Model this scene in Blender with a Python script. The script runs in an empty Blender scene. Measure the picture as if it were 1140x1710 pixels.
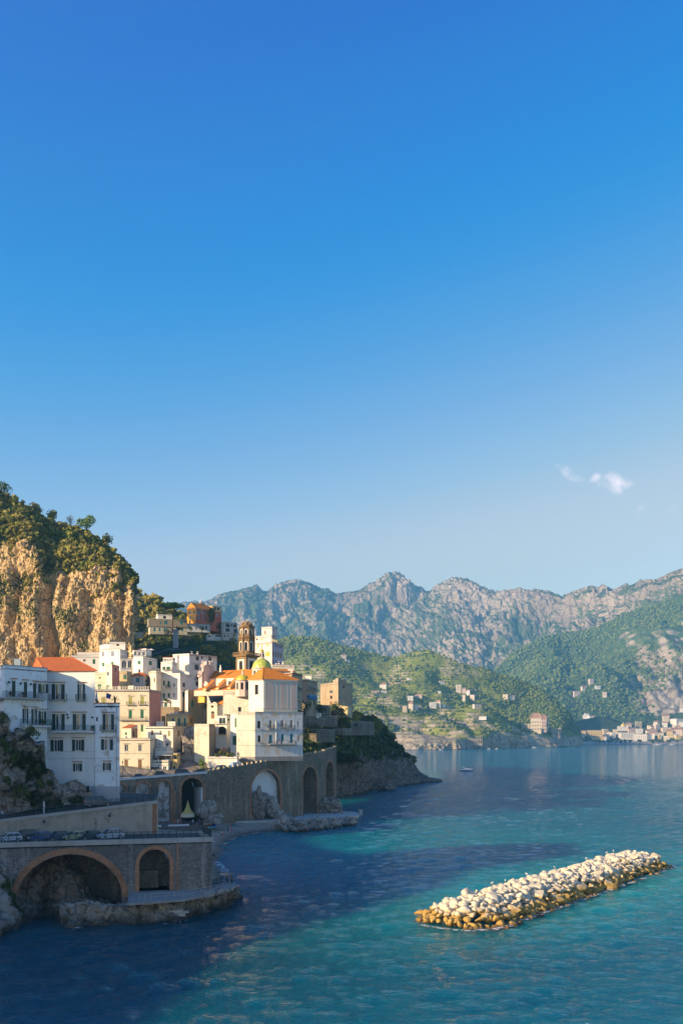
import bpy, math, random
import numpy as np
from mathutils import Vector

S = bpy.context.scene
C = S.collection
R = math.radians

# ------------------------------------------------------------------ camera
F, H, YH = 1600.0, 28.0, 1228.0          # focal length in photo pixels, eye height (m), eye-level row
cd = bpy.data.cameras.new('camera')
cam = bpy.data.objects.new('camera', cd)
C.objects.link(cam)
cam.location = (0, 0, H)
cam.rotation_euler = (R(90), 0, 0)
cd.sensor_fit = 'HORIZONTAL'
cd.sensor_width = 36
cd.lens = 36 * F / 1140
cd.shift_y = (YH - 855) / 1140
cd.clip_start = 1
cd.clip_end = 60000
S.camera = cam

# ------------------------------------------------------------------ light
SUN_A, SUN_E = R(33), R(18)              # the sun stands left of and behind the viewpoint
to_sun = Vector((-math.cos(SUN_A) * math.cos(SUN_E), -math.sin(SUN_A) * math.cos(SUN_E), math.sin(SUN_E)))
sl = bpy.data.lights.new('sun', 'SUN')
sl.energy = 5.0
sl.angle = R(0.55)
sl.color = (1.0, 0.735, 0.41)
so = bpy.data.objects.new('sun', sl)
C.objects.link(so)
so.rotation_euler = (-to_sun).to_track_quat('-Z', 'Y').to_euler()

SKY_CURVES = [[(0, 0), (0.0889, 0.0005), (0.1036, 0.0005), (0.1235, 0.0005), (0.1461, 0.0254), (0.1812, 0.0941), (0.227, 0.1976), (0.2921, 0.3518), (0.412, 0.46), (1, 1.25)], [(0, 0), (0.1592, 0.0693), (0.181, 0.0945), (0.214, 0.1287), (0.2514, 0.1663), (0.307, 0.2241), (0.3744, 0.3047), (0.4642, 0.3941), (0.584, 0.49), (1, 1.2)], [(0, 0), (0.2792, 0.3091), (0.3151, 0.3389), (0.3632, 0.3744), (0.4139, 0.3915), (0.4826, 0.4112), (0.5544, 0.4281), (0.6282, 0.4257), (0.748, 0.486), (1, 1.15)]]
W = bpy.data.worlds.new('World')
S.world = W
W.use_nodes = True
nt = W.node_tree
bg = nt.nodes['Background']
sky = nt.nodes.new('ShaderNodeTexSky')
sky.sky_type = 'NISHITA'
sky.sun_disc = False
sky.sun_elevation = SUN_E
sky.sun_rotation = math.atan2(to_sun.x, to_sun.y)
sky.altitude = 0
sky.air_density = 1.0
sky.dust_density = 0.35
sky.ozone_density = 2.0
# overall grade of the sky colour (a deep polarised blue), the same law in every direction
k0 = nt.nodes.new('ShaderNodeVectorMath'); k0.operation = 'SCALE'; k0.inputs['Scale'].default_value = 0.125
nt.links.new(sky.outputs[0], k0.inputs[0])
crv = nt.nodes.new('ShaderNodeRGBCurve')
for ch, pts in enumerate(SKY_CURVES):
    c_ = crv.mapping.curves[ch]
    c_.points[0].location = pts[0]; c_.points[1].location = pts[-1]
    for p_ in pts[1:-1]: c_.points.new(*p_)
crv.mapping.use_clip = False
crv.mapping.update()
nt.links.new(k0.outputs[0], crv.inputs['Color'])
hsv = nt.nodes.new('ShaderNodeVectorMath'); hsv.operation = 'SCALE'; hsv.inputs['Scale'].default_value = 8.0
nt.links.new(crv.outputs[0], hsv.inputs[0])
# small thin cloud high over the bay: a wisp in the sky dome's own direction space
tc = nt.nodes.new('ShaderNodeTexCoord')
def wmath(op, a, b=None, c=None):
    n = nt.nodes.new('ShaderNodeMath'); n.operation = op
    for i, v in enumerate((a, b, c)):
        if v is None: continue
        if isinstance(v, (int, float)): n.inputs[i].default_value = v
        else: nt.links.new(v, n.inputs[i])
    return n.outputs[0]
sx = nt.nodes.new('ShaderNodeSeparateXYZ'); nt.links.new(tc.outputs['Generated'], sx.inputs[0])
az = wmath('DIVIDE', sx.outputs[0], wmath('MAXIMUM', sx.outputs[1], 0.05))
el = wmath('DIVIDE', sx.outputs[2], wmath('MAXIMUM', sx.outputs[1], 0.05))
cn = nt.nodes.new('ShaderNodeTexNoise'); cn.inputs['Scale'].default_value = 60
cn.inputs['Detail'].default_value = 7; cn.inputs['Roughness'].default_value = 0.62
nt.links.new(tc.outputs['Generated'], cn.inputs['Vector'])
cn2 = nt.nodes.new('ShaderNodeTexNoise'); cn2.inputs['Scale'].default_value = 28
nt.links.new(tc.outputs['Generated'], cn2.inputs['Vector'])
wob = wmath('MULTIPLY', wmath('SUBTRACT', cn2.outputs[0], 0.5), 0.06)
cloud = None
for (cx, cy, rx, ry, k) in ((1022, 803, 26, 11, 1.0), (1026, 815, 9, 10, .8), (990, 794, 16, 7, .8), (950, 791, 9, 8, .95), (1066, 850, 9, 14, .42), (1112, 843, 12, 8, .25)):
    dx = wmath('DIVIDE', wmath('ADD', wmath('SUBTRACT', az, (cx - 570) / F), wob), rx / F)
    dy = wmath('DIVIDE', wmath('SUBTRACT', wmath('SUBTRACT', el, (YH - cy) / F), wmath('MULTIPLY', wob, .6)), ry / F)
    r2 = wmath('ADD', wmath('MULTIPLY', dx, dx), wmath('MULTIPLY', dy, dy))
    m = wmath('MULTIPLY', wmath('EXPONENT', wmath('MULTIPLY', r2, -0.9)), k)
    cloud = m if cloud is None else wmath('MAXIMUM', cloud, m)
cmask = nt.nodes.new('ShaderNodeMapRange')
nt.links.new(wmath('MULTIPLY', cloud, wmath('ADD', wmath('MULTIPLY', cn.outputs[0], 3.2), -1.0)), cmask.inputs[0])
cmask.inputs[1].default_value = 0.12; cmask.inputs[2].default_value = 0.9; cmask.inputs[4].default_value = 0.62
cm = nt.nodes.new('ShaderNodeMix'); cm.data_type = 'RGBA'
nt.links.new(cmask.outputs[0], cm.inputs[0])
nt.links.new(hsv.outputs[0], cm.inputs[6])
cm.inputs[7].default_value = (7.2, 5.9, 6.0, 1)
nt.links.new(cm.outputs[2], bg.inputs['Color'])
bg.inputs['Strength'].default_value = 0.125

S.view_settings.view_transform = 'Standard'
S.view_settings.look = 'None'
S.view_settings.exposure = 0.92
S.view_settings.gamma = 1
S.view_settings.use_curve_mapping = False
S.render.engine = 'CYCLES'
S.cycles.max_bounces = 6
S.cycles.volume_bounces = 1
S.cycles.use_denoising = True

# ------------------------------------------------------------------ helpers
def XA(px, Y): return (px - 570) / F * Y
def ZA(py, Y): return H - (py - YH) / F * Y
def P(px, py, Y): return Vector((XA(px, Y), Y, ZA(py, Y)))
def G(px, py, z=0.0):
    Y = (H - z) * F / (py - YH)
    return Vector((XA(px, Y), Y, z))
VW = {'0': (0, 0, 1), 'A': (110, 1060, 7.125), 'B': (240, 1070, 7.125), 'C': (190, 1150, 7.6), 'D': (300, 1150, 8.143),
      'E': (380, 1100, 8.143), 'F': (380, 1030, 8.143), 'G': (220, 980, 5.7), 'H': (490, 1100, 6.706),
      'I': (200, 1270, 7.125), 'J': (340, 1330, 4.071), 'K': (0, 1100, 10.364), 'L': (70, 1100, 7.125), 'M': (0, 1330, 5.43)}
def vx(v, x): return VW[v][0] + x / VW[v][2]
def vy(v, y): return VW[v][1] + y / VW[v][2]

def _h(ix, iy, iz, seed):
    n = (ix.astype(np.uint32) * np.uint32(374761393) + iy.astype(np.uint32) * np.uint32(668265263)
         + iz.astype(np.uint32) * np.uint32(2147483647) + np.uint32(seed * 974634777 & 0xffffffff))
    n = (n ^ (n >> np.uint32(13))) * np.uint32(1274126177)
    n = n ^ (n >> np.uint32(16))
    return (n & np.uint32(0xffff)).astype(np.float64) / 65535.0
def vnoise(p, seed=0):
    i = np.floor(p).astype(np.int64); f = p - i; f = f * f * (3 - 2 * f)
    r = 0
    for dx in (0, 1):
        for dy in (0, 1):
            for dz in (0, 1):
                w = (f[:, 0] if dx else 1 - f[:, 0]) * (f[:, 1] if dy else 1 - f[:, 1]) * (f[:, 2] if dz else 1 - f[:, 2])
                r = r + w * _h(i[:, 0] + dx, i[:, 1] + dy, i[:, 2] + dz, seed)
    return r
def fbm(p, o=4, seed=0, g=0.5):
    a, s, r = 1.0, 0.0, 0.0
    for k in range(o):
        r = r + a * vnoise(p * 2.03 ** k + k * 17.3, seed + k); s += a; a *= g
    return r / s
def ridged(p, o=4, seed=0, g=0.5):
    a, s, r = 1.0, 0.0, 0.0
    for k in range(o):
        r = r + a * (1 - np.abs(2 * vnoise(p * 2.03 ** k + k * 9.1, seed + k) - 1)); s += a; a *= g
    return r / s
def sstep(a, b, x):
    t = np.clip((x - a) / (b - a), 0, 1); return t * t * (3 - 2 * t)

def mesh_np(name, V, Q, mat=None, attrs=None, smooth=True):
    V = np.asarray(V, np.float32); Q = np.asarray(Q, np.int32)
    me = bpy.data.meshes.new(name)
    me.vertices.add(len(V)); me.vertices.foreach_set('co', V.ravel())
    k = Q.shape[1]
    me.loops.add(Q.size); me.loops.foreach_set('vertex_index', Q.ravel())
    me.polygons.add(len(Q)); me.polygons.foreach_set('loop_start', np.arange(0, Q.size, k, dtype=np.int32))
    me.polygons.foreach_set('loop_total', np.full(len(Q), k, np.int32))
    if smooth: me.polygons.foreach_set('use_smooth', np.ones(len(Q), bool))
    me.update(calc_edges=True); me.validate()
    for n, a in (attrs or {}).items():
        at = me.attributes.new(n, 'FLOAT', 'POINT'); at.data.foreach_set('value', np.asarray(a, np.float32))
    if mat: me.materials.append(mat)
    return me
def link(name, me, parent=None):
    o = bpy.data.objects.new(name, me); C.objects.link(o)
    if parent: o.parent = parent
    return o
def tag(o, label=None, cat=None, group=None, kind=None):
    if label: o['label'] = label
    if cat: o['category'] = cat
    if group: o['group'] = group
    if kind: o['kind'] = kind
    return o
def empty(name, label, cat, loc=(0, 0, 0), group=None):
    o = bpy.data.objects.new(name, None); C.objects.link(o); o.location = loc; o.empty_display_size = .5
    return tag(o, label, cat, group)

class MB:
    """collects faces into one mesh; each face carries a material slot"""
    def __init__(s): s.v = []; s.f = []; s.m = []; s.o = Vector((0, 0, 0))
    def face(s, pts, m=0):
        b = len(s.v); s.v += [tuple(p) for p in pts]; s.f.append(tuple(range(b, b + len(pts)))); s.m.append(m)
    def prism(s, plan, z0, z1, m=0, top=True, bottom=True):
        n = len(plan); b = len(s.v)
        z0s = z0 if hasattr(z0, '__len__') else [z0] * n; z1s = z1 if hasattr(z1, '__len__') else [z1] * n
        s.v += [(p[0], p[1], z0s[i]) for i, p in enumerate(plan)] + [(p[0], p[1], z1s[i]) for i, p in enumerate(plan)]
        for i in range(n):
            j = (i + 1) % n; s.f.append((b + i, b + j, b + n + j, b + n + i)); s.m.append(m)
        if top: s.f.append(tuple(b + n + i for i in range(n))); s.m.append(m)
        if bottom: s.f.append(tuple(b + n - 1 - i for i in range(n))); s.m.append(m)
    def box(s, c, size, rz=0, m=0):
        """box by centre of its base, size, turn"""
        cx, cy, cz = c; a, b_, h = size[0] / 2, size[1] / 2, size[2]
        co, si = math.cos(rz), math.sin(rz)
        s.prism([(cx + x * co - y * si, cy + x * si + y * co) for x, y in ((-a, -b_), (a, -b_), (a, b_), (-a, b_))], cz, cz + h, m)
    def tube(s, p0, p1, r0, r1=None, n=6, m=0, cap=True):
        r1 = r0 if r1 is None else r1
        p0 = Vector(p0); p1 = Vector(p1); d = (p1 - p0).normalized()
        a = d.orthogonal().normalized(); c = d.cross(a); b = len(s.v)
        for p, r in ((p0, r0), (p1, r1)):
            for k in range(n):
                t = 2 * math.pi * k / n; s.v.append(tuple(p + (a * math.cos(t) + c * math.sin(t)) * r))
        for k in range(n):
            j = (k + 1) % n; s.f.append((b + k, b + j, b + n + j, b + n + k)); s.m.append(m)
        if cap:
            s.f.append(tuple(b + n + k for k in range(n))); s.m.append(m)
            s.f.append(tuple(b + n - 1 - k for k in range(n))); s.m.append(m)
    def lathe(s, c, prof, n=16, m=0, a0=0.0, a1=2 * math.pi, sx=1, sy=1, rot=0):
        """prof: (radius, z) list around the vertical through c"""
        full = abs(a1 - a0 - 2 * math.pi) < 1e-6; k = n if full else n + 1; b = len(s.v)
        for r, z in prof:
            for i in range(k):
                t = rot + a0 + (a1 - a0) * i / n; s.v.append((c[0] + r * math.cos(t) * sx, c[1] + r * math.sin(t) * sy, c[2] + z))
        for q in range(len(prof) - 1):
            for i in range(n):
                j = (i + 1) % k; s.f.append((b + q * k + i, b + q * k + j, b + (q + 1) * k + j, b + (q + 1) * k + i)); s.m.append(m)
    def build(s, name, mats=None, parent=None, smooth=False):
        me = bpy.data.meshes.new(name); me.from_pydata(s.v, [], s.f)
        mats = mats if isinstance(mats, (list, tuple)) else [mats]
        for x in mats: me.materials.append(x)
        if len(mats) > 1: me.polygons.foreach_set('material_index', s.m)
        if smooth: me.polygons.foreach_set('use_smooth', [True] * len(s.f))
        me.update()
        return link(name, me, parent)

# ------------------------------------------------------------------ materials
class NT:
    def __init__(s, name):
        s.mat = bpy.data.materials.new(name); s.mat.use_nodes = True; s.t = s.mat.node_tree
        s.b = s.t.nodes['Principled BSDF']; s.out = s.t.nodes['Material Output']
        s.geo = None
    def n(s, typ, **kw):
        nd = s.t.nodes.new(typ)
        for k, v in kw.items(): setattr(nd, k, v)
        return nd
    def set(s, nd, i, v):
        if v is None: return
        if hasattr(v, 'is_linked') or hasattr(v, 'links'): s.t.links.new(v, nd.inputs[i])
        else: nd.inputs[i].default_value = v
    def pos(s):
        if s.geo is None: s.geo = s.n('ShaderNodeNewGeometry')
        return s.geo.outputs['Position']
    def map(s, scale=(1, 1, 1), rot=(0, 0, 0), vec=None):
        m = s.n('ShaderNodeMapping'); s.t.links.new(vec or s.pos(), m.inputs[0])
        m.inputs['Scale'].default_value = scale; m.inputs['Rotation'].default_value = rot
        return m.outputs[0]
    def noise(s, scale, detail=4, rough=.55, vec=None, dist=0):
        n = s.n('ShaderNodeTexNoise'); s.t.links.new(vec or s.pos(), n.inputs['Vector'])
        n.inputs['Scale'].default_value = scale; n.inputs['Detail'].default_value = detail
        n.inputs['Roughness'].default_value = rough; n.inputs['Distortion'].default_value = dist
        return n.outputs[0]
    def vor(s, scale, vec=None, feat='F1', out='Distance'):
        n = s.n('ShaderNodeTexVoronoi', feature=feat); s.t.links.new(vec or s.pos(), n.inputs['Vector'])
        n.inputs['Scale'].default_value = scale
        return n.outputs[out]
    def attr(s, name):
        n = s.n('ShaderNodeAttribute', attribute_name=name); return n.outputs['Fac']
    def math(s, op, a, b=0.0, c=None):
        n = s.n('ShaderNodeMath', operation=op); s.set(n, 0, a); s.set(n, 1, b); s.set(n, 2, c); return n.outputs[0]
    def rng(s, x, a, b, lo=0.0, hi=1.0):
        n = s.n('ShaderNodeMapRange'); s.set(n, 0, x)
        for i, v in enumerate((a, b, lo, hi)): n.inputs[i + 1].default_value = v
        return n.outputs[0]
    def mix(s, f, a, b, mode='MIX'):
        n = s.n('ShaderNodeMix', data_type='RGBA', blend_type=mode)
        s.set(n, 0, f)
        for i, v in ((6, a), (7, b)):
            if isinstance(v, tuple): n.inputs[i].default_value = (*v[:3], 1)
            else: s.t.links.new(v, n.inputs[i])
        return n.outputs[2]
    def ramp(s, x, stops):
        n = s.n('ShaderNodeValToRGB'); s.set(n, 0, x); cr = n.color_ramp
        while len(cr.elements) < len(stops): cr.elements.new(.5)
        for e, (p, c) in zip(cr.elements, stops): e.position = p; e.color = (*c, 1)
        return n.outputs[0]
    def bump(s, h, strength=.5, dist=.1):
        n = s.n('ShaderNodeBump'); s.set(n, 'Height', h); n.inputs['Strength'].default_value = strength
        n.inputs['Distance'].default_value = dist
        s.t.links.new(n.outputs[0], s.b.inputs['Normal']); return n
    def fin(s, col=None, rough=.85, metal=0, spec=.3):
        if col is not None:
            if isinstance(col, tuple): s.b.inputs['Base Color'].default_value = (*col[:3], 1)
            else: s.t.links.new(col, s.b.inputs['Base Color'])
        s.set(s.b, 'Roughness', rough); s.b.inputs['Metallic'].default_value = metal
        s.b.inputs['Specular IOR Level'].default_value = spec
        return s.mat
_mc = {}
def plaster(c, dirt=.35, key=None, wear=None):
    k = ('pl', c, dirt, wear)
    if k in _mc: return _mc[k]
    t = NT('plaster')
    big = t.noise(.22, 5, .6)
    streak = t.noise(1.0, 4, .65, t.map((1.3, 1.3, .16)))
    fine = t.noise(2.6, 4, .7)
    dk = tuple(x * y for x, y in zip(c, (.62, .58, .52)))
    col = t.mix(t.rng(big, .35, .7, 0, dirt), c, dk)
    col = t.mix(t.rng(streak, .5, .78, 0, dirt * 1.1), col, tuple(x * .5 for x in c))
    col = t.mix(t.rng(fine, .42, .7, 0, .18), col, tuple(min(1, x * 1.15) for x in c))
    if wear:
        m = t.rng(t.noise(.35, 7, .68), .53, .60)
        col = t.mix(m, col, wear)
        m2 = t.rng(t.noise(.9, 6, .7, t.map((1, 1, .5))), .6, .66, 0, .8)
        col = t.mix(m2, col, tuple(x * .45 for x in c))
    t.bump(t.math('ADD', fine, t.math('MULTIPLY', streak, .5)), .35, .05)
    _mc[k] = t.fin(col, .9, spec=.2); return _mc[k]
def flat(name, c, rough=.6, metal=0, spec=.4, var=.15, scale=3):
    k = (name, c)
    if k in _mc: return _mc[k]
    t = NT(name)
    col = t.mix(t.rng(t.noise(scale, 4), .3, .7, 0, 1), tuple(x * (1 - var) for x in c), tuple(min(1, x * (1 + var)) for x in c))
    _mc[k] = t.fin(col, rough, metal, spec); return _mc[k]
def masonry(name, c1, c2, mortar, size=.45, flatk=1.6, bump=.6):
    t = NT(name)
    v = t.map((1 / size, 1 / size, flatk / size))
    d = t.vor(1, v, 'DISTANCE_TO_EDGE'); cell = t.n('ShaderNodeTexVoronoi'); t.t.links.new(v, cell.inputs['Vector']); cell.inputs['Scale'].default_value = 1
    sep = t.n('ShaderNodeSeparateColor'); t.t.links.new(cell.outputs['Color'], sep.inputs[0])
    col = t.mix(sep.outputs[0], c1, c2)
    col = t.mix(t.rng(sep.outputs[1], .75, 1, 0, .7), col, tuple(x * .45 for x in c1))
    col = t.mix(t.rng(d, .02, .09, 1, 0), col, mortar)
    big = t.noise(.12, 5, .6); st = t.noise(.7, 4, .6, t.map((1, 1, .12)))
    col = t.mix(t.rng(big, .4, .65, 0, .55), col, tuple(x * .5 for x in c1))
    col = t.mix(t.rng(st, .55, .75, 0, .55), col, tuple(min(1, x * 1.7) for x in c2))
    t.bump(t.math('ADD', t.rng(d, 0, .15), t.math('MULTIPLY', sep.outputs[2], .6)), bump, .12)
    return t.fin(col, .92, spec=.15)
def brickmat(name, c1, c2, mortar, sc=3.2):
    t = NT(name)
    b = t.vor(sc, t.map((1, 1, 2.2)), 'F1', 'Color'); sep = t.n('ShaderNodeSeparateColor'); t.t.links.new(b, sep.inputs[0])
    col = t.mix(sep.outputs[0], c1, c2)
    col = t.mix(t.rng(t.vor(sc, t.map((1, 1, 2.2)), 'DISTANCE_TO_EDGE'), .02, .1, .8, 0), col, mortar)
    col = t.mix(t.rng(t.noise(.4, 5), .45, .7, 0, .6), col, tuple(x * .5 for x in c1))
    t.bump(t.noise(5, 3), .5, .05)
    return t.fin(col, .9, spec=.2)
def glassy(c=(.03, .045, .06), rough=.08):
    k = ('gl', c)
    if k not in _mc:
        t = NT('window_glass'); col = t.mix(t.noise(.7, 2), tuple(x * .6 for x in c), tuple(x * 1.6 for x in c)); _mc[k] = t.fin(col, rough, 0, .6)
    return _mc[k]
def tiles(c, c2):
    k = ('tl', c)
    if k in _mc: return _mc[k]
    t = NT('roof_tiles')
    w = t.n('ShaderNodeTexWave', wave_type='BANDS', bands_direction='X'); t.t.links.new(t.map((1, .4, .0)), w.inputs['Vector']); w.inputs['Scale'].default_value = 1.4
    w.inputs['Distortion'].default_value = .6
    col = t.mix(t.rng(t.noise(2.2, 5, .7), .35, .65), c, c2)
    col = t.mix(t.rng(t.noise(.35, 4), .5, .75, 0, .5), col, tuple(x * .55 for x in c))
    col = t.mix(t.rng(t.vor(3), .25, .6, 0, .25), col, tuple(x * .6 for x in c))
    t.bump(w.outputs[0], .5, .08)
    _mc[k] = t.fin(col, .85, spec=.2); return _mc[k]
# ------------------------------------------------------------------ terrain
def terrain_mat(name, rock, rock2, veg, veg2, scale=1.0, streak=True, bump=.6, bd=1.0, cav=None):
    t = NT(name)
    n1 = t.noise(.05 * scale, 6, .6); n2 = t.noise(.35 * scale, 5, .65)
    st = t.noise(.22 * scale, 5, .65, t.map((1.6, 1.6, .22))) if streak else n2
    rc = t.mix(t.rng(n1, .35, .65), rock, rock2)
    rc = t.mix(t.rng(st, .5, .72, 0, .6), rc, tuple(x * .55 for x in rock))
    rc = t.mix(t.rng(n2, .5, .75, 0, .5), rc, tuple(min(1, x * 1.3) for x in rock2))
    ck = t.vor(.30 * scale, t.map((1, 1, .6) if streak else (1, 1, 1), (.2, .35, 0)), 'DISTANCE_TO_EDGE')
    rc = t.mix(t.rng(t.math('ADD', ck, t.math('MULTIPLY', t.math('SUBTRACT', n2, .5), .25)), .0, .09, .75, 0), rc, tuple(x * .38 for x in rock))  # cracks darkened in the colour, adding relief contrast where rock lies in shadow
    rc = t.mix(t.rng(t.noise(.7 * scale, 5, .7, t.map((1, 1, 1.8), (.5, .2, 0))), .52, .68, 0, .65), rc, tuple(min(1, x * 1.45) for x in rock2))
    if cav: rc = t.mix(t.rng(t.vor(.5 * scale, t.map((1, 1, .7))), .1, .3, .6, 0), rc, cav)  # shade of small cavities painted as dark spots
    vc = t.mix(t.rng(t.noise(.5 * scale, 5, .7), .35, .65), veg, veg2)
    vc = t.mix(t.rng(t.noise(.09 * scale, 4), .4, .62, 0, .6), vc, tuple(x * .6 for x in veg))
    m = t.math('ADD', t.attr('veg'), t.math('MULTIPLY', t.math('SUBTRACT', n2, .5), .5))
    col = t.mix(t.rng(m, .42, .58), rc, vc)
    zz = t.n('ShaderNodeSeparateXYZ'); t.t.links.new(t.pos(), zz.inputs[0])          # wet stone at the water line
    col = t.mix(t.rng(t.math('ADD', zz.outputs[2], t.math('MULTIPLY', n2, 1.2)), .9, 1.9, .8, 0), col, (.05, .04, .028))
    t.bump(t.math('ADD', t.math('ADD', st, t.math('MULTIPLY', t.rng(ck, 0, .12), .5)), t.math('MULTIPLY', t.noise(1.2 * scale, 5, .75), 1.0)), bump, bd)
    return t.fin(col, .95, spec=.1)

def resample(CP, nu, nv):
    """CP (rows, cols, 3) -> (sum nv + 1, nu, 3)"""
    CP = np.array(CP, float); r, c, _ = CP.shape
    cu = np.linspace(0, c - 1, nu); i = np.minimum(cu.astype(int), c - 2); f = (cu - i)[None, :, None]
    A = CP[:, i] * (1 - f) + CP[:, i + 1] * f
    out = []
    for k in range(r - 1):
        m = nv[k] if hasattr(nv, '__len__') else nv
        for q in range(m): out.append(A[k] * (1 - q / m) + A[k + 1] * (q / m))
    out.append(A[-1]); return np.array(out)
def pxrows(cols, rows):
    """rows: (py table, Y table); tables are [(px, value)] or a number -> control grid"""
    CP = []
    for pt, yt in rows:
        f = lambda t: np.full(len(cols), float(t)) if isinstance(t, (int, float)) else np.interp(cols, [a for a, b in t], [b for a, b in t])
        py, Y = f(pt), f(yt)
        CP.append(np.stack([(np.array(cols) - 570) / F * Y, Y, H - (py - YH) / F * Y], -1))
    return CP
def normals(G_):
    du = np.gradient(G_, axis=1); dv = np.gradient(G_, axis=0)
    n = np.cross(du, dv); n /= np.linalg.norm(n, axis=2, keepdims=True) + 1e-9
    return n
def grid_quads(m, n):
    a = np.arange(m * n).reshape(m, n)
    return np.stack([a[:-1, :-1], a[:-1, 1:], a[1:, 1:], a[1:, :-1]], -1).reshape(-1, 4)
def smooth_grid(G_, it=1):
    for _ in range(it):
        Q = G_.copy(); Q[1:-1, 1:-1] = (G_[1:-1, 1:-1] * 2 + G_[:-2, 1:-1] + G_[2:, 1:-1] + G_[1:-1, :-2] + G_[1:-1, 2:]) / 6
        G_ = Q
    return G_
def terrain(name, Gd, mat, disp=None, veg=None, smooth=True, kind='structure', parent=None):
    """displace a point grid along its normals and link it; returns (object, grid, normals)"""
    m, n, _ = Gd.shape
    if disp is not None:
        N = normals(Gd); d = disp(Gd.reshape(-1, 3)).reshape(m, n)
        Gd = Gd + N * d[..., None]
    N = normals(Gd)
    va = veg(Gd.reshape(-1, 3), N.reshape(-1, 3)) if veg else np.zeros(m * n)
    me = mesh_np(name, Gd.reshape(-1, 3), grid_quads(m, n), mat, {'veg': va}, smooth)
    o = link(name, me, parent)
    if kind: o['kind'] = kind
    return o, Gd, N

def crown_arrays(rng, rx, ry, rz, blobs, leaves, leaf, solid=.35):
    """leaf-sized quads over a few unequal lumps plus dark inner lumps -> verts, quads, tint"""
    V = []; T = []
    for b in range(blobs):
        if blobs == 1: c = np.zeros(3); s = 1.0
        else:
            d = rng.normal(size=3); d /= np.linalg.norm(d); c = d * rng.uniform(.25, .68) * np.array([rx, ry, rz]); s = rng.uniform(.38, .62)
        t0 = rng.uniform(.25, .75)
        k = max(6, int(leaves / blobs))
        d = rng.normal(size=(k, 3)); d /= np.linalg.norm(d, axis=1, keepdims=True)
        r = rng.uniform(.75, 1.06, (k, 1))
        p = c + d * r * np.array([rx, ry, rz]) * s
        a = np.cross(d + rng.normal(size=(k, 3)) * .55, rng.normal(size=(k, 3))); a /= np.linalg.norm(a, axis=1, keepdims=True) + 1e-9
        nn = d + rng.normal(size=(k, 3)) * .5
        b_ = np.cross(nn, a); b_ /= np.linalg.norm(b_, axis=1, keepdims=True) + 1e-9
        L = leaf * rng.uniform(.6, 1.3, (k, 1))
        q = np.stack([p - a * L - b_ * L * .6, p + a * L - b_ * L * .5, p + a * L * .8 + b_ * L * .6, p - a * L * .9 + b_ * L * .5], 1)
        V.append(q.reshape(-1, 3)); T.append(np.repeat(np.clip(t0 + rng.normal(size=k) * .18, 0, 1), 4))
    V = np.concatenate(V); T = np.concatenate(T)
    return V, np.arange(len(V)).reshape(-1, 4), T
def join_arrays(L):
    V = []; Q = []; T = []; b = 0
    for v, q, t in L: V.append(v); Q.append(q + b); T.append(t); b += len(v)
    return np.concatenate(V), np.concatenate(Q), np.concatenate(T)
def leafmat(name, stops, rough=.75):
    t = NT(name)
    c = t.ramp(t.attr('tint'), stops)
    c = t.mix(t.rng(t.noise(.08, 3), .4, .65, 0, .5), c, tuple(x * 1.35 for x in stops[-1][1]))
    t.fin(c, rough, spec=.15)
    t.b.inputs['Subsurface Weight'].default_value = 0
    return t.mat
M_leaf = leafmat('leaves_mixed', [(0, (.035, .055, .012)), (.35, (.085, .12, .018)), (.7, (.17, .185, .028)), (1, (.32, .24, .06))])
M_leafd = leafmat('leaves_dark', [(0, (.025, .045, .015)), (.5, (.055, .085, .024)), (1, (.11, .135, .035))])
M_pine = leafmat('pine_needles', [(0, (.03, .06, .010)), (.5, (.08, .14, .018)), (1, (.16, .24, .03))])
M_far = leafmat('distant_leaves', [(0, (.045, .080, .018)), (.5, (.085, .125, .026)), (1, (.16, .175, .040))])
M_bark = flat('bark', (.11, .075, .05), .9, var=.3)
LOW = {}
def ico():
    t = (1 + 5 ** .5) / 2
    v = np.array([(-1, t, 0), (1, t, 0), (-1, -t, 0), (1, -t, 0), (0, -1, t), (0, 1, t), (0, -1, -t), (0, 1, -t), (t, 0, -1), (t, 0, 1), (-t, 0, -1), (-t, 0, 1)], float)
    v /= np.linalg.norm(v[0])
    f = np.array([(0, 11, 5), (0, 5, 1), (0, 1, 7), (0, 7, 10), (0, 10, 11), (1, 5, 9), (5, 11, 4), (11, 10, 2), (10, 7, 6), (7, 1, 8), (3, 9, 4), (3, 4, 2), (3, 2, 6), (3, 6, 8), (3, 8, 9), (4, 9, 5), (2, 4, 11), (6, 2, 10), (8, 6, 7), (9, 8, 1)])
    return v, f
def icosub(n):
    v, f = ico()
    for _ in range(n):
        d = {}; vl = list(map(tuple, v)); nf = []
        def mid(a, b):
            k = (min(a, b), max(a, b))
            if k not in d:
                p = (np.array(vl[a]) + np.array(vl[b])); p /= np.linalg.norm(p); vl.append(tuple(p)); d[k] = len(vl) - 1
            return d[k]
        for a, b, c in f:
            x, y, z = mid(a, b), mid(b, c), mid(c, a); nf += [(a, x, z), (b, y, x), (c, z, y), (x, y, z)]
        v = np.array(vl); f = np.array(nf)
    return v, f
def clumps(name, pts, radii, mat, seed=1, flat_=.8, kind='stuff', sub=0):
    """many lumpy low crowns as one mesh (a far wood nobody could count)"""
    rng = np.random.default_rng(seed); v, f = icosub(sub); n = len(pts); k = len(v)
    V = v[None] * radii[:, None, None] * rng.uniform(.72, 1.25, (n, k, 1)) * np.array([1, 1, flat_]) + pts[:, None, :]
    Q = f[None] + (np.arange(n) * k)[:, None, None]
    T = np.repeat(np.clip(rng.normal(.5, .22, n), 0, 1), k)
    o = link(name, mesh_np(name, V.reshape(-1, 3), Q.reshape(-1, 3), mat, {'tint': T}, False)); o['kind'] = kind
    return o

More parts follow.
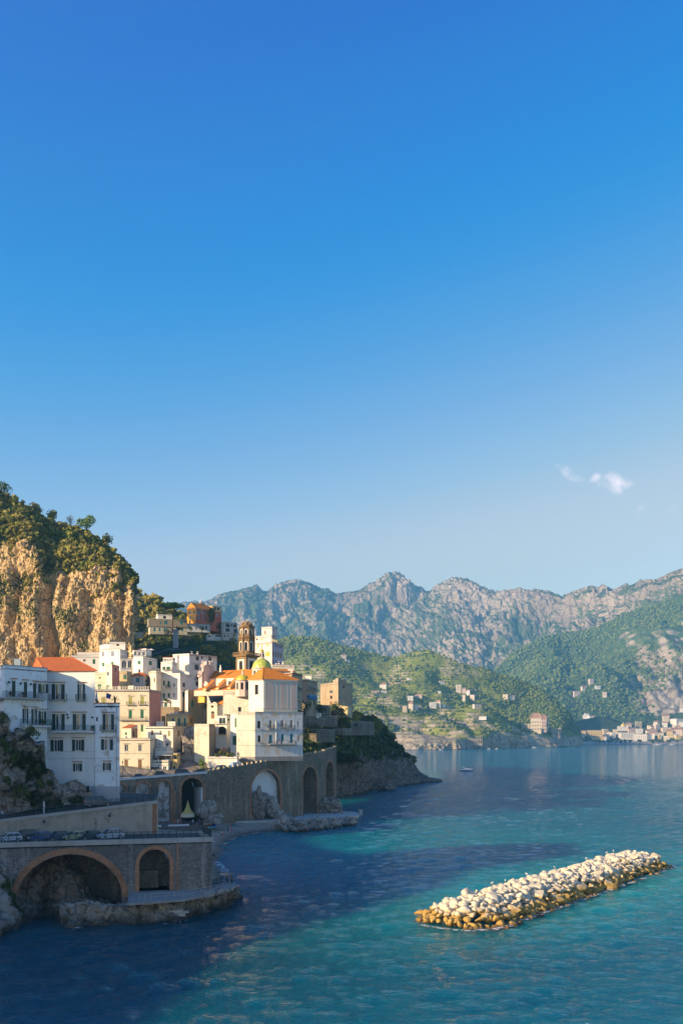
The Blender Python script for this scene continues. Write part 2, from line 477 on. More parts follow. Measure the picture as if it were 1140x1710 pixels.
# ---- far range
ridge = [(200, 1010), (300, 1006), (345, 1003), (362, 993), (380, 988), (402, 984), (420, 979), (430, 975), (436, 982), (443, 990), (452, 979), (470, 971), (495, 966), (512, 971), (522, 974), (535, 982), (548, 981), (558, 990),
         (575, 988), (600, 984), (615, 975), (628, 968), (640, 961), (657, 954), (668, 959), (677, 965), (690, 976), (704, 980), (716, 989), (728, 978), (745, 969), (765, 963), (785, 967), (800, 974), (815, 983), (826, 990), (836, 986),
         (860, 982), (880, 983), (900, 984), (918, 986), (928, 990), (938, 996), (950, 990), (968, 983), (985, 978), (992, 976), (999, 982), (1006, 976), (1012, 971), (1018, 980), (1028, 983), (1040, 977), (1050, 971), (1058, 977), (1066, 970),
         (1085, 966), (1100, 966), (1112, 960), (1125, 954), (1140, 948), (1180, 930), (1260, 925), (1400, 950)]
cols = list(range(200, 1401, 6))
YR = [(200, 5600), (430, 5900), (657, 6200), (760, 5900), (940, 5600), (1140, 4700), (1400, 4300)]
CP = pxrows(cols, [
    (1238, [(a, b * .80) for a, b in YR]),
    ([(200, 1120), (657, 1100), (1140, 1120), (1400, 1120)], [(a, b * .86) for a, b in YR]),
    ([(200, 1060), (430, 1050), (657, 1030), (1000, 1035), (1140, 1010), (1400, 1010)], [(a, b * .93) for a, b in YR]),
    ([(a, b + 3) for a, b in ridge], [(a, b * .985) for a, b in YR]),
    (ridge, YR),
    ([(a, b + 160) for a, b in ridge], [(a, b * 1.035) for a, b in YR])])
Gd = resample(CP, 620, [40, 110, 150, 20, 14])
mm = Gd.shape[0]
def d_far(p):
    q = p * np.array([1, .7, .45])
    w = (fbm(p / 300, 3, 71) - .5)[:, None] * np.array([260, 0, 120]); q = q + w
    a = (ridged(q / 620, 6, 11, .58) - .62) * 560 + (ridged(q / 150, 4, 31, .6) - .6) * 60
    sm = (ridged(p * np.array([1.5, 1, .40]) / 30, 4, 51, .65) - .6) * 40 + (ridged(p / 75, 3, 53) - .6) * 26
    row = np.repeat(np.arange(mm), 620)
    k = np.where(row > 320, 0, np.where(row >= 296, .22, np.clip((300 - row) / 60, .22, 1)))
    k = np.minimum(k, np.clip(row / 30, .1, 1))
    return -a * k * np.where(row < 300, 1, .3) - sm * np.where(row > 320, 0, 1) * np.clip(row / 30, .1, 1)
def v_far(p, n):
    row = np.repeat(np.arange(mm), 620)
    nz = np.abs(n[:, 2])
    return .92 + (nz - .55) * 1.5 + (fbm(p * np.array([1.3, 1, .6]) / 170, 5, 77, .65) - .5) * 2.8 - sstep(650, 1050, p[:, 2]) * .5 - np.exp(-((row - 305) / 22.) ** 2) * .2
M_far_rock = terrain_mat('far_mountain', (.27, .205, .155), (.42, .335, .26), (.075, .105, .040), (.13, .15, .065), .06, bump=.9, bd=10)
terrain('far_mountain_range', Gd, M_far_rock, d_far, v_far, False)

# ---- nearer green mountain on the right
cols = list(range(780, 1441, 6))
r2 = [(780, 1140), (820, 1122), (850, 1095), (880, 1078), (905, 1066), (925, 1060), (945, 1055), (975, 1051), (1000, 1043), (1030, 1030), (1060, 1018), (1100, 1005), (1140, 990), (1200, 965), (1300, 950), (1440, 960)]
Y2 = [(780, 4000), (940, 4300), (1140, 4200), (1440, 4100)]
CP = pxrows(cols, [
    (1236, [(780, 3300), (1000, 3420), (1440, 3350)]),
    ([(780, 1205), (900, 1188), (960, 1188), (1000, 1190), (1050, 1192), (1140, 1185), (1440, 1160)], [(780, 3450), (1000, 3540), (1140, 3520), (1440, 3450)]),
    ([(780, 1170), (900, 1130), (1000, 1120), (1050, 1110), (1140, 1080), (1440, 1050)], [(780, 3700), (1000, 3840), (1140, 3780), (1440, 3700)]),
    (r2, Y2), ([(a, b + 50) for a, b in r2], [(a, b * 1.1) for a, b in Y2])])
Gd = resample(CP, 400, [20, 60, 110, 12]); m2 = Gd.shape[0]
def d_r(p):
    row = np.repeat(np.arange(m2), 400)
    k = np.where(row >= 186, .15, np.clip((192 - row) / 50, .15, 1)) * np.clip(row / 60, .04, 1)
    px = 570 + F * p[:, 0] / p[:, 1]; py = YH + F * (H - p[:, 2]) / p[:, 1]
    rocky = sstep(1035, 1065, px) * sstep(1075, 1100, py) * (1 - sstep(1185, 1200, py))
    return -((ridged(p * np.array([1, .8, .5]) / 430, 4, 21) - .6) * 230 + (fbm(p / 60, 4, 5) - .5) * 45 + rocky * (ridged(p * np.array([1, 1, .5]) / 70, 3, 8) - .6) * 90) * k
def v_r(p, n):
    px = 570 + F * p[:, 0] / p[:, 1]; py = YH + F * (H - p[:, 2]) / p[:, 1]
    rocky = sstep(1030, 1075, px) * sstep(1075, 1105, py) * (1 - sstep(1180, 1200, py))
    return .72 + (np.abs(n[:, 2]) - .6) * .5 + (fbm(p / 150, 4, 7) - .5) * .9 - rocky * .42 - .3 * sstep(1200, 1215, py)
M_r = terrain_mat('near_mountain', (.26, .20, .15), (.38, .32, .25), (.050, .090, .028), (.10, .135, .042), .06, bump=.7, bd=6)
o, Gr, Nr = terrain('green_mountain', Gd, M_r, d_r, v_r)

# ---- terraced hill
cols = list(range(430, 946, 5)) + [949, 953, 957, 961]
r3 = [(430, 1075), (470, 1066), (485, 1061), (500, 1061), (522, 1062), (545, 1069), (570, 1077), (600, 1085), (625, 1092), (650, 1098), (675, 1094), (695, 1088), (712, 1086), (728, 1090), (745, 1098), (760, 1105), (790, 1113), (820, 1120), (850, 1130),
      (880, 1140), (905, 1153), (925, 1170), (936, 1184), (945, 1204), (952, 1226), (957, 1240), (961, 1248)]
CP = pxrows(cols, [
    ([(430, 1256), (660, 1256), (760, 1254.5), (860, 1251), (942, 1246.5), (961, 1249)], [(430, 1780), (660, 1800), (760, 1850), (860, 2050), (920, 2150), (942, 2230), (1000, 2330)]),
    ([(430, 1226), (660, 1233), (760, 1239), (860, 1231), (938, 1226), (950, 1240), (961, 1247)], [(430, 1840), (660, 1830), (760, 1870), (860, 2075), (942, 2250), (1000, 2340)]),
    ([(430, 1150), (560, 1165), (660, 1182), (760, 1190), (860, 1193), (925, 1207), (940, 1215), (952, 1236), (961, 1247)], [(430, 2150), (660, 2120), (860, 2350), (1000, 2400)]),
    (r3, [(430, 2650), (660, 2620), (760, 2560), (900, 2600), (1000, 2500)]),
    ([(a, b + 60) for a, b in r3], [(430, 3000), (900, 2800), (1000, 2600)])])
Gd = resample(CP, 580, [36, 170, 210, 10]); Gd = smooth_grid(Gd, 6); m3 = Gd.shape[0]
def terrace_mask(p):
    px = 570 + F * p[:, 0] / p[:, 1]; py = YH + F * (H - p[:, 2]) / p[:, 1]
    a = fbm(p / 170, 3, 91)
    ridge_t = np.interp(px, [q[0] for q in r3], [q[1] for q in r3])
    lowband = sstep(20, 60, py - ridge_t)
    flank = 1 - sstep(820, 900, px - (py - 1180) * .5)
    return sstep(.40, .52, a + .22 * lowband * flank - .10)
def hill_shape(Gd):
    p = Gd.reshape(-1, 3); row = np.repeat(np.arange(m3), 580)
    k = np.clip(row / 50, 0, 1) * np.where(row > 410, .2, 1)
    k2 = np.clip((416 - row) / 50, .12, 1) * k
    N = normals(Gd).reshape(-1, 3)
    d = (ridged(p * np.array([1, .8, .6]) / 330, 3, 3) - .6) * 100 + (fbm(p / 90, 3, 13) - .5) * 34
    q = p - N * (d * k2)[:, None]
    tm = terrace_mask(q)
    st = 7.5; zz = q[:, 2] + (fbm(q / 60, 3, 44) - .5) * 9
    fr = zz / st - np.floor(zz / st)
    q[:, 2] += (sstep(.0, .42, fr) - fr) * st * tm * np.clip(row / 60, 0, 1)
    coast = (1 - np.clip(row / 46, 0, 1))
    q[:, 1] += ((ridged(q / 48, 4, 66) - .6) * 34 + (ridged(q / 13, 4, 67, .6) - .6) * 16) * np.clip(coast + .2, 0, 1) * np.clip(row / 4, 0.15, 1)
    return q.reshape(Gd.shape), fr.reshape(Gd.shape[:2]), tm.reshape(Gd.shape[:2])
Gd, frh, tmh = hill_shape(Gd)
def v_h(p, n):
    row = np.repeat(np.arange(m3), 580); px = 570 + F * p[:, 0] / p[:, 1]
    base = .90 + (fbm(p / 60, 4, 23) - .5) * .7
    wall = np.where(frh.ravel() < .30, 1, 0) * tmh.ravel() * (.10 + .48 * sstep(.50, .66, fbm(p / 50, 3, 19)))
    lowdry = sstep(36, 60, row * .0 + (p[:, 2])) 
    py = YH + F * (H - p[:, 2]) / p[:, 1]
    dry = np.exp(-((py - 1208) / 22) ** 2) * (1 - sstep(730, 840, px)) * .42
    cl = 1 - sstep(14, 36, p[:, 2] + (fbm(p / 40, 3, 2) - .5) * 40)
    return base - wall - dry * (.4 + fbm(p / 35, 3, 9)) - cl * .75
M_h = terrain_mat('terraced_hill', (.33, .27, .18), (.42, .35, .24), (.14, .19, .024), (.30, .275, .065), .13, bump=.5, bd=2.5)
o, Gh, Nh = terrain('terraced_hill', Gd, M_h, None, v_h)

# woods on the three hills (masses nobody could count)
def scatter(Gx, n, seed, maskf, rmin, rmax, lift=.5):
    rng = np.random.default_rng(seed); m, k, _ = Gx.shape
    i = rng.integers(2, m - 2, n); j = rng.integers(2, k - 2, n); p = Gx[i, j] + rng.normal(size=(n, 3)) * np.array([2, 2, 0])
    keep = rng.random(n) < maskf(p); p = p[keep]
    r = rng.uniform(rmin, rmax, len(p)) * rng.uniform(.7, 1.2, len(p)); p[:, 2] += r * lift
    return p, r
def m_hill(p):
    t = terrace_mask(p); px = 570 + F * p[:, 0] / p[:, 1]
    return np.clip((1 - t) * 1.1 + .10 + .3 * sstep(.5, .62, fbm(p / 45, 3, 88)), 0, 1) * sstep(20, 50, p[:, 2]) * np.where((px > 820), 1, .9)
p, r = scatter(Gh, 27000, 5, m_hill, 1.7, 4.6)
clumps('hillside_wood', p, r, M_far, 4)
def m_gr(p): return sstep(.30, .6, fbm(p / 150, 4, 7)) * .9 * sstep(1200, 1100, 1150 + 0 * p[:, 0])
p, r = scatter(Gr, 15000, 8, lambda p: sstep(.36, .55, fbm(p / 150, 4, 7)) * sstep(30, 70, p[:, 2]), 3.5, 8, .3)
clumps('mountain_wood', p, r, M_far, 9)

# ---- sea
def sea():
    # ring grid round the viewpoint, cells growing with distance, standing in true waves near by
    rr = np.concatenate([np.array([0, 20, 36]), 48 * (820 / 48) ** np.linspace(0, 1, 560), np.array([1000, 1400, 2000, 3000, 4200])])
    th = np.concatenate([np.linspace(-3.1, -.62, 30)[:-1], np.linspace(-.62, .62, 480), np.linspace(.62, 3.1, 30)[1:]])
    RR, TT = np.meshgrid(rr, th, indexing='ij')
    x = RR * np.sin(TT); y = RR * np.cos(TT)
    rng = np.random.default_rng(3); z = np.zeros_like(x)
    fade = sstep(46, 60, RR) * (1 - sstep(500, 800, RR)) * (1 - sstep(.5, .62, np.abs(TT)))
    for k in range(34):
        lam = rng.uniform(1.6, 6.5) if k > 4 else rng.uniform(8, 18)
        a = .0125 * lam ** .75; d = R(-62) + rng.normal() * .55; q = 2 * math.pi / lam
        ph = q * (x * math.cos(d) + y * math.sin(d)) + rng.uniform(0, 6.28)
        cell = RR * 1.24 / 480
        keep = np.clip((lam / np.maximum(cell, .05) - 2.5) / 3, 0, 1)
        z += a * (np.sin(ph) + .22 * np.sin(2 * ph + 1)) * keep
    p2 = np.stack([x, y * 1.0, 0 * x], -1).reshape(-1, 3)
    z *= (.45 + .9 * fbm(p2 / 55, 3, 5).reshape(x.shape))
    z = z * fade * .62
    m, n = x.shape
    V = np.stack([x, y, z], -1).reshape(-1, 3)
    t = NT('sea_water')
    pos = t.pos()
    # shoals: pale sand seen through shallow water round the breakwater and in the bay
    seg = t.n('ShaderNodeVectorMath', operation='SUBTRACT')
    def dist_to(cx, cy, sx_, sy_, rot):
        mp = t.n('ShaderNodeMapping'); mp.vector_type = 'TEXTURE'; t.t.links.new(pos, mp.inputs[0])
        mp.inputs['Location'].default_value = (cx, cy, 0); mp.inputs['Rotation'].default_value = (0, 0, rot); mp.inputs['Scale'].default_value = (sx_, sy_, 1)
        sep = t.n('ShaderNodeSeparateXYZ'); t.t.links.new(mp.outputs[0], sep.inputs[0])
        l = t.n('ShaderNodeVectorMath', operation='LENGTH'); c = t.n('ShaderNodeCombineXYZ'); t.t.links.new(sep.outputs[0], c.inputs[0]); t.t.links.new(sep.outputs[1], c.inputs[1])
        t.t.links.new(c.outputs[0], l.inputs[0]); return l.outputs['Value']
    big = t.noise(.016, 4, .6); med = t.noise(.06, 5, .6)
    wob = t.math('MULTIPLY', t.math('SUBTRACT', med, .5), 1.3)
    s1 = t.rng(t.math('ADD', dist_to(44, 178, 66, 26, math.atan2(75, 63)), wob), .2, 1.3, .85, 0)
    s2 = t.rng(t.math('ADD', dist_to(25, 250, 70, 60, .4), wob), .2, 1.2, .25, 0)
    s3 = t.rng(t.math('ADD', dist_to(6, 215, 30, 12, 1.0), wob), .2, 1.1, .2, 0)
    sh = t.math('MAXIMUM', t.math('MAXIMUM', s1, s2), s3)
    sh = t.math('MULTIPLY', sh, t.rng(med, .3, .62, .25, 1))
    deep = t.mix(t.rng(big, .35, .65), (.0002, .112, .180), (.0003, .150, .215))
    deep = t.mix(t.rng(dist_to(-40, 130, 75, 60, 0), .4, 1.1, .75, 0), deep, (.0003, .040, .055))  # near-left water painted darker, for the bridge's shaded reflection
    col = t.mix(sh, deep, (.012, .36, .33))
    n1 = t.noise(1.0, 3, .6, t.map((.75, 1.9, 1), (0, 0, .22))); n2 = t.noise(2.6, 2, .6, t.map((1, 1.4, 1), (0, 0, -.3))); n0 = t.noise(.16, 3, .6, t.map((.8, 1.8, 1), (0, 0, .25)))
    h = t.math('ADD', t.math('MULTIPLY', n1, 1.25), t.math('ADD', t.math('MULTIPLY', n2, .3), t.math('MULTIPLY', n0, .9)))
    bn = t.bump(h, 1.0, .75)
    t.fin(col, .07, spec=.5); t.b.inputs['IOR'].default_value = 1.33
    t.b.inputs['Subsurface Weight'].default_value = 1.0; t.b.inputs['Subsurface Radius'].default_value = (.15, .7, 1.0); t.b.inputs['Subsurface Scale'].default_value = 45
    o = link('sea', mesh_np('sea', V, grid_quads(m, n), t.mat)); o['kind'] = 'structure'
sea()

# ---- air
def haze():
    mb = MB(); mb.prism([(-2600, -400), (5600, -400), (5600, 7600), (-2600, 7600)], -2, 1160)
    m = bpy.data.materials.new('haze'); m.use_nodes = True; t = m.node_tree
    for n in list(t.nodes):
        if n.type == 'BSDF_PRINCIPLED': t.nodes.remove(n)
    v = t.nodes.new('ShaderNodeVolumePrincipled'); v.inputs['Color'].default_value = (.24, .66, 1.0, 1)
    v.inputs['Density'].default_value = 1.1e-4; v.inputs['Anisotropy'].default_value = .25
    t.links.new(v.outputs[0], t.nodes['Material Output'].inputs['Volume'])
    o = mb.build('haze', m); o['kind'] = 'stuff'
haze()
# ------------------------------------------------------------------ cliffs and slopes close by
M_cliff = terrain_mat('golden_cliff', (.49, .32, .14), (.60, .45, .25), (.05, .075, .02), (.13, .13, .04), 1.0, bump=.8, bd=.8, cav=(.16, .09, .05))
M_rockg = terrain_mat('grey_cliff', (.29, .25, .205), (.42, .385, .33), (.025, .045, .014), (.05, .07, .022), 1.4, bump=.9, bd=.6, cav=(.07, .06, .05))
M_rockd = terrain_mat('dark_cliff', (.21, .18, .15), (.34, .30, .255), (.030, .052, .016), (.06, .085, .026), 1.0, bump=.9, bd=.8, cav=(.05, .045, .04))
M_slope = terrain_mat('scrub_slope', (.17, .15, .12), (.27, .235, .19), (.030, .050, .016), (.065, .085, .028), .6, bump=.6, bd=.7)

# golden cliff above the village
edge = [(-40, 800), (0, 822), (20, 832), (50, 850), (75, 868), (100, 876), (125, 880), (140, 886), (160, 898), (175, 910), (190, 925), (205, 940), (215, 955), (222, 970)]
cols = list(np.linspace(-60, 224, 72))
CP = pxrows(cols, [
    (1150, [(-60, 372), (0, 372), (100, 369), (224, 368)]),
    ([(-60, 1060), (120, 1060), (224, 1050)], [(-60, 378), (0, 378), (100, 374), (224, 372)]),
    ([(-60, 960), (120, 975), (200, 985), (224, 990)], [(-60, 382), (0, 382), (100, 378), (224, 376)]),
    ([(-60, 890), (0, 905), (40, 895), (60, 910), (80, 945), (150, 950), (175, 945), (224, 972)], [(-60, 390), (0, 390), (100, 386), (224, 384)]),
    (edge, [(-60, 408), (0, 410), (100, 416), (160, 412), (224, 402)]),
    ([(a, b + 75) for a, b in edge], [(-60, 465), (224, 465)])])
cap = []                                   # the cliff turns away from the bay at its right end
for k, (py, Ys) in enumerate(((1150, (384, 425, 470)), (1050, (390, 430, 480)), (990, (408, 440, 480)), (972, (412, 442, 480)), (971, (418, 446, 482)), (985, (470, 480, 490)))):
    pxs = ((219, 214, 210), (226, 224, 218), (228, 226, 220), (227, 225, 219), (225, 222, 217), (224, 222, 217))[k]
    cap.append([list(P(a, py + d, b)) for a, b, d in zip(pxs, Ys, (0, 2, 6))])
CP = [np.concatenate([np.array(c), np.array(e)]) for c, e in zip(CP, cap)]
Gd = resample(CP, 520, [60, 90, 70, 120, 20]); mc = Gd.shape[0]
Gd = smooth_grid(Gd, 8)
rowc = np.repeat(np.arange(mc), 520)
def d_cliff(p):
    px = 570 + F * p[:, 0] / p[:, 1]; py = YH + F * (H - p[:, 2]) / p[:, 1]
    rocky = 1 - sstep(222, 262, rowc)
    gul = 0
    for cx, wv, dp, y0, y1 in ((80, 9, 10, 950, 1120), (140, 17, 8, 965, 1075), (105, 6, 4, 930, 1000), (205, 7, 5, 940, 1120), (48, 6, 5, 1060, 1130), (22, 7, 4, 930, 1110), (172, 7, -5, 985, 1110), (112, 16, -5, 1010, 1060), (60, 12, -5, 900, 1100), (190, 14, -5, 1010, 1100)):
        c_ = cx + 6 * np.sin(py / 23.0 + cx)
        gul = gul + .62 * dp * np.exp(-((px - c_) / wv) ** 2) * sstep(y0, y0 + 30, py) * (1 - sstep(y1 - 20, y1 + 20, py))
    q = p * np.array([1, 1, .42])
    cr = ridged((p + (fbm(p / 6, 3, 28) - .5)[:, None] * 6) * np.array([1, 1, .85]) / 6.5, 5, 15, .68)
    a = (ridged(q / 17, 5, 5, .62) - .6) * 6 + (cr - .6) * 6.5 + (ridged(p * np.array([1, 1, .9]) / 2.3, 4, 25, .65) - .55) * 2.6 - sstep(.80, .95, cr) * 1.5
    b = (fbm(p / 14, 4, 35) - .5) * 6
    last = 1 - sstep(300, 336, rowc) * .8
    return -(gul + a) * rocky * .9 * -1 * -1 - b * (1 - rocky) * last
def v_cliff(p, n):
    px = 570 + F * p[:, 0] / p[:, 1]; py = YH + F * (H - p[:, 2]) / p[:, 1]
    f = fbm(p / 11, 4, 41)
    up = sstep(218, 238, rowc + (f - .5) * 40)
    led = sstep(.30, .75, np.abs(n[:, 2]) + (f - .5) * .9) * .55
    return up * .95 + led * (1 - up) + sstep(.55, .66, f) * .35 * (1 - up)
o, Gc, Nc = terrain('golden_cliff', Gd, M_cliff, d_cliff, v_cliff)

def bushes(name, pts, radii, mat, seed, leaves=70, leaf=.42, label=None, flat_=.8, parent=None, blobs=(2, 4)):
    rng = np.random.default_rng(seed); L = []
    protos = [crown_arrays(rng, 1, 1, flat_, rng.integers(*blobs), leaves, leaf) for _ in range(10)]
    for p, r in zip(pts, radii):
        v, q, t = protos[rng.integers(10)]; a = rng.uniform(0, 6.28); c_, s_ = math.cos(a), math.sin(a)
        v = v @ np.array([[c_, -s_, 0], [s_, c_, 0], [0, 0, 1]]) * r * np.array([1, rng.uniform(.8, 1.2), rng.uniform(.75, 1.25)])
        L.append((v + p, q, np.clip(t + rng.normal() * .2, 0, 1)))
    v, q, t = join_arrays(L); o = link(name, mesh_np(name, v, q, mat, {'tint': t}, False), parent); o['kind'] = 'stuff'; return o
rng = np.random.default_rng(12)
i = rng.integers(222, mc - 24, 1500); j = rng.integers(0, 520, 1500); p1 = Gc[i, j]
k1 = rng.random(1500) < sstep(222, 250, i) * .8 + .15; p1 = p1[k1]; r1 = rng.uniform(.8, 2.5, len(p1))
i = rng.integers(60, 235, 4200); j = rng.integers(0, 520, 4200); p2_ = Gc[i, j]
f2 = fbm(p2_ / 11, 4, 41) + np.abs(Nc[i, j][:, 2]) * .35
pxx = 570 + F * p2_[:, 0] / p2_[:, 1]; pyy = YH + F * (H - p2_[:, 2]) / p2_[:, 1]
want = .0 + .9 * np.exp(-((pxx - 55) / 26) ** 2 - ((pyy - 965) / 25) ** 2) + .8 * np.exp(-((pxx - 190) / 22) ** 2 - ((pyy - 985) / 18) ** 2) + .6 * np.exp(-((pxx - 20) / 14) ** 2 - ((pyy - 925) / 18) ** 2) \
    + .5 * np.exp(-((pxx - 150) / 12) ** 2 - ((pyy - 1080) / 18) ** 2) + .5 * sstep(190, 232, i) + .8 * np.exp(-((pxx - 8) / 16) ** 2 - ((pyy - 1110) / 16) ** 2)
k2 = (rng.random(4200) < want * .30) & (f2 > .42); p2_ = p2_[k2]; r2_ = rng.uniform(.5, 1.5, len(p2_))
bushes('cliff_scrub', np.concatenate([p1 + [0, 0, .6], p2_]), np.concatenate([r1, r2_]), M_leaf, 3, 78, .28)

def tree(name, label, px, py, Y, r, h, mat=None, group=None, leaves=420, leaf=.34, flat_=1.0, seed=1, trunk=True, blobs=6):
    """crown centre given as a sight line + distance; trunk with limbs below it"""
    rng = np.random.default_rng(seed); c = P(px, py, Y)
    t = empty(name, label, 'shrub' if 'bush' in name or 'shrub' in name else 'tree', (c.x, c.y, c.z - h), group)
    v, q, tt = crown_arrays(rng, r, r, r * flat_, blobs, leaves, leaf)
    cr = link('crown', mesh_np('crown', v + np.array([0, 0, h]), q, mat or M_leafd, {'tint': tt}, False), t)
    if trunk:
        mb = MB(); mb.tube((0, 0, -1), (.1, 0, h * .75), r * .11, r * .07, 7)
        for k in range(4):
            a = k * 1.6 + seed; mb.tube((.08, 0, h * (.5 + .06 * k)), (math.cos(a) * r * .5, math.sin(a) * r * .5, h + r * .15), r * .05, r * .02, 5)
        mb.build('trunk', M_bark, t)
    return t
tree('round_tree', 'rounded dark green tree highest on the golden cliff edge beside the bare reddish shrub', 144, 873, 425, 4.2, 4.5, M_pine, seed=2, leaves=900, leaf=.3, flat_=.95)
M_bare = leafmat('bare_twigs', [(0, (.13, .08, .06)), (.5, (.20, .125, .10)), (1, (.26, .17, .14))])
tree('bare_shrub', 'leafless reddish brown shrub on the cliff edge beside the rounded green tree', 117, 866, 428, 2.7, 2.5, M_bare, seed=3, leaves=330, leaf=.16, flat_=1.3)
for k, (px, py, r, lab) in enumerate(((5, 818, 4.5, 'bushy green tree topping the golden cliff at its highest point'), (60, 848, 3.6, 'olive green tree on the cliff crest just below the highest tree'),
                                      (88, 858, 3.3, 'greyish olive tree on the cliff crest left of the bare shrub'), (178, 903, 3.2, 'dark leaning tree on the falling shoulder of the golden cliff'),
                                      (100, 912, 3.4, 'bright green rounded tree in the middle of the cliff top scrub'), (207, 942, 2.8, 'small dark tree at the outer corner of the golden cliff'))):
    tree('cliff_tree', lab, px, py, 424 if k < 4 else 404, r, r, M_leaf if k in (1, 2, 4) else M_leafd, 'trees on the golden cliff', 560, .3, 1.0, 10 + k)

# wooded mound and village slope behind
cols = list(np.linspace(180, 640, 93))
CP = pxrows(cols, [
    ([(180, 1300), (345, 1291), (470, 1276), (535, 1262), (562, 1255), (600, 1262), (640, 1262)], [(180, 272), (345, 284), (470, 303), (535, 326), (562, 345), (600, 395), (640, 450)]),
    ([(180, 1260), (300, 1262), (400, 1250), (470, 1240), (520, 1236), (560, 1225), (600, 1225), (640, 1235)], [(180, 288), (400, 303), (470, 322), (520, 345), (600, 420), (640, 470)]),
    ([(180, 1200), (300, 1190), (400, 1180), (470, 1188), (520, 1196), (600, 1204), (640, 1224)], [(180, 335), (400, 345), (470, 362), (520, 385), (600, 450), (640, 480)]),
    ([(180, 1130), (250, 1120), (300, 1112), (345, 1112), (370, 1122), (400, 1128), (440, 1160), (520, 1188), (600, 1203), (640, 1224)], [(180, 400), (400, 405), (470, 400), (520, 410), (600, 460), (640, 490)]),
    ([(180, 1030), (225, 1062), (290, 1062), (350, 1058), (375, 1070), (392, 1086), (405, 1100), (440, 1158), (520, 1190), (600, 1206), (640, 1226)], [(180, 520), (400, 520), (440, 480), (520, 450), (640, 500)]),
    ([(180, 980), (215, 985), (232, 993), (250, 1000), (270, 1010), (300, 1024), (340, 1045), (372, 1052), (385, 1072), (398, 1092), (440, 1165), (520, 1200), (600, 1215), (640, 1232)], [(180, 600), (400, 560), (440, 500), (520, 480), (640, 520)]),
    ([(180, 1050), (250, 1060), (400, 1150), (640, 1260)], [(180, 720), (640, 620)])])
Gd = resample(CP, 340, [10, 30, 50, 70, 60, 14])
ms = Gd.shape[0]
def d_slope(p):
    row = np.repeat(np.arange(ms), 340); k = np.clip(row / 12, 0, 1)
    return -((ridged(p * np.array([1, 1, .7]) / 38, 4, 61) - .6) * 6 + (fbm(p / 7, 4, 62) - .5) * 3) * k * .8
def v_slope(p, n): return .62 + (fbm(p / 16, 4, 63) - .5) * 2.2 + (np.abs(n[:, 2]) - .6) * .8 + sstep(500, 540, 570 + F * p[:, 0] / p[:, 1]) * .5 - (np.repeat(np.arange(ms), 340) < 60) * .3
o, Gs, Ns = terrain('village_hillside', Gd, M_slope, d_slope, v_slope)
rng = np.random.default_rng(31)
i = rng.integers(10, 222, 3200); j = rng.integers(8, 332, 3200); p = Gs[i, j]
pyy = YH + F * (H - p[:, 2]) / p[:, 1]; pxx = 570 + F * p[:, 0] / p[:, 1]
keep = ((i > 100) | (pxx > 512)) & (rng.random(3200) < np.clip(sstep(.45, .6, fbm(p / 16, 4, 63)) * .7 * (pxx < 400) + (pyy < 1045) * .8 * (pxx < 345) + .06 * (pxx < 400) + .75 * (pxx > 505), 0, 1)); p = p[keep]
bushes('slope_scrub', p + [0, 0, .5], rng.uniform(1.0, 3.0, len(p)) * np.where(YH + F * (H - p[:, 2]) / p[:, 1] < 1050, 1.35, .9), M_leaf, 6, 90, .28)

bi = rng.uniform(0, 12, 420); bj = rng.uniform(205, 336, 420); i0_, j0_ = bi.astype(int), bj.astype(int); w_ = (bi - i0_)[:, None]
p = Gs[i0_, j0_] * (1 - w_) + Gs[i0_ + 1, j0_] * w_; p = p[rng.random(420) < .85]
bushes('terrace_scrub', p + [0, 0, .4], rng.uniform(1.0, 2.8, len(p)), M_leafd, 16, 80, .28)

# headland beyond the viaduct
cols = list(np.linspace(500, 738, 80))
top = [(500, 1210), (545, 1200), (590, 1194), (610, 1200), (630, 1207), (642, 1214), (652, 1230), (664, 1244), (676, 1258), (690, 1273), (700, 1285), (708, 1294), (720, 1298), (738, 1302.6)]
CP = pxrows(cols, [
    ([(500, 1342), (560, 1333), (600, 1327), (650, 1318), (700, 1309), (738, 1305.5)], [(500, 408), (560, 424), (600, 448), (650, 492), (700, 548), (738, 576)]),
    ([(500, 1330), (560, 1322), (600, 1314), (650, 1305), (690, 1298), (712, 1298), (738, 1303.5)], [(500, 410), (560, 427), (600, 452), (650, 497), (700, 552), (738, 578)]),
    ([(500, 1265), (560, 1255), (600, 1262), (630, 1268), (660, 1275), (700, 1292), (738, 1303)], [(500, 412), (560, 432), (600, 462), (650, 512), (700, 560), (738, 580)]),
    (top, [(500, 450), (560, 455), (600, 480), (650, 530), (700, 572), (738, 584)]),
    ([(a, b + 30) for a, b in top], [(500, 560), (600, 590), (738, 620)])])
Gd = resample(CP, 400, [16, 90, 90, 20]); mh = Gd.shape[0]
def d_head(p):
    row = np.repeat(np.arange(mh), 400); px = 570 + F * p[:, 0] / p[:, 1]
    k = np.where(row > 180, .3, 1) * (1 - sstep(700, 738, px) * .85)
    q = p @ np.array([[.8, .2, .6], [0, 1, 0], [-.6, 0, .8]])
    a = (ridged(q * np.array([.6, 1, 1.2]) / 15, 5, 71, .65) - .6) * 11 + (ridged(q * np.array([.6, 1, 1.3]) / 4.2, 4, 72, .65) - .6) * 5.5
    cave = 9 * np.exp(-((px - 655) / 24) ** 2) * np.exp(-((p[:, 2] - 3) / 5) ** 2)
    return -(a * k) + cave * 0 - cave * -1 * -1
def v_head(p, n):
    py = YH + F * (H - p[:, 2]) / p[:, 1]; px = 570 + F * p[:, 0] / p[:, 1]
    line = np.interp(px, [500, 560, 600, 640, 670, 700], [1300, 1262, 1262, 1256, 1262, 1270])
    return .30 + sstep(18, -18, py - line + (fbm(p / 9, 4, 73) - .5) * 70) * .6 + (np.abs(n[:, 2]) - .5) * .35
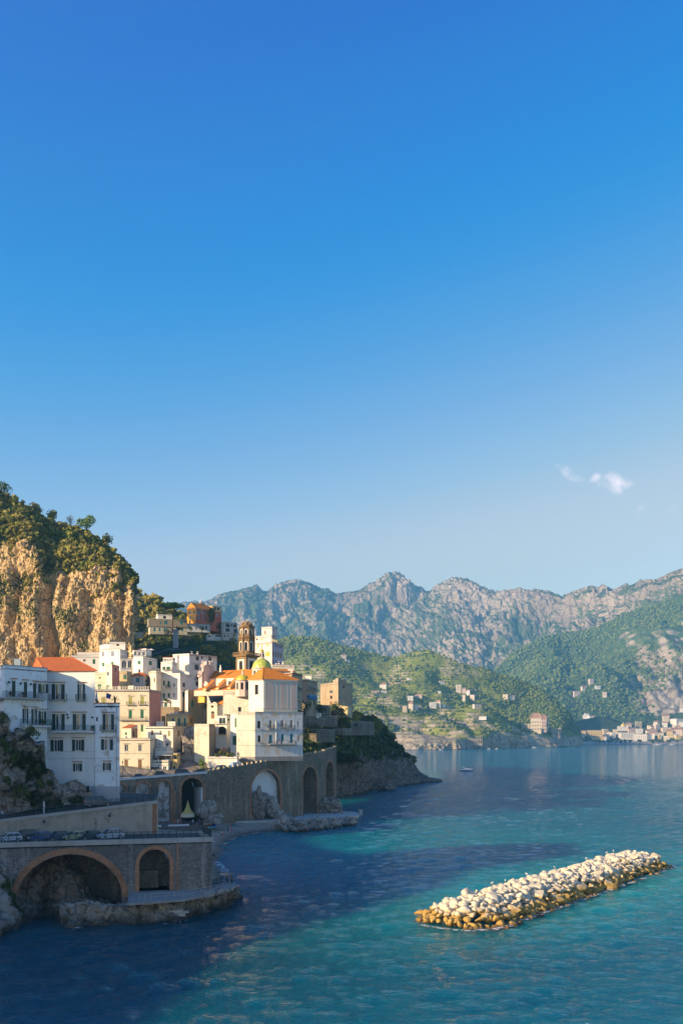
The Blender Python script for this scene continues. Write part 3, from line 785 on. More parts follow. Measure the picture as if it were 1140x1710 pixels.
o, Ghd, Nhd = terrain('headland', Gd, M_rockd, d_head, v_head)
rng = np.random.default_rng(41)
i = rng.integers(50, 200, 1700); j = rng.integers(0, 345, 1700); p = Ghd[i, j]
pyy = YH + F * (H - p[:, 2]) / p[:, 1]; pxx = 570 + F * p[:, 0] / p[:, 1]
line = np.interp(pxx, [500, 560, 600, 640, 670, 700], [1300, 1268, 1262, 1254, 1258, 1270])
keep = (pyy < line + rng.normal(size=len(pyy)) * 8) & (rng.random(len(pyy)) < .8); p = p[keep]
bushes('headland_scrub', p + [0, 0, .4], rng.uniform(1.2, 3.2, len(p)), M_leafd, 8, 90, .28)

# unseen hill left of view, crest shaped to throw shade over the road
sil = [(-60, 8), (-90, 12), (-115, 19), (-129, 30), (-141, 38), (-153, 42), (-159, 56), (-168, 57.5), (-173, 41), (-195, 40), (-228, 44), (-234, 57), (-258, 57), (-263, 48), (-300, 46), (-400, 50), (-470, 60)]
us = np.linspace(-60, -470, 200); vs = np.interp(-us, [-a for a, b in sil], [b for a, b in sil])
sa, ca, te = math.sin(SUN_A), math.cos(SUN_A), math.tan(SUN_E)
def uw(u, w): return u * sa + w * ca, -u * ca + w * sa
rows = []
foot = [uw(u, w) for u, w in zip(us, np.interp(-us, [60, 110, 150, 180, 230, 330, 470], [-40, -12, 8, 6, -6, -20, -30]))]
rows.append([(x, y, 6) for x, y in foot])
rows.append([(*uw(u, -45), v * .72 + 45 * te * .6) for u, v in zip(us, vs)])
rows.append([(*uw(u, -75), v + 75 * te) for u, v in zip(us, vs)])
rows.append([(*uw(u, -110), v + 88 * te) for u, v in zip(us, vs)])
rows.append([(*uw(u, -190), v + 60 * te) for u, v in zip(us, vs)])
rows.append([(*uw(u, -330), 0) for u, v in zip(us, vs)])
Gd = resample(rows, 400, [24, 24, 16, 20, 16])
terrain('shade_spur', Gd, M_slope, lambda p: -(fbm(p / 20, 4, 81) - .5) * 5, lambda p, n: .8 + (fbm(p / 16, 4, 63) - .5) * 1.5)

# ------------------------------------------------------------------ boulders
M_boul = NT('breakwater_stone')
_z = M_boul.n('ShaderNodeSeparateXYZ'); M_boul.t.links.new(M_boul.pos(), _z.inputs[0])
_n = M_boul.noise(.55, 4); _f = M_boul.noise(3.2, 5, .7)
_o = M_boul.n('ShaderNodeObjectInfo')
_c = M_boul.mix(_o.outputs['Random'], (.52, .43, .30), (.68, .60, .46))
_c = M_boul.mix(M_boul.rng(_f, .5, .72, 0, .6), _c, (.25, .19, .12))
_alg = M_boul.rng(M_boul.math('ADD', _z.outputs[2], M_boul.math('MULTIPLY', M_boul.math('SUBTRACT', _n, .5), 2.6)), 1.25, 2.1, 1, 0)
_a2 = M_boul.mix(M_boul.noise(1.1, 4), (.32, .19, .045), (.50, .33, .10))
_c = M_boul.mix(_alg, _c, _a2)
_c = M_boul.mix(M_boul.rng(_z.outputs[2], .1, .45, .85, 0), _c, (.10, .055, .025))
M_boul.bump(M_boul.math('ADD', _f, M_boul.noise(1.1, 5, .6)), .55, .22); M_boul = M_boul.fin(_c, .85, spec=.25)
def boulder_mesh(seed, mat, name='boulder', sub=2):
    rng = np.random.default_rng(seed); v, f = icosub(sub)
    for _ in range(14):                      # chipped planes
        d = rng.normal(size=3); d /= np.linalg.norm(d); h = rng.uniform(.50, .80); s = v @ d; v = v - np.outer(np.maximum(s - h, 0), d)
    v = v * (1 + (fbm(v * 1.5 + seed * 3.1, 4, seed) - .5) * .5)[:, None]
    return mesh_np(name, v, f, mat, None, False)
BO = [boulder_mesh(100 + k, M_boul, sub=3) for k in range(12)]; BS = [boulder_mesh(150 + k, M_boul, sub=1) for k in range(8)]
bw = empty('breakwater', 'long mound of pale boulders lying offshore in the turquoise water', 'breakwater', (40, 168, 0))
A_ = np.array([16.0, 141.5]); B_ = np.array([65.5, 208.5]); dv = (B_ - A_); Lb = np.linalg.norm(dv); dv /= Lb; pv = np.array([-dv[1], dv[0]])
rng = np.random.default_rng(77); spots = []
def prof(a, b):
    e = min(a + 1.5, Lb - a + 1.5) / 5; hw = 7.0 * min(1, .55 + .45 * max(0, e)); k = abs(b) / hw
    return (3.0 * max(0, 1 - k ** 2.4) - .1) * min(1, .35 + .65 * e) if k < 1.12 else None
tries = 0
while tries < 26000:
    tries += 1; a = rng.uniform(-2, Lb + 2); b = rng.uniform(-7.6, 7.6); z = prof(a, b)
    if z is None: continue
    r = rng.choice([.52, .66, .84, 1.1, 1.5], p=[.28, .28, .22, .14, .08])
    if all((a - s[0]) ** 2 + (b - s[1]) ** 2 > (.74 * (r + s[3])) ** 2 for s in spots): spots.append((a, b, z, r))
spots.sort(key=lambda s: s[1] - .02 * s[0])   # the seaward-facing near side first
def put_boulder(s, parent, as_obj=True):
    a, b, z, r = s; xy = A_ + dv * a + pv * b
    return (xy[0], xy[1], z - .15 + rng.uniform(-.15, .25)), r
extra = []
for k, s in enumerate(spots):
    (x, y, z), r = put_boulder(s, bw)
    loc = (x - 40, y - 168, z); e = (rng.normal() * .35, rng.normal() * .35, rng.uniform(0, 6)); sc = (r * rng.uniform(1.1, 1.6), r * rng.uniform(.95, 1.25), r * rng.uniform(.62, .85))
    if k < 298:
        o = link('boulder', BO[k % 12], bw); o.location = loc; o.rotation_euler = e; o.scale = sc
    else: extra.append((loc, e, sc, k))
from mathutils import Euler, Matrix
def merged_boulders(name, items, mat, parent, meshes):
    V = []; Q = []; b = 0
    for loc, e, sc, k in items:
        me = meshes[k % len(meshes)]; v = np.empty(len(me.vertices) * 3, np.float32); me.vertices.foreach_get('co', v); v = v.reshape(-1, 3) * np.array(sc)
        M_ = np.array(Euler(e).to_matrix()); v = v @ M_.T + np.array(loc); f = np.empty(len(me.loops), np.int32); me.loops.foreach_get('vertex_index', f)
        V.append(v); Q.append(f.reshape(-1, 3) + b); b += len(v)
    o = link(name, mesh_np(name, np.concatenate(V), np.concatenate(Q), mat), parent); o['kind'] = 'stuff'; return o
for k in range(1000):                          # lower layer between and under the big ones
    a = rng.uniform(-1, Lb + 1); b = rng.uniform(-7.6, 7.6); z = prof(a, b)
    if z is None: continue
    xy = A_ + dv * a + pv * b; r = rng.uniform(.5, 1.1)
    extra.append(((xy[0] - 40, xy[1] - 168, z - .75), (k, k * 2.1, k * .7), (r * 1.2, r, r), k))
merged_boulders('smaller_boulders', extra, M_boul, bw, BS)

# foam where water meets stone
tf = NT('foam'); nf = tf.noise(1.1, 5, .7); at = tf.attr('veg')
mk = tf.rng(tf.math('ADD', nf, at), .95, 1.12, 0, .85)
tr = tf.n('ShaderNodeBsdfTransparent'); mx = tf.n('ShaderNodeMixShader'); tf.t.links.new(mk, mx.inputs[0]); tf.t.links.new(tr.outputs[0], mx.inputs[1])
tf.fin((.78, .80, .80), .7); tf.t.links.new(tf.b.outputs[0], mx.inputs[2]); tf.t.links.new(mx.outputs[0], tf.out.inputs['Surface'])
def foam(pts, width, amount=.5, z=.16, name='foam', off=0):
    pts = np.array(pts, float); d = np.gradient(pts, axis=0); n = np.stack([d[:, 1], -d[:, 0]], -1); n /= np.linalg.norm(n, axis=1, keepdims=True)
    V = []; A = []
    for s, a in ((-1, 0), (-.4, amount), (.3, amount * .9), (1, 0)):
        q = pts + n * (s * width + off); V.append(np.concatenate([q, np.full((len(q), 1), z)], 1)); A.append(np.full(len(q), a))
    m = len(pts); o = link(name, mesh_np(name, np.concatenate(V), grid_quads(4, m), tf.mat, {'veg': np.concatenate(A)})); o['kind'] = 'structure'; return o
def gline(L, z=0, n=60):
    L = np.array([list(G(a, b, z))[:2] for a, b in L]); t = np.linspace(0, len(L) - 1, n); return np.stack([np.interp(t, range(len(L)), L[:, c]) for c in (0, 1)], -1)
fl = [tuple(A_ + dv * a + pv * b) for a, b in [(-3.4, 3), (-3.9, 0), (-3.2, -4.5), (0, -7.3)] + [(q, -7.5 + .5 * math.sin(q)) for q in range(4, int(Lb), 3)] + [(Lb + 2, -5), (Lb + 4, 0)]]
foam(fl, 1.3, .52)

# boulders and rubble beside the pier and at the foot of the viaduct
BG = [boulder_mesh(200 + k, M_rockg) for k in range(8)]
for me in BG:
    pass
mole = empty('rubble_mound', 'row of grey boulders piled against the concrete bathing pier', 'boulders', tuple(G(540, 1382)))
mo = np.array(mole.location); rng = np.random.default_rng(9)
for k in range(150):
    t = rng.random(); px = 474 + t * 120; py = np.interp(px, [474, 500, 560, 594], [1386, 1388, 1381, 1374]) - rng.random() ** 1.3 * np.interp(px, [474, 520, 594], [12, 16, 8])
    zz = rng.uniform(.2, 1.2) if py > np.interp(px, [474, 594], [1380, 1371]) else rng.uniform(1.0, 1.8); g = np.array(G(px, py, zz)); r = rng.uniform(.6, 1.5)
    o = link('boulder', BG[k % 8], mole); o.location = g - mo; o.rotation_euler = (k, k * 1.3, k * 2.2); o.scale = (r * 1.2, r, r * .85)
def rock(label, px, py, Y, r, sx=1, sz=1, seed=0, name='rock', group=None, mat=None):
    me = boulder_mesh(300 + seed, mat or M_rockg, name, 4); v = np.empty(len(me.vertices) * 3, np.float32); me.vertices.foreach_get('co', v); v = v.reshape(-1, 3).astype(float)
    v *= (1 + (ridged(v * 1.5 + seed, 5, seed, .65) - .6) * .75 + (ridged(v * 5, 3, seed + 5) - .5) * .16)[:, None]; v *= np.array([r * sx, r, r * sz]); me.vertices.foreach_set('co', v.astype(np.float32).ravel()); me.update()
    o = link(name, me); o.location = P(px, py, Y); return tag(o, label, 'rock', group)
rock('big pale boulder between the beach and the rubble mound of the pier', 472, 1372, 284, 3.1, 1.05, .9, 1)
rock('grey boulder leaning on the big pale boulder at the end of the sand', 485, 1376, 286, 2.0, 1.1, .9, 2)
rock('craggy grey rock mass beside the golden tent at the foot of the viaduct', 345, 1358, 270, 2.9, 1.15, 1.15, 3)
rock('low grey rock tailing off from the craggy rock behind the beach', 357, 1369, 268, 2.6, 1.4, .6, 4)
rock('tall pale rock filling the left of the whitewashed viaduct arch', 434, 1343, 291.5, 3.0, .9, 1.75, 5)
rock('darker rounded rock filling the right of the whitewashed viaduct arch', 453, 1347, 294.5, 2.9, 1.2, 1.45, 6)
rock('rock outcrop under the last narrow arch of the viaduct', 550, 1344, 322, 3.6, .95, .95, 7)
rock('pale rock outcrop wedged between the stone houses and the bastion', 318, 1272, 300, 4.0, .9, 2.1, 10)
rock('brown rock slope rising behind the pale outcrop beside the bastion', 313, 1245, 308, 4.5, 1.0, 1.6, 11)
rock('dark rounded rock standing in the water off the headland', 643, 1315, 482, 3.8, 1.9, .75, 8, mat=M_rockd)
rock('small dark rock in the water close to the headland cave', 620, 1317, 478, 2.2, 1.7, .6, 9, mat=M_rockd)
# ------------------------------------------------------------------ building kit
WHITE, CREAM, OCHRE, PINK, TAN, STONE = (.80, .76, .69), (.76, .66, .48), (.72, .52, .22), (.60, .30, .23), (.46, .36, .25), (.42, .36, .29)
M_frame = flat('white_frame', (.72, .70, .66), .5, var=.05)
M_green = flat('green_shutter', (.02, .13, .065), .55)
M_dgreen = flat('dark_green_shutter', (.008, .035, .036), .5)
M_ygreen = flat('olive_shutter', (.34, .33, .07), .6)
M_brown = flat('brown_shutter', (.22, .12, .06), .6)
M_teal = flat('teal_door', (.02, .17, .20), .5)
M_lgreen = flat('pale_green_frame', (.22, .52, .25), .5)
M_ochre = flat('ochre_shutter', (.70, .38, .04), .6)
M_dark = flat('dark_room', (.018, .016, .015), .9, var=.3)  # near-black; painted on as the shade inside openings, also plain dark parts
M_iron = flat('iron_railing', (.025, .05, .055), .5)
M_irong = flat('green_railing', (.02, .13, .12), .5)
M_terra = flat('terracotta', (.36, .10, .05), .8)
M_conc = plaster((.50, .48, .44), .5)
M_concw = plaster((.66, .66, .64), .35)
M_coping = plaster((.42, .41, .38), .6)
M_tile = tiles((.74, .26, .035), (.60, .19, .03))
M_tile2 = tiles((.56, .16, .05), (.42, .12, .045))
M_fl = plaster((.55, .50, .42), .5)
M_curtain = flat('curtain', (.55, .55, .52), .8)
CAM = Vector((0, 0, H))

class Face:
    def __init__(s, a, b):
        s.a = Vector((a[0], a[1], 0)); s.b = Vector((b[0], b[1], 0)); d = s.b - s.a; s.L = d.length; s.u = d / s.L; s.n = Vector((s.u.y, -s.u.x, 0))
    def at(s, u, z, out=0.0): return Vector((s.a.x + s.u.x * u + s.n.x * out, s.a.y + s.u.y * u + s.n.y * out, z))
    def px(s, px, py):
        """where the sight line through a photo point meets this wall -> (u, z)"""
        d = Vector(((px - 570) / F, 1, -(py - YH) / F)); t = (s.a - CAM).dot(s.n) / d.dot(s.n); q = CAM + d * t
        return (q - s.a).dot(s.u), q.z
def fbox(mb, f, u0, u1, z0, z1, o0, o1, m=0):
    """box on a wall, from o0 to o1 metres in front of it"""
    P8 = [f.at(u, z, o) for z in (z0, z1) for u, o in ((u0, o1), (u1, o1), (u1, o0), (u0, o0))]
    b = len(mb.v); mb.v += [tuple(p) for p in P8]
    for q in ((0, 1, 5, 4), (1, 2, 6, 5), (2, 3, 7, 6), (3, 0, 4, 7), (4, 5, 6, 7), (3, 2, 1, 0)): mb.f.append(tuple(b + i for i in q)); mb.m.append(m)
def archz(h, u):
    u0, u1, v0, v1, rise = h[:5]
    if rise <= 0: return v1
    r = (u1 - u0) / 2; k = max(0.0, 1 - ((u - (u0 + u1) / 2) / r) ** 2); return v1 - rise + rise * math.sqrt(k)
def facade(mb, f, z0, z1, holes=(), depth=.22, m=0, mr=None):
    """wall skin with real openings and their reveals; z0/z1 may slope: (left, right)"""
    mr = m if mr is None else mr
    za = z0 if hasattr(z0, '__len__') else (z0, z0); zb = z1 if hasattr(z1, '__len__') else (z1, z1)
    lo = lambda u: za[0] + (za[1] - za[0]) * u / f.L
    hi = lambda u: zb[0] + (zb[1] - zb[0]) * u / f.L
    us = {0.0, f.L}
    for h in holes:
        if h[4] > 0: us |= {h[0] + (h[1] - h[0]) * (1 - math.cos(math.pi * k / 12)) / 2 for k in range(13)}
        else: us |= {h[0], h[1]}
    us = sorted(u for u in us if -1e-6 <= u <= f.L + 1e-6)
    for a, b in zip(us[:-1], us[1:]):
        if b - a < 1e-4: continue
        mid = (a + b) / 2; cur = (lo(a), lo(b))
        for h in sorted([h for h in holes if h[0] < mid < h[1]], key=lambda h: h[2]):
            if h[2] > min(cur) + 1e-4: mb.face([f.at(a, cur[0]), f.at(b, cur[1]), f.at(b, h[2]), f.at(a, h[2])], m)
            ta, tb = archz(h, a), archz(h, b); cur = (ta, tb)
            d = h[5] if len(h) > 5 else depth
            mb.face([f.at(a, ta, 0), f.at(b, tb, 0), f.at(b, tb, -d), f.at(a, ta, -d)], mr)
            mb.face([f.at(a, h[2], -d), f.at(b, h[2], -d), f.at(b, h[2], 0), f.at(a, h[2], 0)], mr)
        mb.face([f.at(a, cur[0]), f.at(b, cur[1]), f.at(b, hi(b)), f.at(a, hi(a))], m)
    for h in holes:
        d = h[5] if len(h) > 5 else depth; t = h[3] - h[4]
        mb.face([f.at(h[0], h[2], 0), f.at(h[0], t, 0), f.at(h[0], t, -d), f.at(h[0], h[2], -d)], mr)
        mb.face([f.at(h[1], h[2], -d), f.at(h[1], t, -d), f.at(h[1], t, 0), f.at(h[1], h[2], 0)], mr)

def arch_panel(mb, f, h, off, m=0):
    """filled arch-shaped panel at an offset"""
    n = 8 if h[4] > 0 else 1
    for k in range(n):
        a = h[0] + (h[1] - h[0]) * k / n; b = h[0] + (h[1] - h[0]) * (k + 1) / n
        mb.face([f.at(a, h[2], off), f.at(b, h[2], off), f.at(b, archz(h, b), off), f.at(a, archz(h, a), off)], m)
SH = {'g': M_green, 'G': M_dgreen, 'y': M_ygreen, 'b': M_brown, 't': M_teal, 'k': M_ochre}
def railing(name, f, u0, u1, z, h, out, parent, mat, step=.22, ends=True):
    mb = MB(); t = .02
    def run(p, q, n):
        mb.tube(p + Vector((0, 0, h)), q + Vector((0, 0, h)), .03, n=4); mb.tube(p + Vector((0, 0, .08)), q + Vector((0, 0, .08)), .02, n=4)
        for k in range(n + 1):
            c = p.lerp(q, k / max(1, n)); mb.tube(c, c + Vector((0, 0, h)), t if k % 5 else .03, n=3, cap=False)
    a, b = f.at(u0, z, out), f.at(u1, z, out); run(a, b, max(2, int((u1 - u0) / step)))
    if ends:
        for u in (u0, u1): run(f.at(u, z, 0.02), f.at(u, z, out), max(1, int(out / step)))
    return mb.build(name, mat, parent)
def window(f, h, st, parent):
    """st: letters - shutter colour (g G y b t k) closed; o = open dark shutters beside; w = plain glazed; d = dark opening; p = pale green surround; B balcony; L lintel canopy; S sill"""
    u0, u1, v0, v1, rise = h[:5]; w = u1 - u0; mb = MB(); d = .16; tk = min(.08, w * .12)
    if 'd' not in st:
        for a, b in ((u0, u0 + tk), (u1 - tk, u1)): fbox(mb, f, a, b, v0, v1 - rise, -d - .03, -d + .05)
        fbox(mb, f, u0 + tk, u1 - tk, v0, v0 + tk, -d - .03, -d + .05)
        if rise <= 0: fbox(mb, f, u0 + tk, u1 - tk, v1 - tk, v1, -d - .03, -d + .05)
        if 'w' in st or 'o' in st or 'p' in st: fbox(mb, f, (u0 + u1) / 2 - tk * .6, (u0 + u1) / 2 + tk * .6, v0 + tk, v1 - tk, -d - .02, -d + .055)
    if 'S' in st: fbox(mb, f, u0 - .12, u1 + .12, v0 - .12, v0 - .01, 0.003, .16)
    if 'p' in st:
        for a, b in ((u0 - .16, u0 - .01), (u1 + .01, u1 + .16)): fbox(mb, f, a, b, v0, v1 + .16, .003, .06)
        fbox(mb, f, u0 - .01, u1 + .01, v1 + .01, v1 + .16, .003, .06)
    if not mb.f: fbox(mb, f, u0 - .03, u0 - .002, v0, v1 - rise, .003, .02)
    wn = mb.build('window', M_lgreen if 'p' in st else M_frame, parent)
    mb = MB(); arch_panel(mb, f, (u0, u1, v0, v1, rise), -d - .025); mb.build('pane', M_dark if 'd' in st else glassy(), wn)  # dark openings get a near-black sheet as the shade of the room
    if 'o' in st:
        if 'c' in st:
            mb = MB(); fbox(mb, f, u0 + w * .55, u1 - tk - .03, v0 + tk, v1 - tk, -d + .0, -d + .02); mb.build('curtain', M_curtain, wn)
        for a, b in ((u0 - w * .56, u0 - .02), (u1 + .02, u1 + w * .56)):
            mb = MB(); fbox(mb, f, a, b, v0, v1, .02, .07)
            for k in range(int((v1 - v0) / .25)): fbox(mb, f, a + .06, b - .06, v0 + .1 + k * .25, v0 + .2 + k * .25, .07, .085)
            mb.build('shutter', M_dgreen, wn)
    for c in st:
        if c in SH:
            for a, b in ((u0 + .02, (u0 + u1) / 2 - .01), ((u0 + u1) / 2 + .01, u1 - .02)):
                mb = MB(); fbox(mb, f, a, b, v0 + .02, v1 - rise * .9 - .02, -.11, -.06)
                for k in range(int((v1 - v0 - rise) / .3)): fbox(mb, f, a + .05, b - .05, v0 + .12 + k * .3, v0 + .24 + k * .3, -.06, -.045)
                mb.build('shutter', SH[c], wn)
    if 'L' in st:
        mb = MB(); m = w * (.75 if 'o' in st else .35); fbox(mb, f, u0 - m, u1 + m, v1 + .32, v1 + .42, .003, .3); mb.build('lintel', M_terra, wn)
    if 'l' in st:
        mb = MB(); m = w * .4; fbox(mb, f, u0 - m, u1 + m, v1 + .22, v1 + .36, .003, .2); mb.build('lintel', M_coping, wn)
    if 'B' in st:
        m = w * (.6 if 'o' not in st else .95); mb = MB(); fbox(mb, f, u0 - m, u1 + m, v0 - .2, v0 - .04, .003, .62)
        for u in (u0 - m * .6, u1 + m * .6): fbox(mb, f, u - .08, u + .08, v0 - .45, v0 - .2, .003, .4)
        bl = mb.build('balcony', M_coping, parent); railing('railing', f, u0 - m + .03, u1 + m - .03, v0 - .04, .95, .58, bl, M_iron)
    return wn

def hip_roof(mb, pl, z, hgt, i0=0.0, i1=0.0, over=.35, th=.14, m=0):
    """pl: 4 plan corners, ridge parallel to pl0-pl1; i0, i1 = how far the ridge stops short of each end"""
    c = sum((Vector((*p, 0)) for p in pl), Vector()) / 4
    q = []
    for p in pl:
        d = Vector((*p, 0)) - c; q.append(Vector((*p, 0)) + d.normalized() * over * 1.3)
    E = [Vector((p.x, p.y, z)) for p in q]; a = (E[0] + E[3]) / 2; b = (E[1] + E[2]) / 2; L = (b - a).length; d = (b - a) / L
    r0 = a + d * i0 + Vector((0, 0, hgt)); r1 = b - d * i1 + Vector((0, 0, hgt)); up = Vector((0, 0, th))
    for fc in ((E[0], E[1], r1, r0), (E[2], E[3], r0, r1)): mb.face([p + up for p in fc], m)
    mb.face([E[3] + up, E[0] + up, r0 + up], m); mb.face([E[1] + up, E[2] + up, r1 + up], m)
    for k in range(4): mb.face([E[k], E[(k + 1) % 4], E[(k + 1) % 4] + up, E[k] + up], m)
    mb.face([E[3], E[2], E[1], E[0]], m)
    # ridge and hip cappings
    mb.tube(r0 + up, r1 + up, .11, n=5, m=m)
    for e, r in ((E[0], r0), (E[1], r1), (E[2], r1), (E[3], r0)): mb.tube(e + up, r + up, .09, n=5, m=m)

def volume(root, v, chain, top, bot, mat, wins=(), roof='flat', ci=None, depth=7.0, back=None, mats=None, ztop=None, rmat=None, rh=2.0, ri=(0, 0), cap=True, bands=(), coping=None, floor=None, par=.0, zbot=None, tops=None):
    """chain: [(view x, distance)...] left to right; top: view y of the wall head at chain[ci]; bot: view y of its foot there
    wins: (face index, x0, y0, x1, y1, style) in view coordinates, style starting with A for an arched head"""
    pl = [(XA(vx(v, x), Y), Y) for x, Y in chain]
    ci = (1 if len(pl) > 2 else 0) if ci is None else ci
    Yc = chain[ci][1]; z1 = ZA(vy(v, top), Yc) if ztop is None else ztop; z0 = ZA(vy(v, bot), Yc) if zbot is None else zbot
    if len(pl) == 2:
        fa = Face(pl[0], pl[1]); bk = back or (-fa.n.x * depth, -fa.n.y * depth)
        poly = pl + [(pl[1][0] + bk[0], pl[1][1] + bk[1]), (pl[0][0] + bk[0], pl[0][1] + bk[1])]
    elif len(pl) == 3 and back is None:
        poly = pl + [(pl[0][0] + pl[2][0] - pl[1][0], pl[0][1] + pl[2][1] - pl[1][1])]
    else:
        bk = back or (0, depth); poly = pl + [(pl[-1][0] + bk[0], pl[-1][1] + bk[1]), (pl[0][0] + bk[0], pl[0][1] + bk[1])]
    n = len(poly); faces = [Face(poly[i], poly[(i + 1) % n]) for i in range(n)]
    holes = {i: [] for i in range(n)}; wl = []
    for (fi, x0, y0, x1, y1, st) in wins:
        f = faces[fi]; xc, yc = (x0 + x1) / 2, (y0 + y1) / 2
        ua, _ = f.px(vx(v, x0), vy(v, yc)); ub, _ = f.px(vx(v, x1), vy(v, yc)); _, vb = f.px(vx(v, xc), vy(v, y1)); _, vt = f.px(vx(v, xc), vy(v, y0))
        ua, ub = sorted((ua, ub)); ua = max(.08, ua); ub = min(f.L - .08, ub); vt = min(vt, z1 - .1); vb = max(vb, z0 + .02)
        if ub - ua < .12 or vt - vb < .15: continue
        rise = min((ub - ua) / 2, (vt - vb) * .45) if 'A' in st else 0
        h = (ua, ub, vb, vt, rise)
        if any(not (ub < q[0] or ua > q[1] or vt < q[2] or vb > q[3]) for q in holes[fi]): continue
        holes[fi].append(h); wl.append((f, h, st))
    mm_ = mats or {}
    base = MB(); slots = [mat] + [m for m in mm_.values()]
    for i, f in enumerate(faces):
        facade(base, f, z0, z1 if tops is None else tops[i], holes[i], .2, (1 + list(mm_.keys()).index(i)) if i in mm_ else 0)
    w = base.build('wall', slots, root)
    for f, h, st in wl: window(f, h, st, root)
    for (yb, hh, pr, bm, fs) in bands:
        mb = MB()
        for i in fs:
            _, zb = faces[i].px(vx(v, chain[min(i, len(chain) - 1)][0]), vy(v, yb)); zb = zb if ci == i or True else zb
            zb = ZA(vy(v, yb), Yc); fbox(mb, faces[i], 0, faces[i].L, zb, zb + hh, .003, pr)
        mb.build('string_course', bm, root)
    mb = MB()
    if roof == 'flat':
        mb.prism(poly, z1 - .7, z1 - .45)
        rf = mb.build('roof', floor or M_fl, root)
        mb = MB()
        for f in faces:
            fbox(mb, f, -.06, f.L + .06, z1 + .002, z1 + .14, -.28, .09)
        mb.build('coping', coping or M_coping, rf)
        if par:
            for i, f in enumerate(faces[:len(chain) - 1]): railing('railing', f, .05, f.L - .05, z1 + .14, par, -.1, rf, M_iron, .5, False)
    elif roof == 'hip':
        if len(poly) == 4:
            hip_roof(mb, poly, z1, rh, ri[0], ri[1])
        else:
            c = sum((Vector((*p, 0)) for p in poly), Vector()) / n; ap = Vector((c.x, c.y, z1 + rh))
            E = [Vector((*p, 0)) + (Vector((*p, 0)) - c).normalized() * .35 for p in poly]
            for k in range(n):
                a, b = E[k], E[(k + 1) % n]; mb.face([(a.x, a.y, z1 + .1), (b.x, b.y, z1 + .1), ap], 0); mb.face([(a.x, a.y, z1 - .04), (b.x, b.y, z1 - .04), (b.x, b.y, z1 + .1), (a.x, a.y, z1 + .1)], 0)
        mb.build('roof', rmat or M_tile, root)
        if len(poly) == 4 and (ri[0] == 0 or ri[1] == 0):   # gable infill
            mg = MB(); c0 = [Vector((*p, z1)) for p in poly]
            for i, j, k in ((3, 0, ri[0]), (1, 2, ri[1])):
                if k == 0: mg.face([c0[i], c0[j], (c0[i] + c0[j]) / 2 + Vector((0, 0, rh * .97))])
            mg.build('gable', mat, root)
    elif roof == 'hip2':                                  # ridge runs front to back
        p2 = [poly[1], poly[2], poly[3], poly[0]]; hip_roof(mb, p2, z1, rh, ri[0], ri[1]); mb.build('roof', rmat or M_tile, root)
        if ri[0] == 0:
            mg = MB(); c0 = [Vector((*p, z1)) for p in p2]; mg.face([c0[3], c0[0], (c0[3] + c0[0]) / 2 + Vector((0, 0, rh * .97))]); mg.build('gable', mat, root)
    elif roof == 'mono':                                   # single slope falling to the front
        E = [Vector((*p, z1 + .05)) for p in poly]
        for k in (2, 3): E[k].z += rh
        up = Vector((0, 0, .12)); mb.face([e + up for e in E]); mb.face(list(reversed(E)))
        for k in range(4): mb.face([E[k], E[(k + 1) % 4], E[(k + 1) % 4] + up, E[k] + up])
        mb.build('roof', rmat or M_tile, root)
        mg = MB()
        for a, b in ((1, 2), (3, 0)):
            pa, pb = Vector((*poly[a], z1)), Vector((*poly[b], z1)); hi_ = pb if a == 1 else pa; mg.face([pa, pb, hi_ + Vector((0, 0, rh))])
        mg.face([Vector((*poly[2], z1)), Vector((*poly[3], z1)), Vector((*poly[3], z1 + rh)), Vector((*poly[2], z1 + rh))])
        mg.build('gable', mat, root)
    return dict(faces=faces, z0=z0, z1=z1, poly=poly, root=root)
def house(label, v, chain, top, bot, mat, wins=(), cat='house', name='house', group='houses of the village', **kw):
    Y = chain[min(1, len(chain) - 1)][1]; pm = [XA(vx(v, x), y) for x, y in chain]
    root = bpy.data.objects.new(name, None); C.objects.link(root); tag(root, label, cat, group)
    d = volume(root, v, chain, top, bot, mat, wins, **kw)
    return finish(root, d)
def finish(root, d): return d
def settle():
    """parts modelled in world coordinates are re-expressed relative to their thing, whose Empty goes to its foot"""
    for o in list(C.objects):
        if o.type == 'EMPTY' and o.parent is None and len(o.children) and o.location.length < 1e-6:
            lo = [1e9] * 3; hi = [-1e9] * 3
            for ch in o.children:
                if ch.type != 'MESH' or not ch.data.vertices: continue
                v = np.empty(len(ch.data.vertices) * 3, np.float32); ch.data.vertices.foreach_get('co', v); v = v.reshape(-1, 3) + np.array(ch.location)
                for k in range(3): lo[k] = min(lo[k], v[:, k].min()); hi[k] = max(hi[k], v[:, k].max())
            b = Vector(((lo[0] + hi[0]) / 2, (lo[1] + hi[1]) / 2, lo[2])); o.location = b
            for ch in o.children: ch.location = ch.location - b
    for o in C.objects:
        if 'local' in o: del o['local']

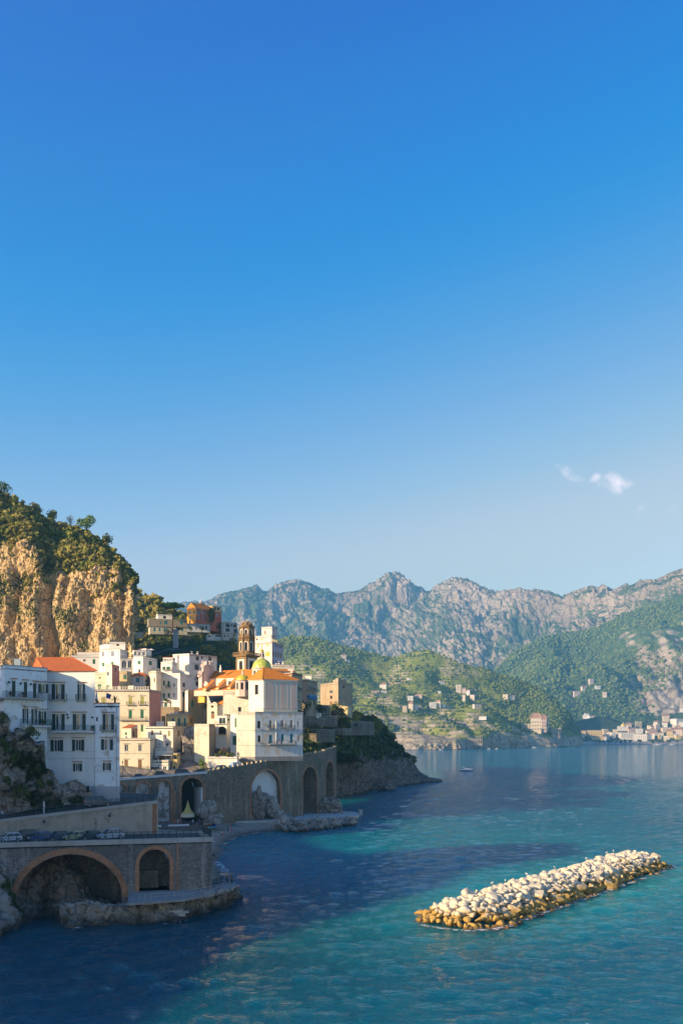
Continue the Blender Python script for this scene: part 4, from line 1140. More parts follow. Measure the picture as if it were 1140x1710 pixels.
# ------------------------------------------------------------------ lower road on arches
M_stone = masonry('lava_stone_wall', (.16, .15, .14), (.30, .28, .25), (.22, .21, .19), .42, 1.5)
M_stonew = masonry('viaduct_stone', (.19, .155, .11), (.32, .26, .19), (.22, .19, .15), .5, 1.3)
M_block = masonry('squared_stone', (.15, .145, .135), (.23, .22, .20), (.12, .115, .11), .5, 1.8)
M_brick = brickmat('brick_ring', (.34, .15, .075), (.46, .225, .115), (.30, .24, .18))
M_asph = flat('asphalt', (.055, .055, .056), .9, var=.25, scale=1.2)
M_wallp = plaster((.42, .38, .31), .6, wear=(.30, .27, .22))
M_peel = plaster((.62, .61, .58), .3, wear=(.26, .22, .17))
M_wplast = plaster((.72, .72, .70), .15)
def wall_thing(name, label, cat, segs, mat, mb_extra=None):
    pass
def ring(mb, f, h, wd, proud=.06, jamb=None, n=20):
    """brick surround of an arched opening"""
    u0, u1, v0, v1, rise = h[:5]; c = (u0 + u1) / 2; r = (u1 - u0) / 2; sp = v1 - rise
    I = []; O = []
    for k in range(n + 1):
        t = math.pi * (1 - k / n); I.append((c + r * math.cos(t), sp + rise * math.sin(t))); O.append((c + (r + wd) * math.cos(t), sp + (rise + wd) * math.sin(t)))
    if jamb is not None: I = [(u0, jamb)] + I + [(u1, jamb)]; O = [(u0 - wd, jamb)] + O + [(u1 + wd, jamb)]
    for k in range(len(I) - 1):
        a, b, c2, d = I[k], I[k + 1], O[k + 1], O[k]
        mb.face([f.at(*a, proud), f.at(*b, proud), f.at(*c2, proud), f.at(*d, proud)][::-1])
        mb.face([f.at(*a, proud), f.at(*a, -.3), f.at(*b, -.3), f.at(*b, proud)])
        mb.face([f.at(*d, 0), f.at(*d, proud), f.at(*c2, proud), f.at(*c2, 0)])
W0 = (XA(-60, 145.5), 145.5); W1 = (XA(353.5, 155), 155.0)
fw = Face(W0, W1); fr_ = Face(W1, (W1[0] - 3.4, W1[1] + 11))
br = empty('road_bridge', 'dark stone bridge of the lower road with one wide and one small brick arch', 'bridge', (-35, 150, 0)); br['local'] = 1
br.location = (0, 0, 0)
def hole(f, x0, x1, yb, yt, rise=None, v='0', depth=None, zb=None):
    xc = (x0 + x1) / 2; ua, _ = f.px(vx(v, x0), vy(v, (yb + yt) / 2)); ub, _ = f.px(vx(v, x1), vy(v, (yb + yt) / 2)); _, zt = f.px(vx(v, xc), vy(v, yt)); _, z_ = f.px(vx(v, xc), vy(v, yb))
    z_ = z_ if zb is None else zb; r = (ub - ua) / 2 if rise is None else rise
    return (ua, ub, z_, zt, r) + ((depth,) if depth else ())
hA = hole(fw, 27, 204, 1560, 1427, None, depth=9.0, zb=-1.5); hA = hA[:4] + (hA[3] - 2.3,) + hA[5:]
hB = hole(fw, 232.5, 283.5, 1487, 1419, None, depth=4.5, zb=3.2)
ZC = 11.5
mb = MB(); facade(mb, fw, -1.5, 10.75, [hA, hB], 9); facade(mb, fr_, -1.5, 10.75)
mb.build('wall', M_stone, br)
mb = MB()
for f, h, m in ((fw, hB, 0),): arch_panel(mb, f, h[:5], -4.5)
mb.build('back_wall', M_block, br)
mb = MB(); arch_panel(mb, fw, hA[:5], -8.98); mb.build('back_wall', M_block, br)  # wall added behind the wide arch to keep its vault dark
mb = MB(); fbox(mb, fw, hB[0], hB[1] - 1.6, 3.2, 6.0, -4.4, -3.2); mb.build('inner_wall', M_stonew, br)
mb = MB(); ring(mb, fw, hA, .95); mb.build('brick_arch', M_brick, br)
mb = MB(); ring(mb, fw, hB, .62, jamb=3.2); mb.build('brick_arch', M_brick, br)
ua, _ = fw.px(295, 1440); ub, _ = fw.px(298.5, 1440)
mb = MB(); fbox(mb, fw, ua, ub, 3.2, 10.7, .003, .10); mb.build('brick_pilaster', M_brick, br)
ua, _ = fw.px(214, 1440); ub, _ = fw.px(222, 1440)
mb = MB(); fbox(mb, fw, ua, ub, 2.6, 10.7, .003, .22); mb.build('pilaster', M_stone, br)
mb = MB(); fbox(mb, fw, 0, fw.L + .18, 10.752, ZC, -.6, .22); fbox(mb, fr_, .25, fr_.L, 10.752, ZC, -.6, .18); mb.build('coping', M_coping, br)
mb = MB(); mb.prism([W0, W1, (W1[0] - 3.6, W1[1] + 11.5), (W0[0] - 3, W0[1] + 14)], 10.5, 11.0); mb.build('road_deck', M_asph, br)
def rail_run(name, label, pts, h, parent=None, post=1.15, mat=M_iron, bar=.16, cat='railing', group='iron railings along the coast road'):
    """iron railing along a 3-D polyline: posts as parts, bars joined"""
    pts = [Vector(p) for p in pts]; t = empty(name, label, cat, pts[0], group) if parent is None else parent
    o0 = pts[0] if parent is None else Vector()
    mb = MB(); pm = MB(); pm.tube((0, 0, -.05), (0, 0, h + .08), .07, n=5); pme = None
    for a, b in zip(pts[:-1], pts[1:]):
        a = a - o0; b = b - o0; L = (b - a).length; n = max(1, round(L / post))
        for z in (h, h * .55, .1): mb.tube(a + Vector((0, 0, z)), b + Vector((0, 0, z)), .045, n=4)
        for k in range(int(L / bar)):
            c = a.lerp(b, (k + .5) * bar / L); mb.tube(c + Vector((0, 0, .1)), c + Vector((0, 0, h)), .02, n=3, cap=False)
        for k in range(n + 1):
            c = a.lerp(b, k / n)
            if pme is None: o = pm.build('post', mat, t); pme = o.data
            else: o = link('post', pme, t)
            o.location = c
            if parent is None: o['local'] = 1
    r = mb.build('rail_bars', mat, t); r['kind'] = 'stuff'
    if parent is None: r['local'] = 1; t['local'] = 1
    return t
rail_run('iron_railing', 'dark green iron railing along the lower road above the arches', [fw.at(2, ZC, -.1), fw.at(fw.L - .1, ZC, -.1), fr_.at(9, ZC, -.1)], 1.12, post=1.12)

# bathing platform under the bridge
plat = [tuple(G(a, b, 3.2)[:2]) for a, b in ((214, 1509), (306, 1502.5), (350, 1493), (386, 1484), (396, 1478), (394, 1474), (372, 1470))] 
plat += [fr_.at(7, 0)[:2], fw.at(fw.L, 0)[:2], fw.at(hB[1], 0)[:2], fw.at(hB[1], 0, -4.4)[:2], fw.at(hB[0], 0, -4.4)[:2], fw.at(hB[0], 0)[:2], fw.at(fw.px(214, 1500)[0], 0)[:2]]
pf = empty('bathing_platform', 'pale concrete platform with steps beneath the road bridge', 'platform'); pf['local'] = 1
mb = MB(); mb.prism([(p[0], p[1]) for p in plat], 2.85, 3.2); mb.build('slab', plaster((.30, .29, .27), .6), pf)
for k, (px, py, z) in enumerate(((247, 1507, 2.7), (252, 1511, 2.2), (258, 1515, 1.75), (292, 1519, 1.5), (302, 1521, 1.2), (296, 1526, .9))):
    g = G(px, py, z); mb = MB(); mb.box((0, 0, -.45), (1.8 if k < 3 else 2.3, .6, .35), .5 if k > 2 else .35); o = mb.build('step', M_conc, pf); o.location = g
pr = [G(232, 1505, 3.2), G(262, 1503, 3.2), G(306, 1500, 3.2), G(350, 1491, 3.2), G(384, 1483, 3.2)]
mbp = MB()
for a, b in zip(pr[:-1], pr[1:]):
    for z in (.95, .5): mbp.tube(a + Vector((0, 0, z)), b + Vector((0, 0, z)), .022, n=4)
    for k in range(3): c = a.lerp(b, k / 3); mbp.tube(c, c + Vector((0, 0, .97)), .03, n=4)
tag(mbp.build('handrail', M_conc), 'thin pale handrail along the edge of the bathing platform', 'handrail')
rail_run('iron_railing', 'dark iron railing at the outer corner of the bathing platform', [G(355, 1481, 3.2), G(370, 1475.5, 3.2), G(388, 1474.5, 3.2)], 1.1, post=.9, bar=.45)

# rock under the platform and the cave behind the wide arch
cols = list(np.linspace(100, 402, 80))
CP = pxrows(cols, [
    ([(100, 1562), (160, 1551), (200, 1549), (240, 1547), (290, 1543), (330, 1530), (375, 1517), (396, 1505), (402, 1498)], [(100, 135), (160, 140.5), (200, 140.5), (290, 142.5), (330, 148.5), (375, 155), (396, 162), (402, 166)]),
    ([(100, 1540), (160, 1530), (200, 1530), (240, 1528), (290, 1525), (330, 1517), (375, 1503), (396, 1494), (402, 1492)], [(100, 141), (160, 142), (200, 142), (290, 144.5), (330, 149.5), (375, 156), (396, 162), (402, 166)]),
    ([(100, 1512), (160, 1508), (200, 1510), (306, 1505), (350, 1495), (386, 1486.5), (396, 1480), (402, 1484)], [(100, 143), (217, 144), (306, 146.5), (350, 149.5), (386, 154), (396, 159), (402, 165)]),
    ([(100, 1513), (217, 1510), (306, 1504), (350, 1495), (386, 1486), (396, 1480), (402, 1482)], [(100, 149), (217, 149.5), (306, 151), (350, 154), (386, 159), (396, 163), (402, 168)])])
Gd = resample(CP, 420, [36, 44, 12])
terrain('platform_rocks', Gd, M_rockg, lambda p: -((ridged(p / np.array([3.5, 3.5, 2.2]), 5, 91, .65) - .62) * 3.4 + (ridged(p / 1.1, 3, 92) - .5) * .9) * np.repeat(np.clip((93 - np.arange(93)) / 20, .05, 1), 420), lambda p, n: .12 + 0 * p[:, 0])
cols = list(np.linspace(-60, 34, 40))
CP = pxrows(cols, [
    ([(-60, 1606), (0, 1587), (34, 1576)], [(-60, 126), (0, 131), (34, 137)]),
    ([(-60, 1540), (0, 1530), (34, 1545)], [(-60, 131), (0, 136), (34, 139)]),
    ([(-60, 1470), (0, 1480), (34, 1530)], [(-60, 136), (0, 141), (34, 143)]),
    ([(-60, 1430), (0, 1446), (10, 1462), (24, 1500), (34, 1525)], [(-60, 142), (0, 145.5), (34, 146)]),
    ([(-60, 1425), (0, 1450), (34, 1520)], [(-60, 150), (0, 150), (34, 152)])])
Gd = resample(CP, 220, [60, 50, 30, 10])
terrain('sea_cliff', Gd, M_rockg, lambda p: -((ridged(p / np.array([4, 4, 6.]), 4, 93, .6) - .62) * 3.6 + (ridged(p / 1.3, 3, 94) - .5) * .8), lambda p, n: .30 + (fbm(p / 3, 3, 95) - .5) * 1.5)
cols = list(np.linspace(15, 230, 60))
CP = pxrows(cols, [
    ([(15, 1590), (60, 1558), (130, 1551), (230, 1548)], [(15, 134), (60, 139.5), (80, 145), (100, 141), (130, 141.5), (230, 141)]),
    ([(15, 1500), (60, 1510), (130, 1500), (150, 1508), (230, 1520)], [(15, 147), (60, 148.5), (80, 154), (100, 150), (130, 149), (230, 146)]),
    ([(15, 1440), (90, 1440), (120, 1455), (150, 1495), (165, 1506), (230, 1512)], [(15, 152), (130, 153), (165, 152), (230, 150)]),
    ([(15, 1400), (90, 1400), (130, 1420), (160, 1480), (180, 1500), (230, 1506)], [(15, 158), (130, 160), (230, 158)])])
Gd = resample(CP, 300, [60, 50, 20])
terrain('arch_cave_rock', Gd, terrain_mat('cave_rock', (.14, .105, .075), (.23, .18, .13), (.03, .04, .015), (.05, .06, .02), 1.5, bump=.9, bd=.5, cav=(.05, .04, .03)), lambda p: -((ridged(p / np.array([3.5, 3.5, 5]), 4, 96, .6) - .62) * 3.4 + (ridged(p / 1.2, 3, 97) - .5) * .7), lambda p, n: .05 + 0 * p[:, 0])

# ------------------------------------------------------------------ upper road
U0 = (XA(-60, 153.5), 153.5); U1 = (XA(262, 166), 166.0); U2 = (XA(264, 186), 186.0)
fu = Face(U0, U1); fu2 = Face(U1, U2)
zl, zr = ZA(1376, 153.5), ZA(1337, 166)
up = empty('retaining_wall', 'weathered pale retaining wall carrying the upper road above the parked cars', 'wall'); up['local'] = 1
mb = MB(); facade(mb, fu, 10.5, (zl - .5, zr - .5)); facade(mb, fu2, 1.5, (zr - .5, zr - .3)); mb.build('wall', M_wallp, up)
def slope_box(mb, f, u0, u1, za, zb, h, o0, o1):
    P8 = [f.at(u, z, o) for dz in (0, h) for u, o, z in ((u0, o1, za + dz), (u1, o1, zb + dz), (u1, o0, zb + dz), (u0, o0, za + dz))]
    b = len(mb.v); mb.v += [tuple(p) for p in P8]
    for q in ((0, 1, 5, 4), (1, 2, 6, 5), (2, 3, 7, 6), (3, 0, 4, 7), (4, 5, 6, 7), (3, 2, 1, 0)): mb.f.append(tuple(b + i for i in q)); mb.m.append(0)
mb = MB(); slope_box(mb, fu, 0, fu.L + .1, zl - .498, zr - .498, .5, -.4, .18); slope_box(mb, fu2, .2, fu2.L, zr - .498, zr - .298, .5, -.4, .1); mb.build('coping', M_coping, up)
ua, _ = fu.px(254.5, 1370); mb = MB(); fbox(mb, fu, ua, fu.L - .02, 10.6, zr - .55, .004, .08); mb.build('brick_quoin', M_brick, up)
for px, py in ((182, 1362), (73, 1372)):
    u, z = fu.px(px, py); mb = MB(); mb.tube(fu.at(u, z + .3, 0), fu.at(u, z + .3, .35), .03); mb.lathe(fu.at(u, z - .3, .35), [(.09, 0), (.16, .1), (.18, .45), (.05, .6)], 8); mb.build('wall_lamp', M_iron, up)
mb = MB(); mb.face([fu.at(0, zl - .12, -.2), fu.at(fu.L - .1, zr - .12, -.2), fu2.at(fu2.L, zr - .1, -.2), (XA(190, 192), 192, zr - .2), (XA(100, 185), 185, zr - .8), (XA(-60, 166), 166, zl - .1)]); o = mb.build('upper_road', M_asph); o['kind'] = 'structure'
rail_run('iron_railing', 'dark iron railing climbing along the upper road below the white building', [fu.at(1, zl, -.1), fu.at(fu.L - .1, zr, -.1)], 1.1, post=1.12)
rail_run('iron_railing', 'dark iron railing closing the far side of the upper road lookout', [fu2.at(.4, zr, -.1), fu2.at(fu2.L, zr + .1, -.1), Vector((XA(205, 189), 189, zr + .05))], 1.1, post=1.3)

# rock face below the white building
topl = [(-60, 1190), (0, 1196), (12, 1197), (15, 1228), (33, 1229), (35, 1216), (45, 1222), (62, 1240), (75, 1237), (76, 1282), (89, 1286), (97, 1309), (108, 1307), (120, 1303), (128, 1301), (136, 1307), (148, 1316), (158, 1330), (170, 1336)]
cols = list(np.linspace(-60, 170, 100))
CP = pxrows(cols, [
    ([(-60, 1368), (0, 1362), (60, 1352), (120, 1344), (170, 1341)], [(-60, 159), (0, 160.5), (60, 163), (120, 165.5), (170, 167)]),
    ([(-60, 1290), (0, 1290), (35, 1285), (60, 1292), (76, 1310), (120, 1325), (170, 1338)], [(-60, 157), (0, 158.5), (60, 163.5), (120, 166.2), (170, 167.2)]),
    (topl, [(-60, 157), (0, 157), (35, 159), (60, 162.5), (76, 164.5), (120, 167), (170, 167.6)]),
    ([(a, b + 2) for a, b in topl], [(-60, 166), (0, 166), (76, 168), (170, 170)])])
Gd = resample(CP, 380, [70, 90, 14])
kk = np.repeat(np.concatenate([np.clip(np.arange(161) / 10, .1, 1), np.full(14, .25)]), 380)
terrain('rock_face', Gd, M_rockg, lambda p: -((ridged(p / np.array([5, 5, 5.]), 5, 98, .65) - .62) * 3.6 + (ridged(p / 1.5, 4, 99, .65) - .55) * 1.7) * kk * np.where(570 + F * p[:, 0] / p[:, 1] > 95, .55, 1), lambda p, n: .12 + sstep(.5, .62, fbm(p / 4, 3, 101)) * .45)
for k, (px, py, r, lab) in enumerate(((36, 1323, 1.5, 'dark bush hanging low on the grey rock face above the iron railing'), (52, 1226, 1.3, 'dark creeper below the green balcony at the top of the rock face'), (24, 1262, 1.15, 'shrub growing out of the rock face under the white building'),
                                      (6, 1245, 1.3, 'shrub clinging to the upper part of the rock face by the frame edge'), (66, 1310, .8, 'slim green tuft in a crack of the rock face above the road'), (84, 1311, .75, 'small fern tuft on the rock face nearest the white wall'), (64, 1283, .6, 'small tuft high on the rock face right of the shrub'), (12, 1303, .7, 'small tuft low on the rock face left of the dark bush'), (4, 1200, 1.2, 'bush on the ledge where the white building meets the rock'))):
    tree('rock_shrub', lab, px, py, np.interp(px, [0, 60, 90], [157, 161.5, 164.5]), r, .3, M_leafd, 'shrubs on the rock face', 300, .16, 1.25, 30 + k, False, 5)
# ------------------------------------------------------------------ white building on the rock
M_wb = plaster((.80, .85, .86), .22, wear=(.50, .47, .42))
M_wb2 = plaster((.76, .78, .75), .25)
wbr = empty('white_building', 'tall white building with dark green shutters and orange tiled roof standing on the grey rock', 'house')
bk = (-6.0, 10.0)
dL = volume(wbr, 'K', [(-160, 169.5), (85, 161.5), (815, 169.5)], 113, 1347, M_wb, [
    (1, 207, 385, 270, 662, 'GL'), (1, 413, 405, 474, 672, 'GL'), (1, 572, 425, 630, 686, 'GL'), (1, 706, 440, 788, 595, 'oL'),
    (1, 415, 868, 460, 1122, 'oL'), (1, 568, 875, 612, 1143, 'oL'), (1, 700, 912, 762, 1143, 'oL')], ztop=39.81, zbot=16, ci=1, back=bk)
dM = volume(wbr, 'L', [(52, 172), (632, 172)], 152, 1640, M_wb2, [
    (0, 158, 305, 230, 486, 'oLBc'), (0, 447, 305, 488, 486, 'oLBc'), (0, 162, 660, 232, 850, 'oLc'), (0, 408, 660, 480, 850, 'oLc'),
    (0, 143, 968, 213, 1105, 'oLS'), (0, 397, 965, 465, 1100, 'oLS'), (0, 399, 1250, 449, 1342, 'oLS')], ztop=39.47, zbot=15.5, back=bk, roof='hip', rh=2.7, ri=(0, 2.6), rmat=M_tile2, mats={})
dR = volume(wbr, 'L', [(632, 171.6), (925, 171.6)], 535, 1640, M_wb, [
    (0, 758, 662, 822, 850, 'oLBc'), (0, 741, 960, 808, 1090, 'oLSc'), (0, 750, 1243, 795, 1333, 'oLS'), (0, 643, 693, 664, 745, 'Ad')], zbot=15.5, back=bk, coping=M_terra)
finish(wbr, dM)
f = dL['faces'][1]
def rel(f, v, x, y): return f.px(vx(v, x), vy(v, y))
u1, z = rel(f, 'K', 400, 668); u2, _ = rel(f, 'K', 738, 700)
mb = MB(); fbox(mb, f, -.5, u2, 30.9 + 0 * z, 31.15, .003, 1.2); z_b = ZA(vy('K', 668), f.at(0, 0).y); 
mb = MB(); fbox(mb, f, -.5, u2, z_b - .25, z_b, .003, 1.15); bl = mb.build('balcony', M_coping, wbr); railing('railing', f, -.45, u2 - .05, z_b, 1.05, 1.1, bl, M_iron, .16)
f0 = dL['faces'][0]; mb = MB(); fbox(mb, f0, 0, f0.L, z_b - .25, z_b, .003, 1.1); bl = mb.build('balcony', M_coping, wbr); railing('railing', f0, 0, f0.L - .1, z_b, 1.05, 1.05, bl, M_iron, .16, False)
ua, z1_ = rel(f, 'K', 348, 1155); ub, _ = rel(f, 'K', 815, 1160)
mb = MB(); fbox(mb, f, ua, ub, z1_ - .3, z1_, .003, 1.1)
fm = dM['faces'][0]; u3, z3 = rel(fm, 'L', 132, 862); u4, _ = rel(fm, 'L', 632, 862)
pa = f.at(ub, z1_, 1.1); pb = fm.at(u3, z3, 1.25); pc = fm.at(0.2, z3, .0)
for dz in (0,): mb.face([f.at(ub, z1_, .0), pa, pb, fm.at(u3, z3, 0)][::-1]); mb.face([pa, pb, pb - Vector((0, 0, .3)), pa - Vector((0, 0, .3))][::-1]); mb.face([f.at(ub, z1_ - .3, .0), pa - Vector((0, 0, .3)), pb - Vector((0, 0, .3)), fm.at(u3, z3 - .3, 0)])
fbox(mb, fm, u3, u4, z3 - .3, z3, .003, 1.25)
bl = mb.build('balcony', M_concw, wbr); railing('railing', f, ua, ub, z1_, 1.05, 1.05, bl, M_irong, .16); railing('railing', fm, u3, u4 - .05, z3, 1.05, 1.2, bl, M_irong, .16)
fdi = Face(pa[:2], pb[:2]); mb = MB()
for k in range(10):
    c = pa.lerp(pb, k / 9); mb.tube(c, c + Vector((0, 0, 1.05)), .02, n=3)
mb.tube(pa + Vector((0, 0, 1.05)), pb + Vector((0, 0, 1.05)), .03, n=4); mb.build('stair_railing', M_irong, wbr)
# downpipe, cables, meter boxes
fr2 = dR['faces'][0]; u, _ = rel(fr2, 'L', 888, 900); mb = MB(); mb.tube(fr2.at(u, 16, .08), fr2.at(u, 33.2, .08), .06, n=6); mb.build('downpipe', M_conc, wbr)
for (ff, v, x0, y0, x1, y1) in ((fm, 'L', 75, 1103, 630, 1110), (fm, 'L', 75, 1195, 630, 1188), (fr2, 'L', 634, 1188, 880, 1184), (fm, 'L', 55, 486, 380, 490), (fr2, 'L', 634, 1340, 860, 1342)):
    ua, za = rel(ff, v, x0, y0); ub, zb = rel(ff, v, x1, y1); mb = MB(); mb.tube(ff.at(ua, za, .03), ff.at(ub, zb, .03), .022, n=4); mb.build('cable', M_iron, wbr)
ua, za = rel(fr2, 'L', 634, 1640); ub, zb = rel(fr2, 'L', 925, 1522); mb = MB(); fbox(mb, fr2, .02, ub, 15.6, zb, .003, .04); fbox(mb, fm, fm.L - .9, fm.L - .01, 15.6, zb, .003, .04); mb.build('grey_plinth', plaster((.42, .45, .47), .2), wbr)
for ff, v, x, y in ((fm, 'L', 300, 668), (fm, 'L', 310, 705), (fm, 'L', 600, 700), (f, 'K', 150, 410), (f, 'K', 352, 430), (f, 'K', 525, 445)):
    u, z = rel(ff, v, x, y); mb = MB(); fbox(mb, ff, u - .15, u + .15, z - .15, z + .15, .003, .25); mb.build('wall_lamp', M_dgreen, wbr)
# things standing on its balconies and terrace
def potted(label, c, r=.35, mat=None, h=.45, cat='potted plant', pot=None, seed=0, leaf=.12):
    t = empty('potted_plant', label, cat, c); t['local'] = 1
    mb = MB(); mb.lathe((0, 0, 0), [(.0, 0), (.16, 0), (.22, h), (.19, h), (.0, h - .05)], 10); o = mb.build('pot', pot or M_terra, t); o['local'] = 1
    rg = np.random.default_rng(seed); v, q, tt = crown_arrays(rg, r, r, r, 3, 90, leaf); o = link('foliage', mesh_np('foliage', v + np.array([0, 0, h + r * .6]), q, mat or M_leafd, {'tint': tt}, False), t); o['local'] = 1
    return t
M_red = flat('red_flowers', (.45, .06, .04), .7)
for k, (ff, v, x, y, o, lab, m) in enumerate(((f, 'K', 140, 655, .6, 'potted red geranium on the long upper balcony of the white building', None), (f, 'K', 372, 668, .6, 'yellow pot with a small plant between the dark balcony doors', None),
        (f, 'K', 690, 1152, .7, 'leafy plant with red blossom on the corner of the green balcony', None), (fm, 'L', 605, 855, .8, 'low plant at the right end of the green balcony', None))):
    u, _ = rel(ff, v, x, y); zz = (z_b, z_b, z1_, z3)[k]
    potted(lab, ff.at(u, zz, o), .35 if k != 2 else .5, None, seed=k)
# terrace on the right wing: palm in a pot, flag, closed parasol
zt = dR['z1'] - .45
def fpos(px, Y, z): return Vector((XA(px, Y), Y, z))
pp = fpos(vx('L', 868), 173.2, dR['z1'] - .45); t = empty('potted_palm', 'small palm in a terracotta pot on the terrace of the white building', 'palm', pp); t['local'] = 1
mb = MB(); mb.lathe((0, 0, 0), [(0, 0), (.22, 0), (.3, .6), (.26, .6), (0, .5)], 10); o = mb.build('pot', M_terra, t)
mb = MB(); mb.lathe((0, 0, .5), [(.16, 0), (.2, .3), (.14, .7), (0, .75)], 8); mb.build('trunk', M_bark, t)
mb = MB(); rg = random.Random(4)
for k in range(26):
    a = k * 2.4; el = rg.uniform(.1, 1.2); p = Vector((0, 0, 1.2)); d = Vector((math.cos(a) * math.cos(el), math.sin(a) * math.cos(el), math.sin(el))); sd = Vector((-math.sin(a), math.cos(a), 0))
    for s_ in range(4):
        q = p + d * .32; w0, w1 = .09 * (1 - s_ / 5), .09 * (1 - (s_ + 1) / 5); mb.face([p - sd * w0, p + sd * w0, q + sd * w1, q - sd * w1]); p = q; d = (d + Vector((0, 0, -.34))).normalized()
mb.build('fronds', flat('palm_fronds', (.06, .09, .02), .6, var=.4), t)
for ch in t.children: ch['local'] = 1
p0 = fpos(vx('L', 755), 172.3, zt); t = empty('flag', 'dark blue flag drooping from a pole on the terrace railing', 'flag', p0); t['local'] = 1
mb = MB(); mb.tube((0, 0, 0), (.25, 0, 2.6), .03); mb.build('pole', M_frame, t)
mb = MB(); n_ = 6
for k in range(n_):
    a, b = k / n_, (k + 1) / n_; mb.face([(.2 + a * .9, math.sin(a * 6) * .12, 2.4 - a * .35), (.2 + b * .9, math.sin(b * 6) * .12, 2.4 - b * .35), (.05 + b * .8, math.sin(b * 6) * .12 + .1, 1.5 - b * .2), (.05 + a * .8, math.sin(a * 6) * .12 + .1, 1.5 - a * .2)])
mb.build('cloth', flat('blue_cloth', (.05, .06, .22), .8), t)
for ch in t.children: ch['local'] = 1
p0 = fpos(vx('L', 648), 173, zt); t = empty('closed_parasol', 'closed pale blue parasol at the corner of the terrace', 'parasol', p0); t['local'] = 1
mb = MB(); mb.tube((0, 0, 0), (0, 0, 2.9), .03); mb.build('pole', M_frame, t)
mb = MB(); mb.lathe((0, 0, .9), [(.2, 0), (.24, .2), (.16, 1.2), (.03, 1.9)], 10); mb.build('canopy', flat('pale_blue_cloth', (.42, .52, .62), .8), t)
for ch in t.children: ch['local'] = 1
potted('dark leafy plant beside the closed parasol on the terrace', fpos(vx('L', 655), 172.4, zt), .4, seed=9)
railing('railing', dR['faces'][0], .2, dR['faces'][0].L - .1, dR['z1'] + .14, .7, -.12, wbr, M_iron, .3, False)
# chimney and dish on the roof
mb = MB(); mb.box((XA(30, 171), 171, 39), (1.1, .8, 2.6)); mb.build('chimney', plaster((.25, .32, .36), .3), wbr)

# ------------------------------------------------------------------ viaduct of the coast road
V = [(190, 266, 1301), (346, 278, 1288.5), (470, 298, 1268), (535, 320, 1256.5), (562, 340, 1248)]
vp = [(XA(a, b), b) for a, b, c in V]; vz = [ZA(c, b) for a, b, c in V]
fv = [Face(vp[i], vp[i + 1]) for i in range(4)]
vi = empty('viaduct', 'long stone viaduct with tall brick-edged arches carrying the coast road behind the beach', 'viaduct'); vi['local'] = 1
H0 = [hole(fv[0], 190, 209, 1365, 1309, None, depth=1.2, zb=1.5), hole(fv[0], 227, 250, 1365, 1307, None, depth=1.2, zb=3), hole(fv[0], 265, 284.5, 1362, 1304.5, None, depth=1.2, zb=3.4), hole(fv[0], 303, 339, 1372, 1299.5, None, depth=9, zb=1.6)]
H1 = [hole(fv[1], 420, 467.5, 1367, 1287.5, None, depth=1.6, zb=1.2)]
H2 = [hole(fv[2], 505, 529, 1362, 1281, None, depth=5, zb=1.0)]
H3 = [hole(fv[3], 543.5, 557, 1350, 1272.5, None, depth=4, zb=1.0)]
for k, (f, hs) in enumerate(zip(fv, (H0, H1, H2, H3))):
    mb = MB(); facade(mb, f, -.5, (vz[k] - .6, vz[k + 1] - .6), hs, 1.5); mb.build('wall', M_stonew, vi)
    for h in hs:
        mb = MB(); ring(mb, f, h, .75 if k else .7, .08, jamb=max(h[2], 1.8)); mb.build('brick_arch', M_brick, vi)
        mb = MB(); arch_panel(mb, f, h[:5], -h[5] + .01)
        o = mb.build('back_wall', (M_peel if k == 0 and h is not H0[3] else M_dark if k == 0 else M_wplast if k in (1,) else M_block), vi)  # the deep arch ends in a near-black sheet painted as its shade
h = H0[3]; mb = MB(); fbox(mb, fv[0], h[1] - .5, h[1] - .02, 4.5, h[3] - h[4] * .9, -7, -.2); mb.build('whitewashed_jamb', M_wplast, vi)
h = H2[0]; mb = MB(); fbox(mb, fv[2], h[0] + .02, h[0] + 2.2, 10.5, h[3] - h[4], -4.9, -1.2); mb.build('whitewashed_panel', M_wplast, vi)
mb = MB(); fbox(mb, fv[2], h[0] + .02, h[0] + 2.6, 1, 10.4, -4.9, -1.0); mb.build('block_wall', M_block, vi)
for f, hs in ((fv[0], H0),):
    for a, b in ((H0[2][1], H0[3][0]),):
        mb = MB(); c_ = (a + b) / 2 - .3; fbox(mb, f, c_ - .4, c_ + .25, 1.8, 12.0, .003, .12); mb.build('brick_pilaster', M_brick, vi)
# white parapet on the left stretch, rough parapet with posts on the right
mb = MB(); slope_box(mb, fv[0], 0, fv[0].L, vz[0] - .6, vz[1] - .6, .62, -.3, .22); mb.build('white_parapet', M_concw, vi)
for k in (1, 2, 3):
    mb = MB(); slope_box(mb, fv[k], .02, fv[k].L - .02, vz[k] - .6, vz[k + 1] - .6, .62, -.45, .0); mb.build('parapet', M_stonew, vi)
    n_ = int(fv[k].L / 1.7); pst = None
    for q in range(n_):
        u = (q + .5) * fv[k].L / n_; z = vz[k] + (vz[k + 1] - vz[k]) * u / fv[k].L
        mb = MB(); fbox(mb, fv[k], u - .28, u + .28, z + .02, z + .62, -.46, .05); mb.build('bollard', plaster((.50, .42, .28), .3), vi)
back_pts = [(p[0] + fv[min(k, 3)].n.x * -8.5, p[1] + fv[min(k, 3)].n.y * -8.5) for k, p in enumerate(vp)]
mb = MB()
for k in range(4): mb.face([(*vp[k], vz[k] - .75), (*vp[k + 1], vz[k + 1] - .75), (*back_pts[k + 1], vz[k + 1] - .72), (*back_pts[k], vz[k] - .72)])
e1 = (XA(560, 372), 372); e2 = (XA(532, 372), 372)
mb.face([(*vp[4], vz[4] - .75), (*e1, vz[4] + .2), (*e2, vz[4] + .25), (*back_pts[4], vz[4] - .72)])
o = mb.build('coast_road', M_asph); o['kind'] = 'structure'
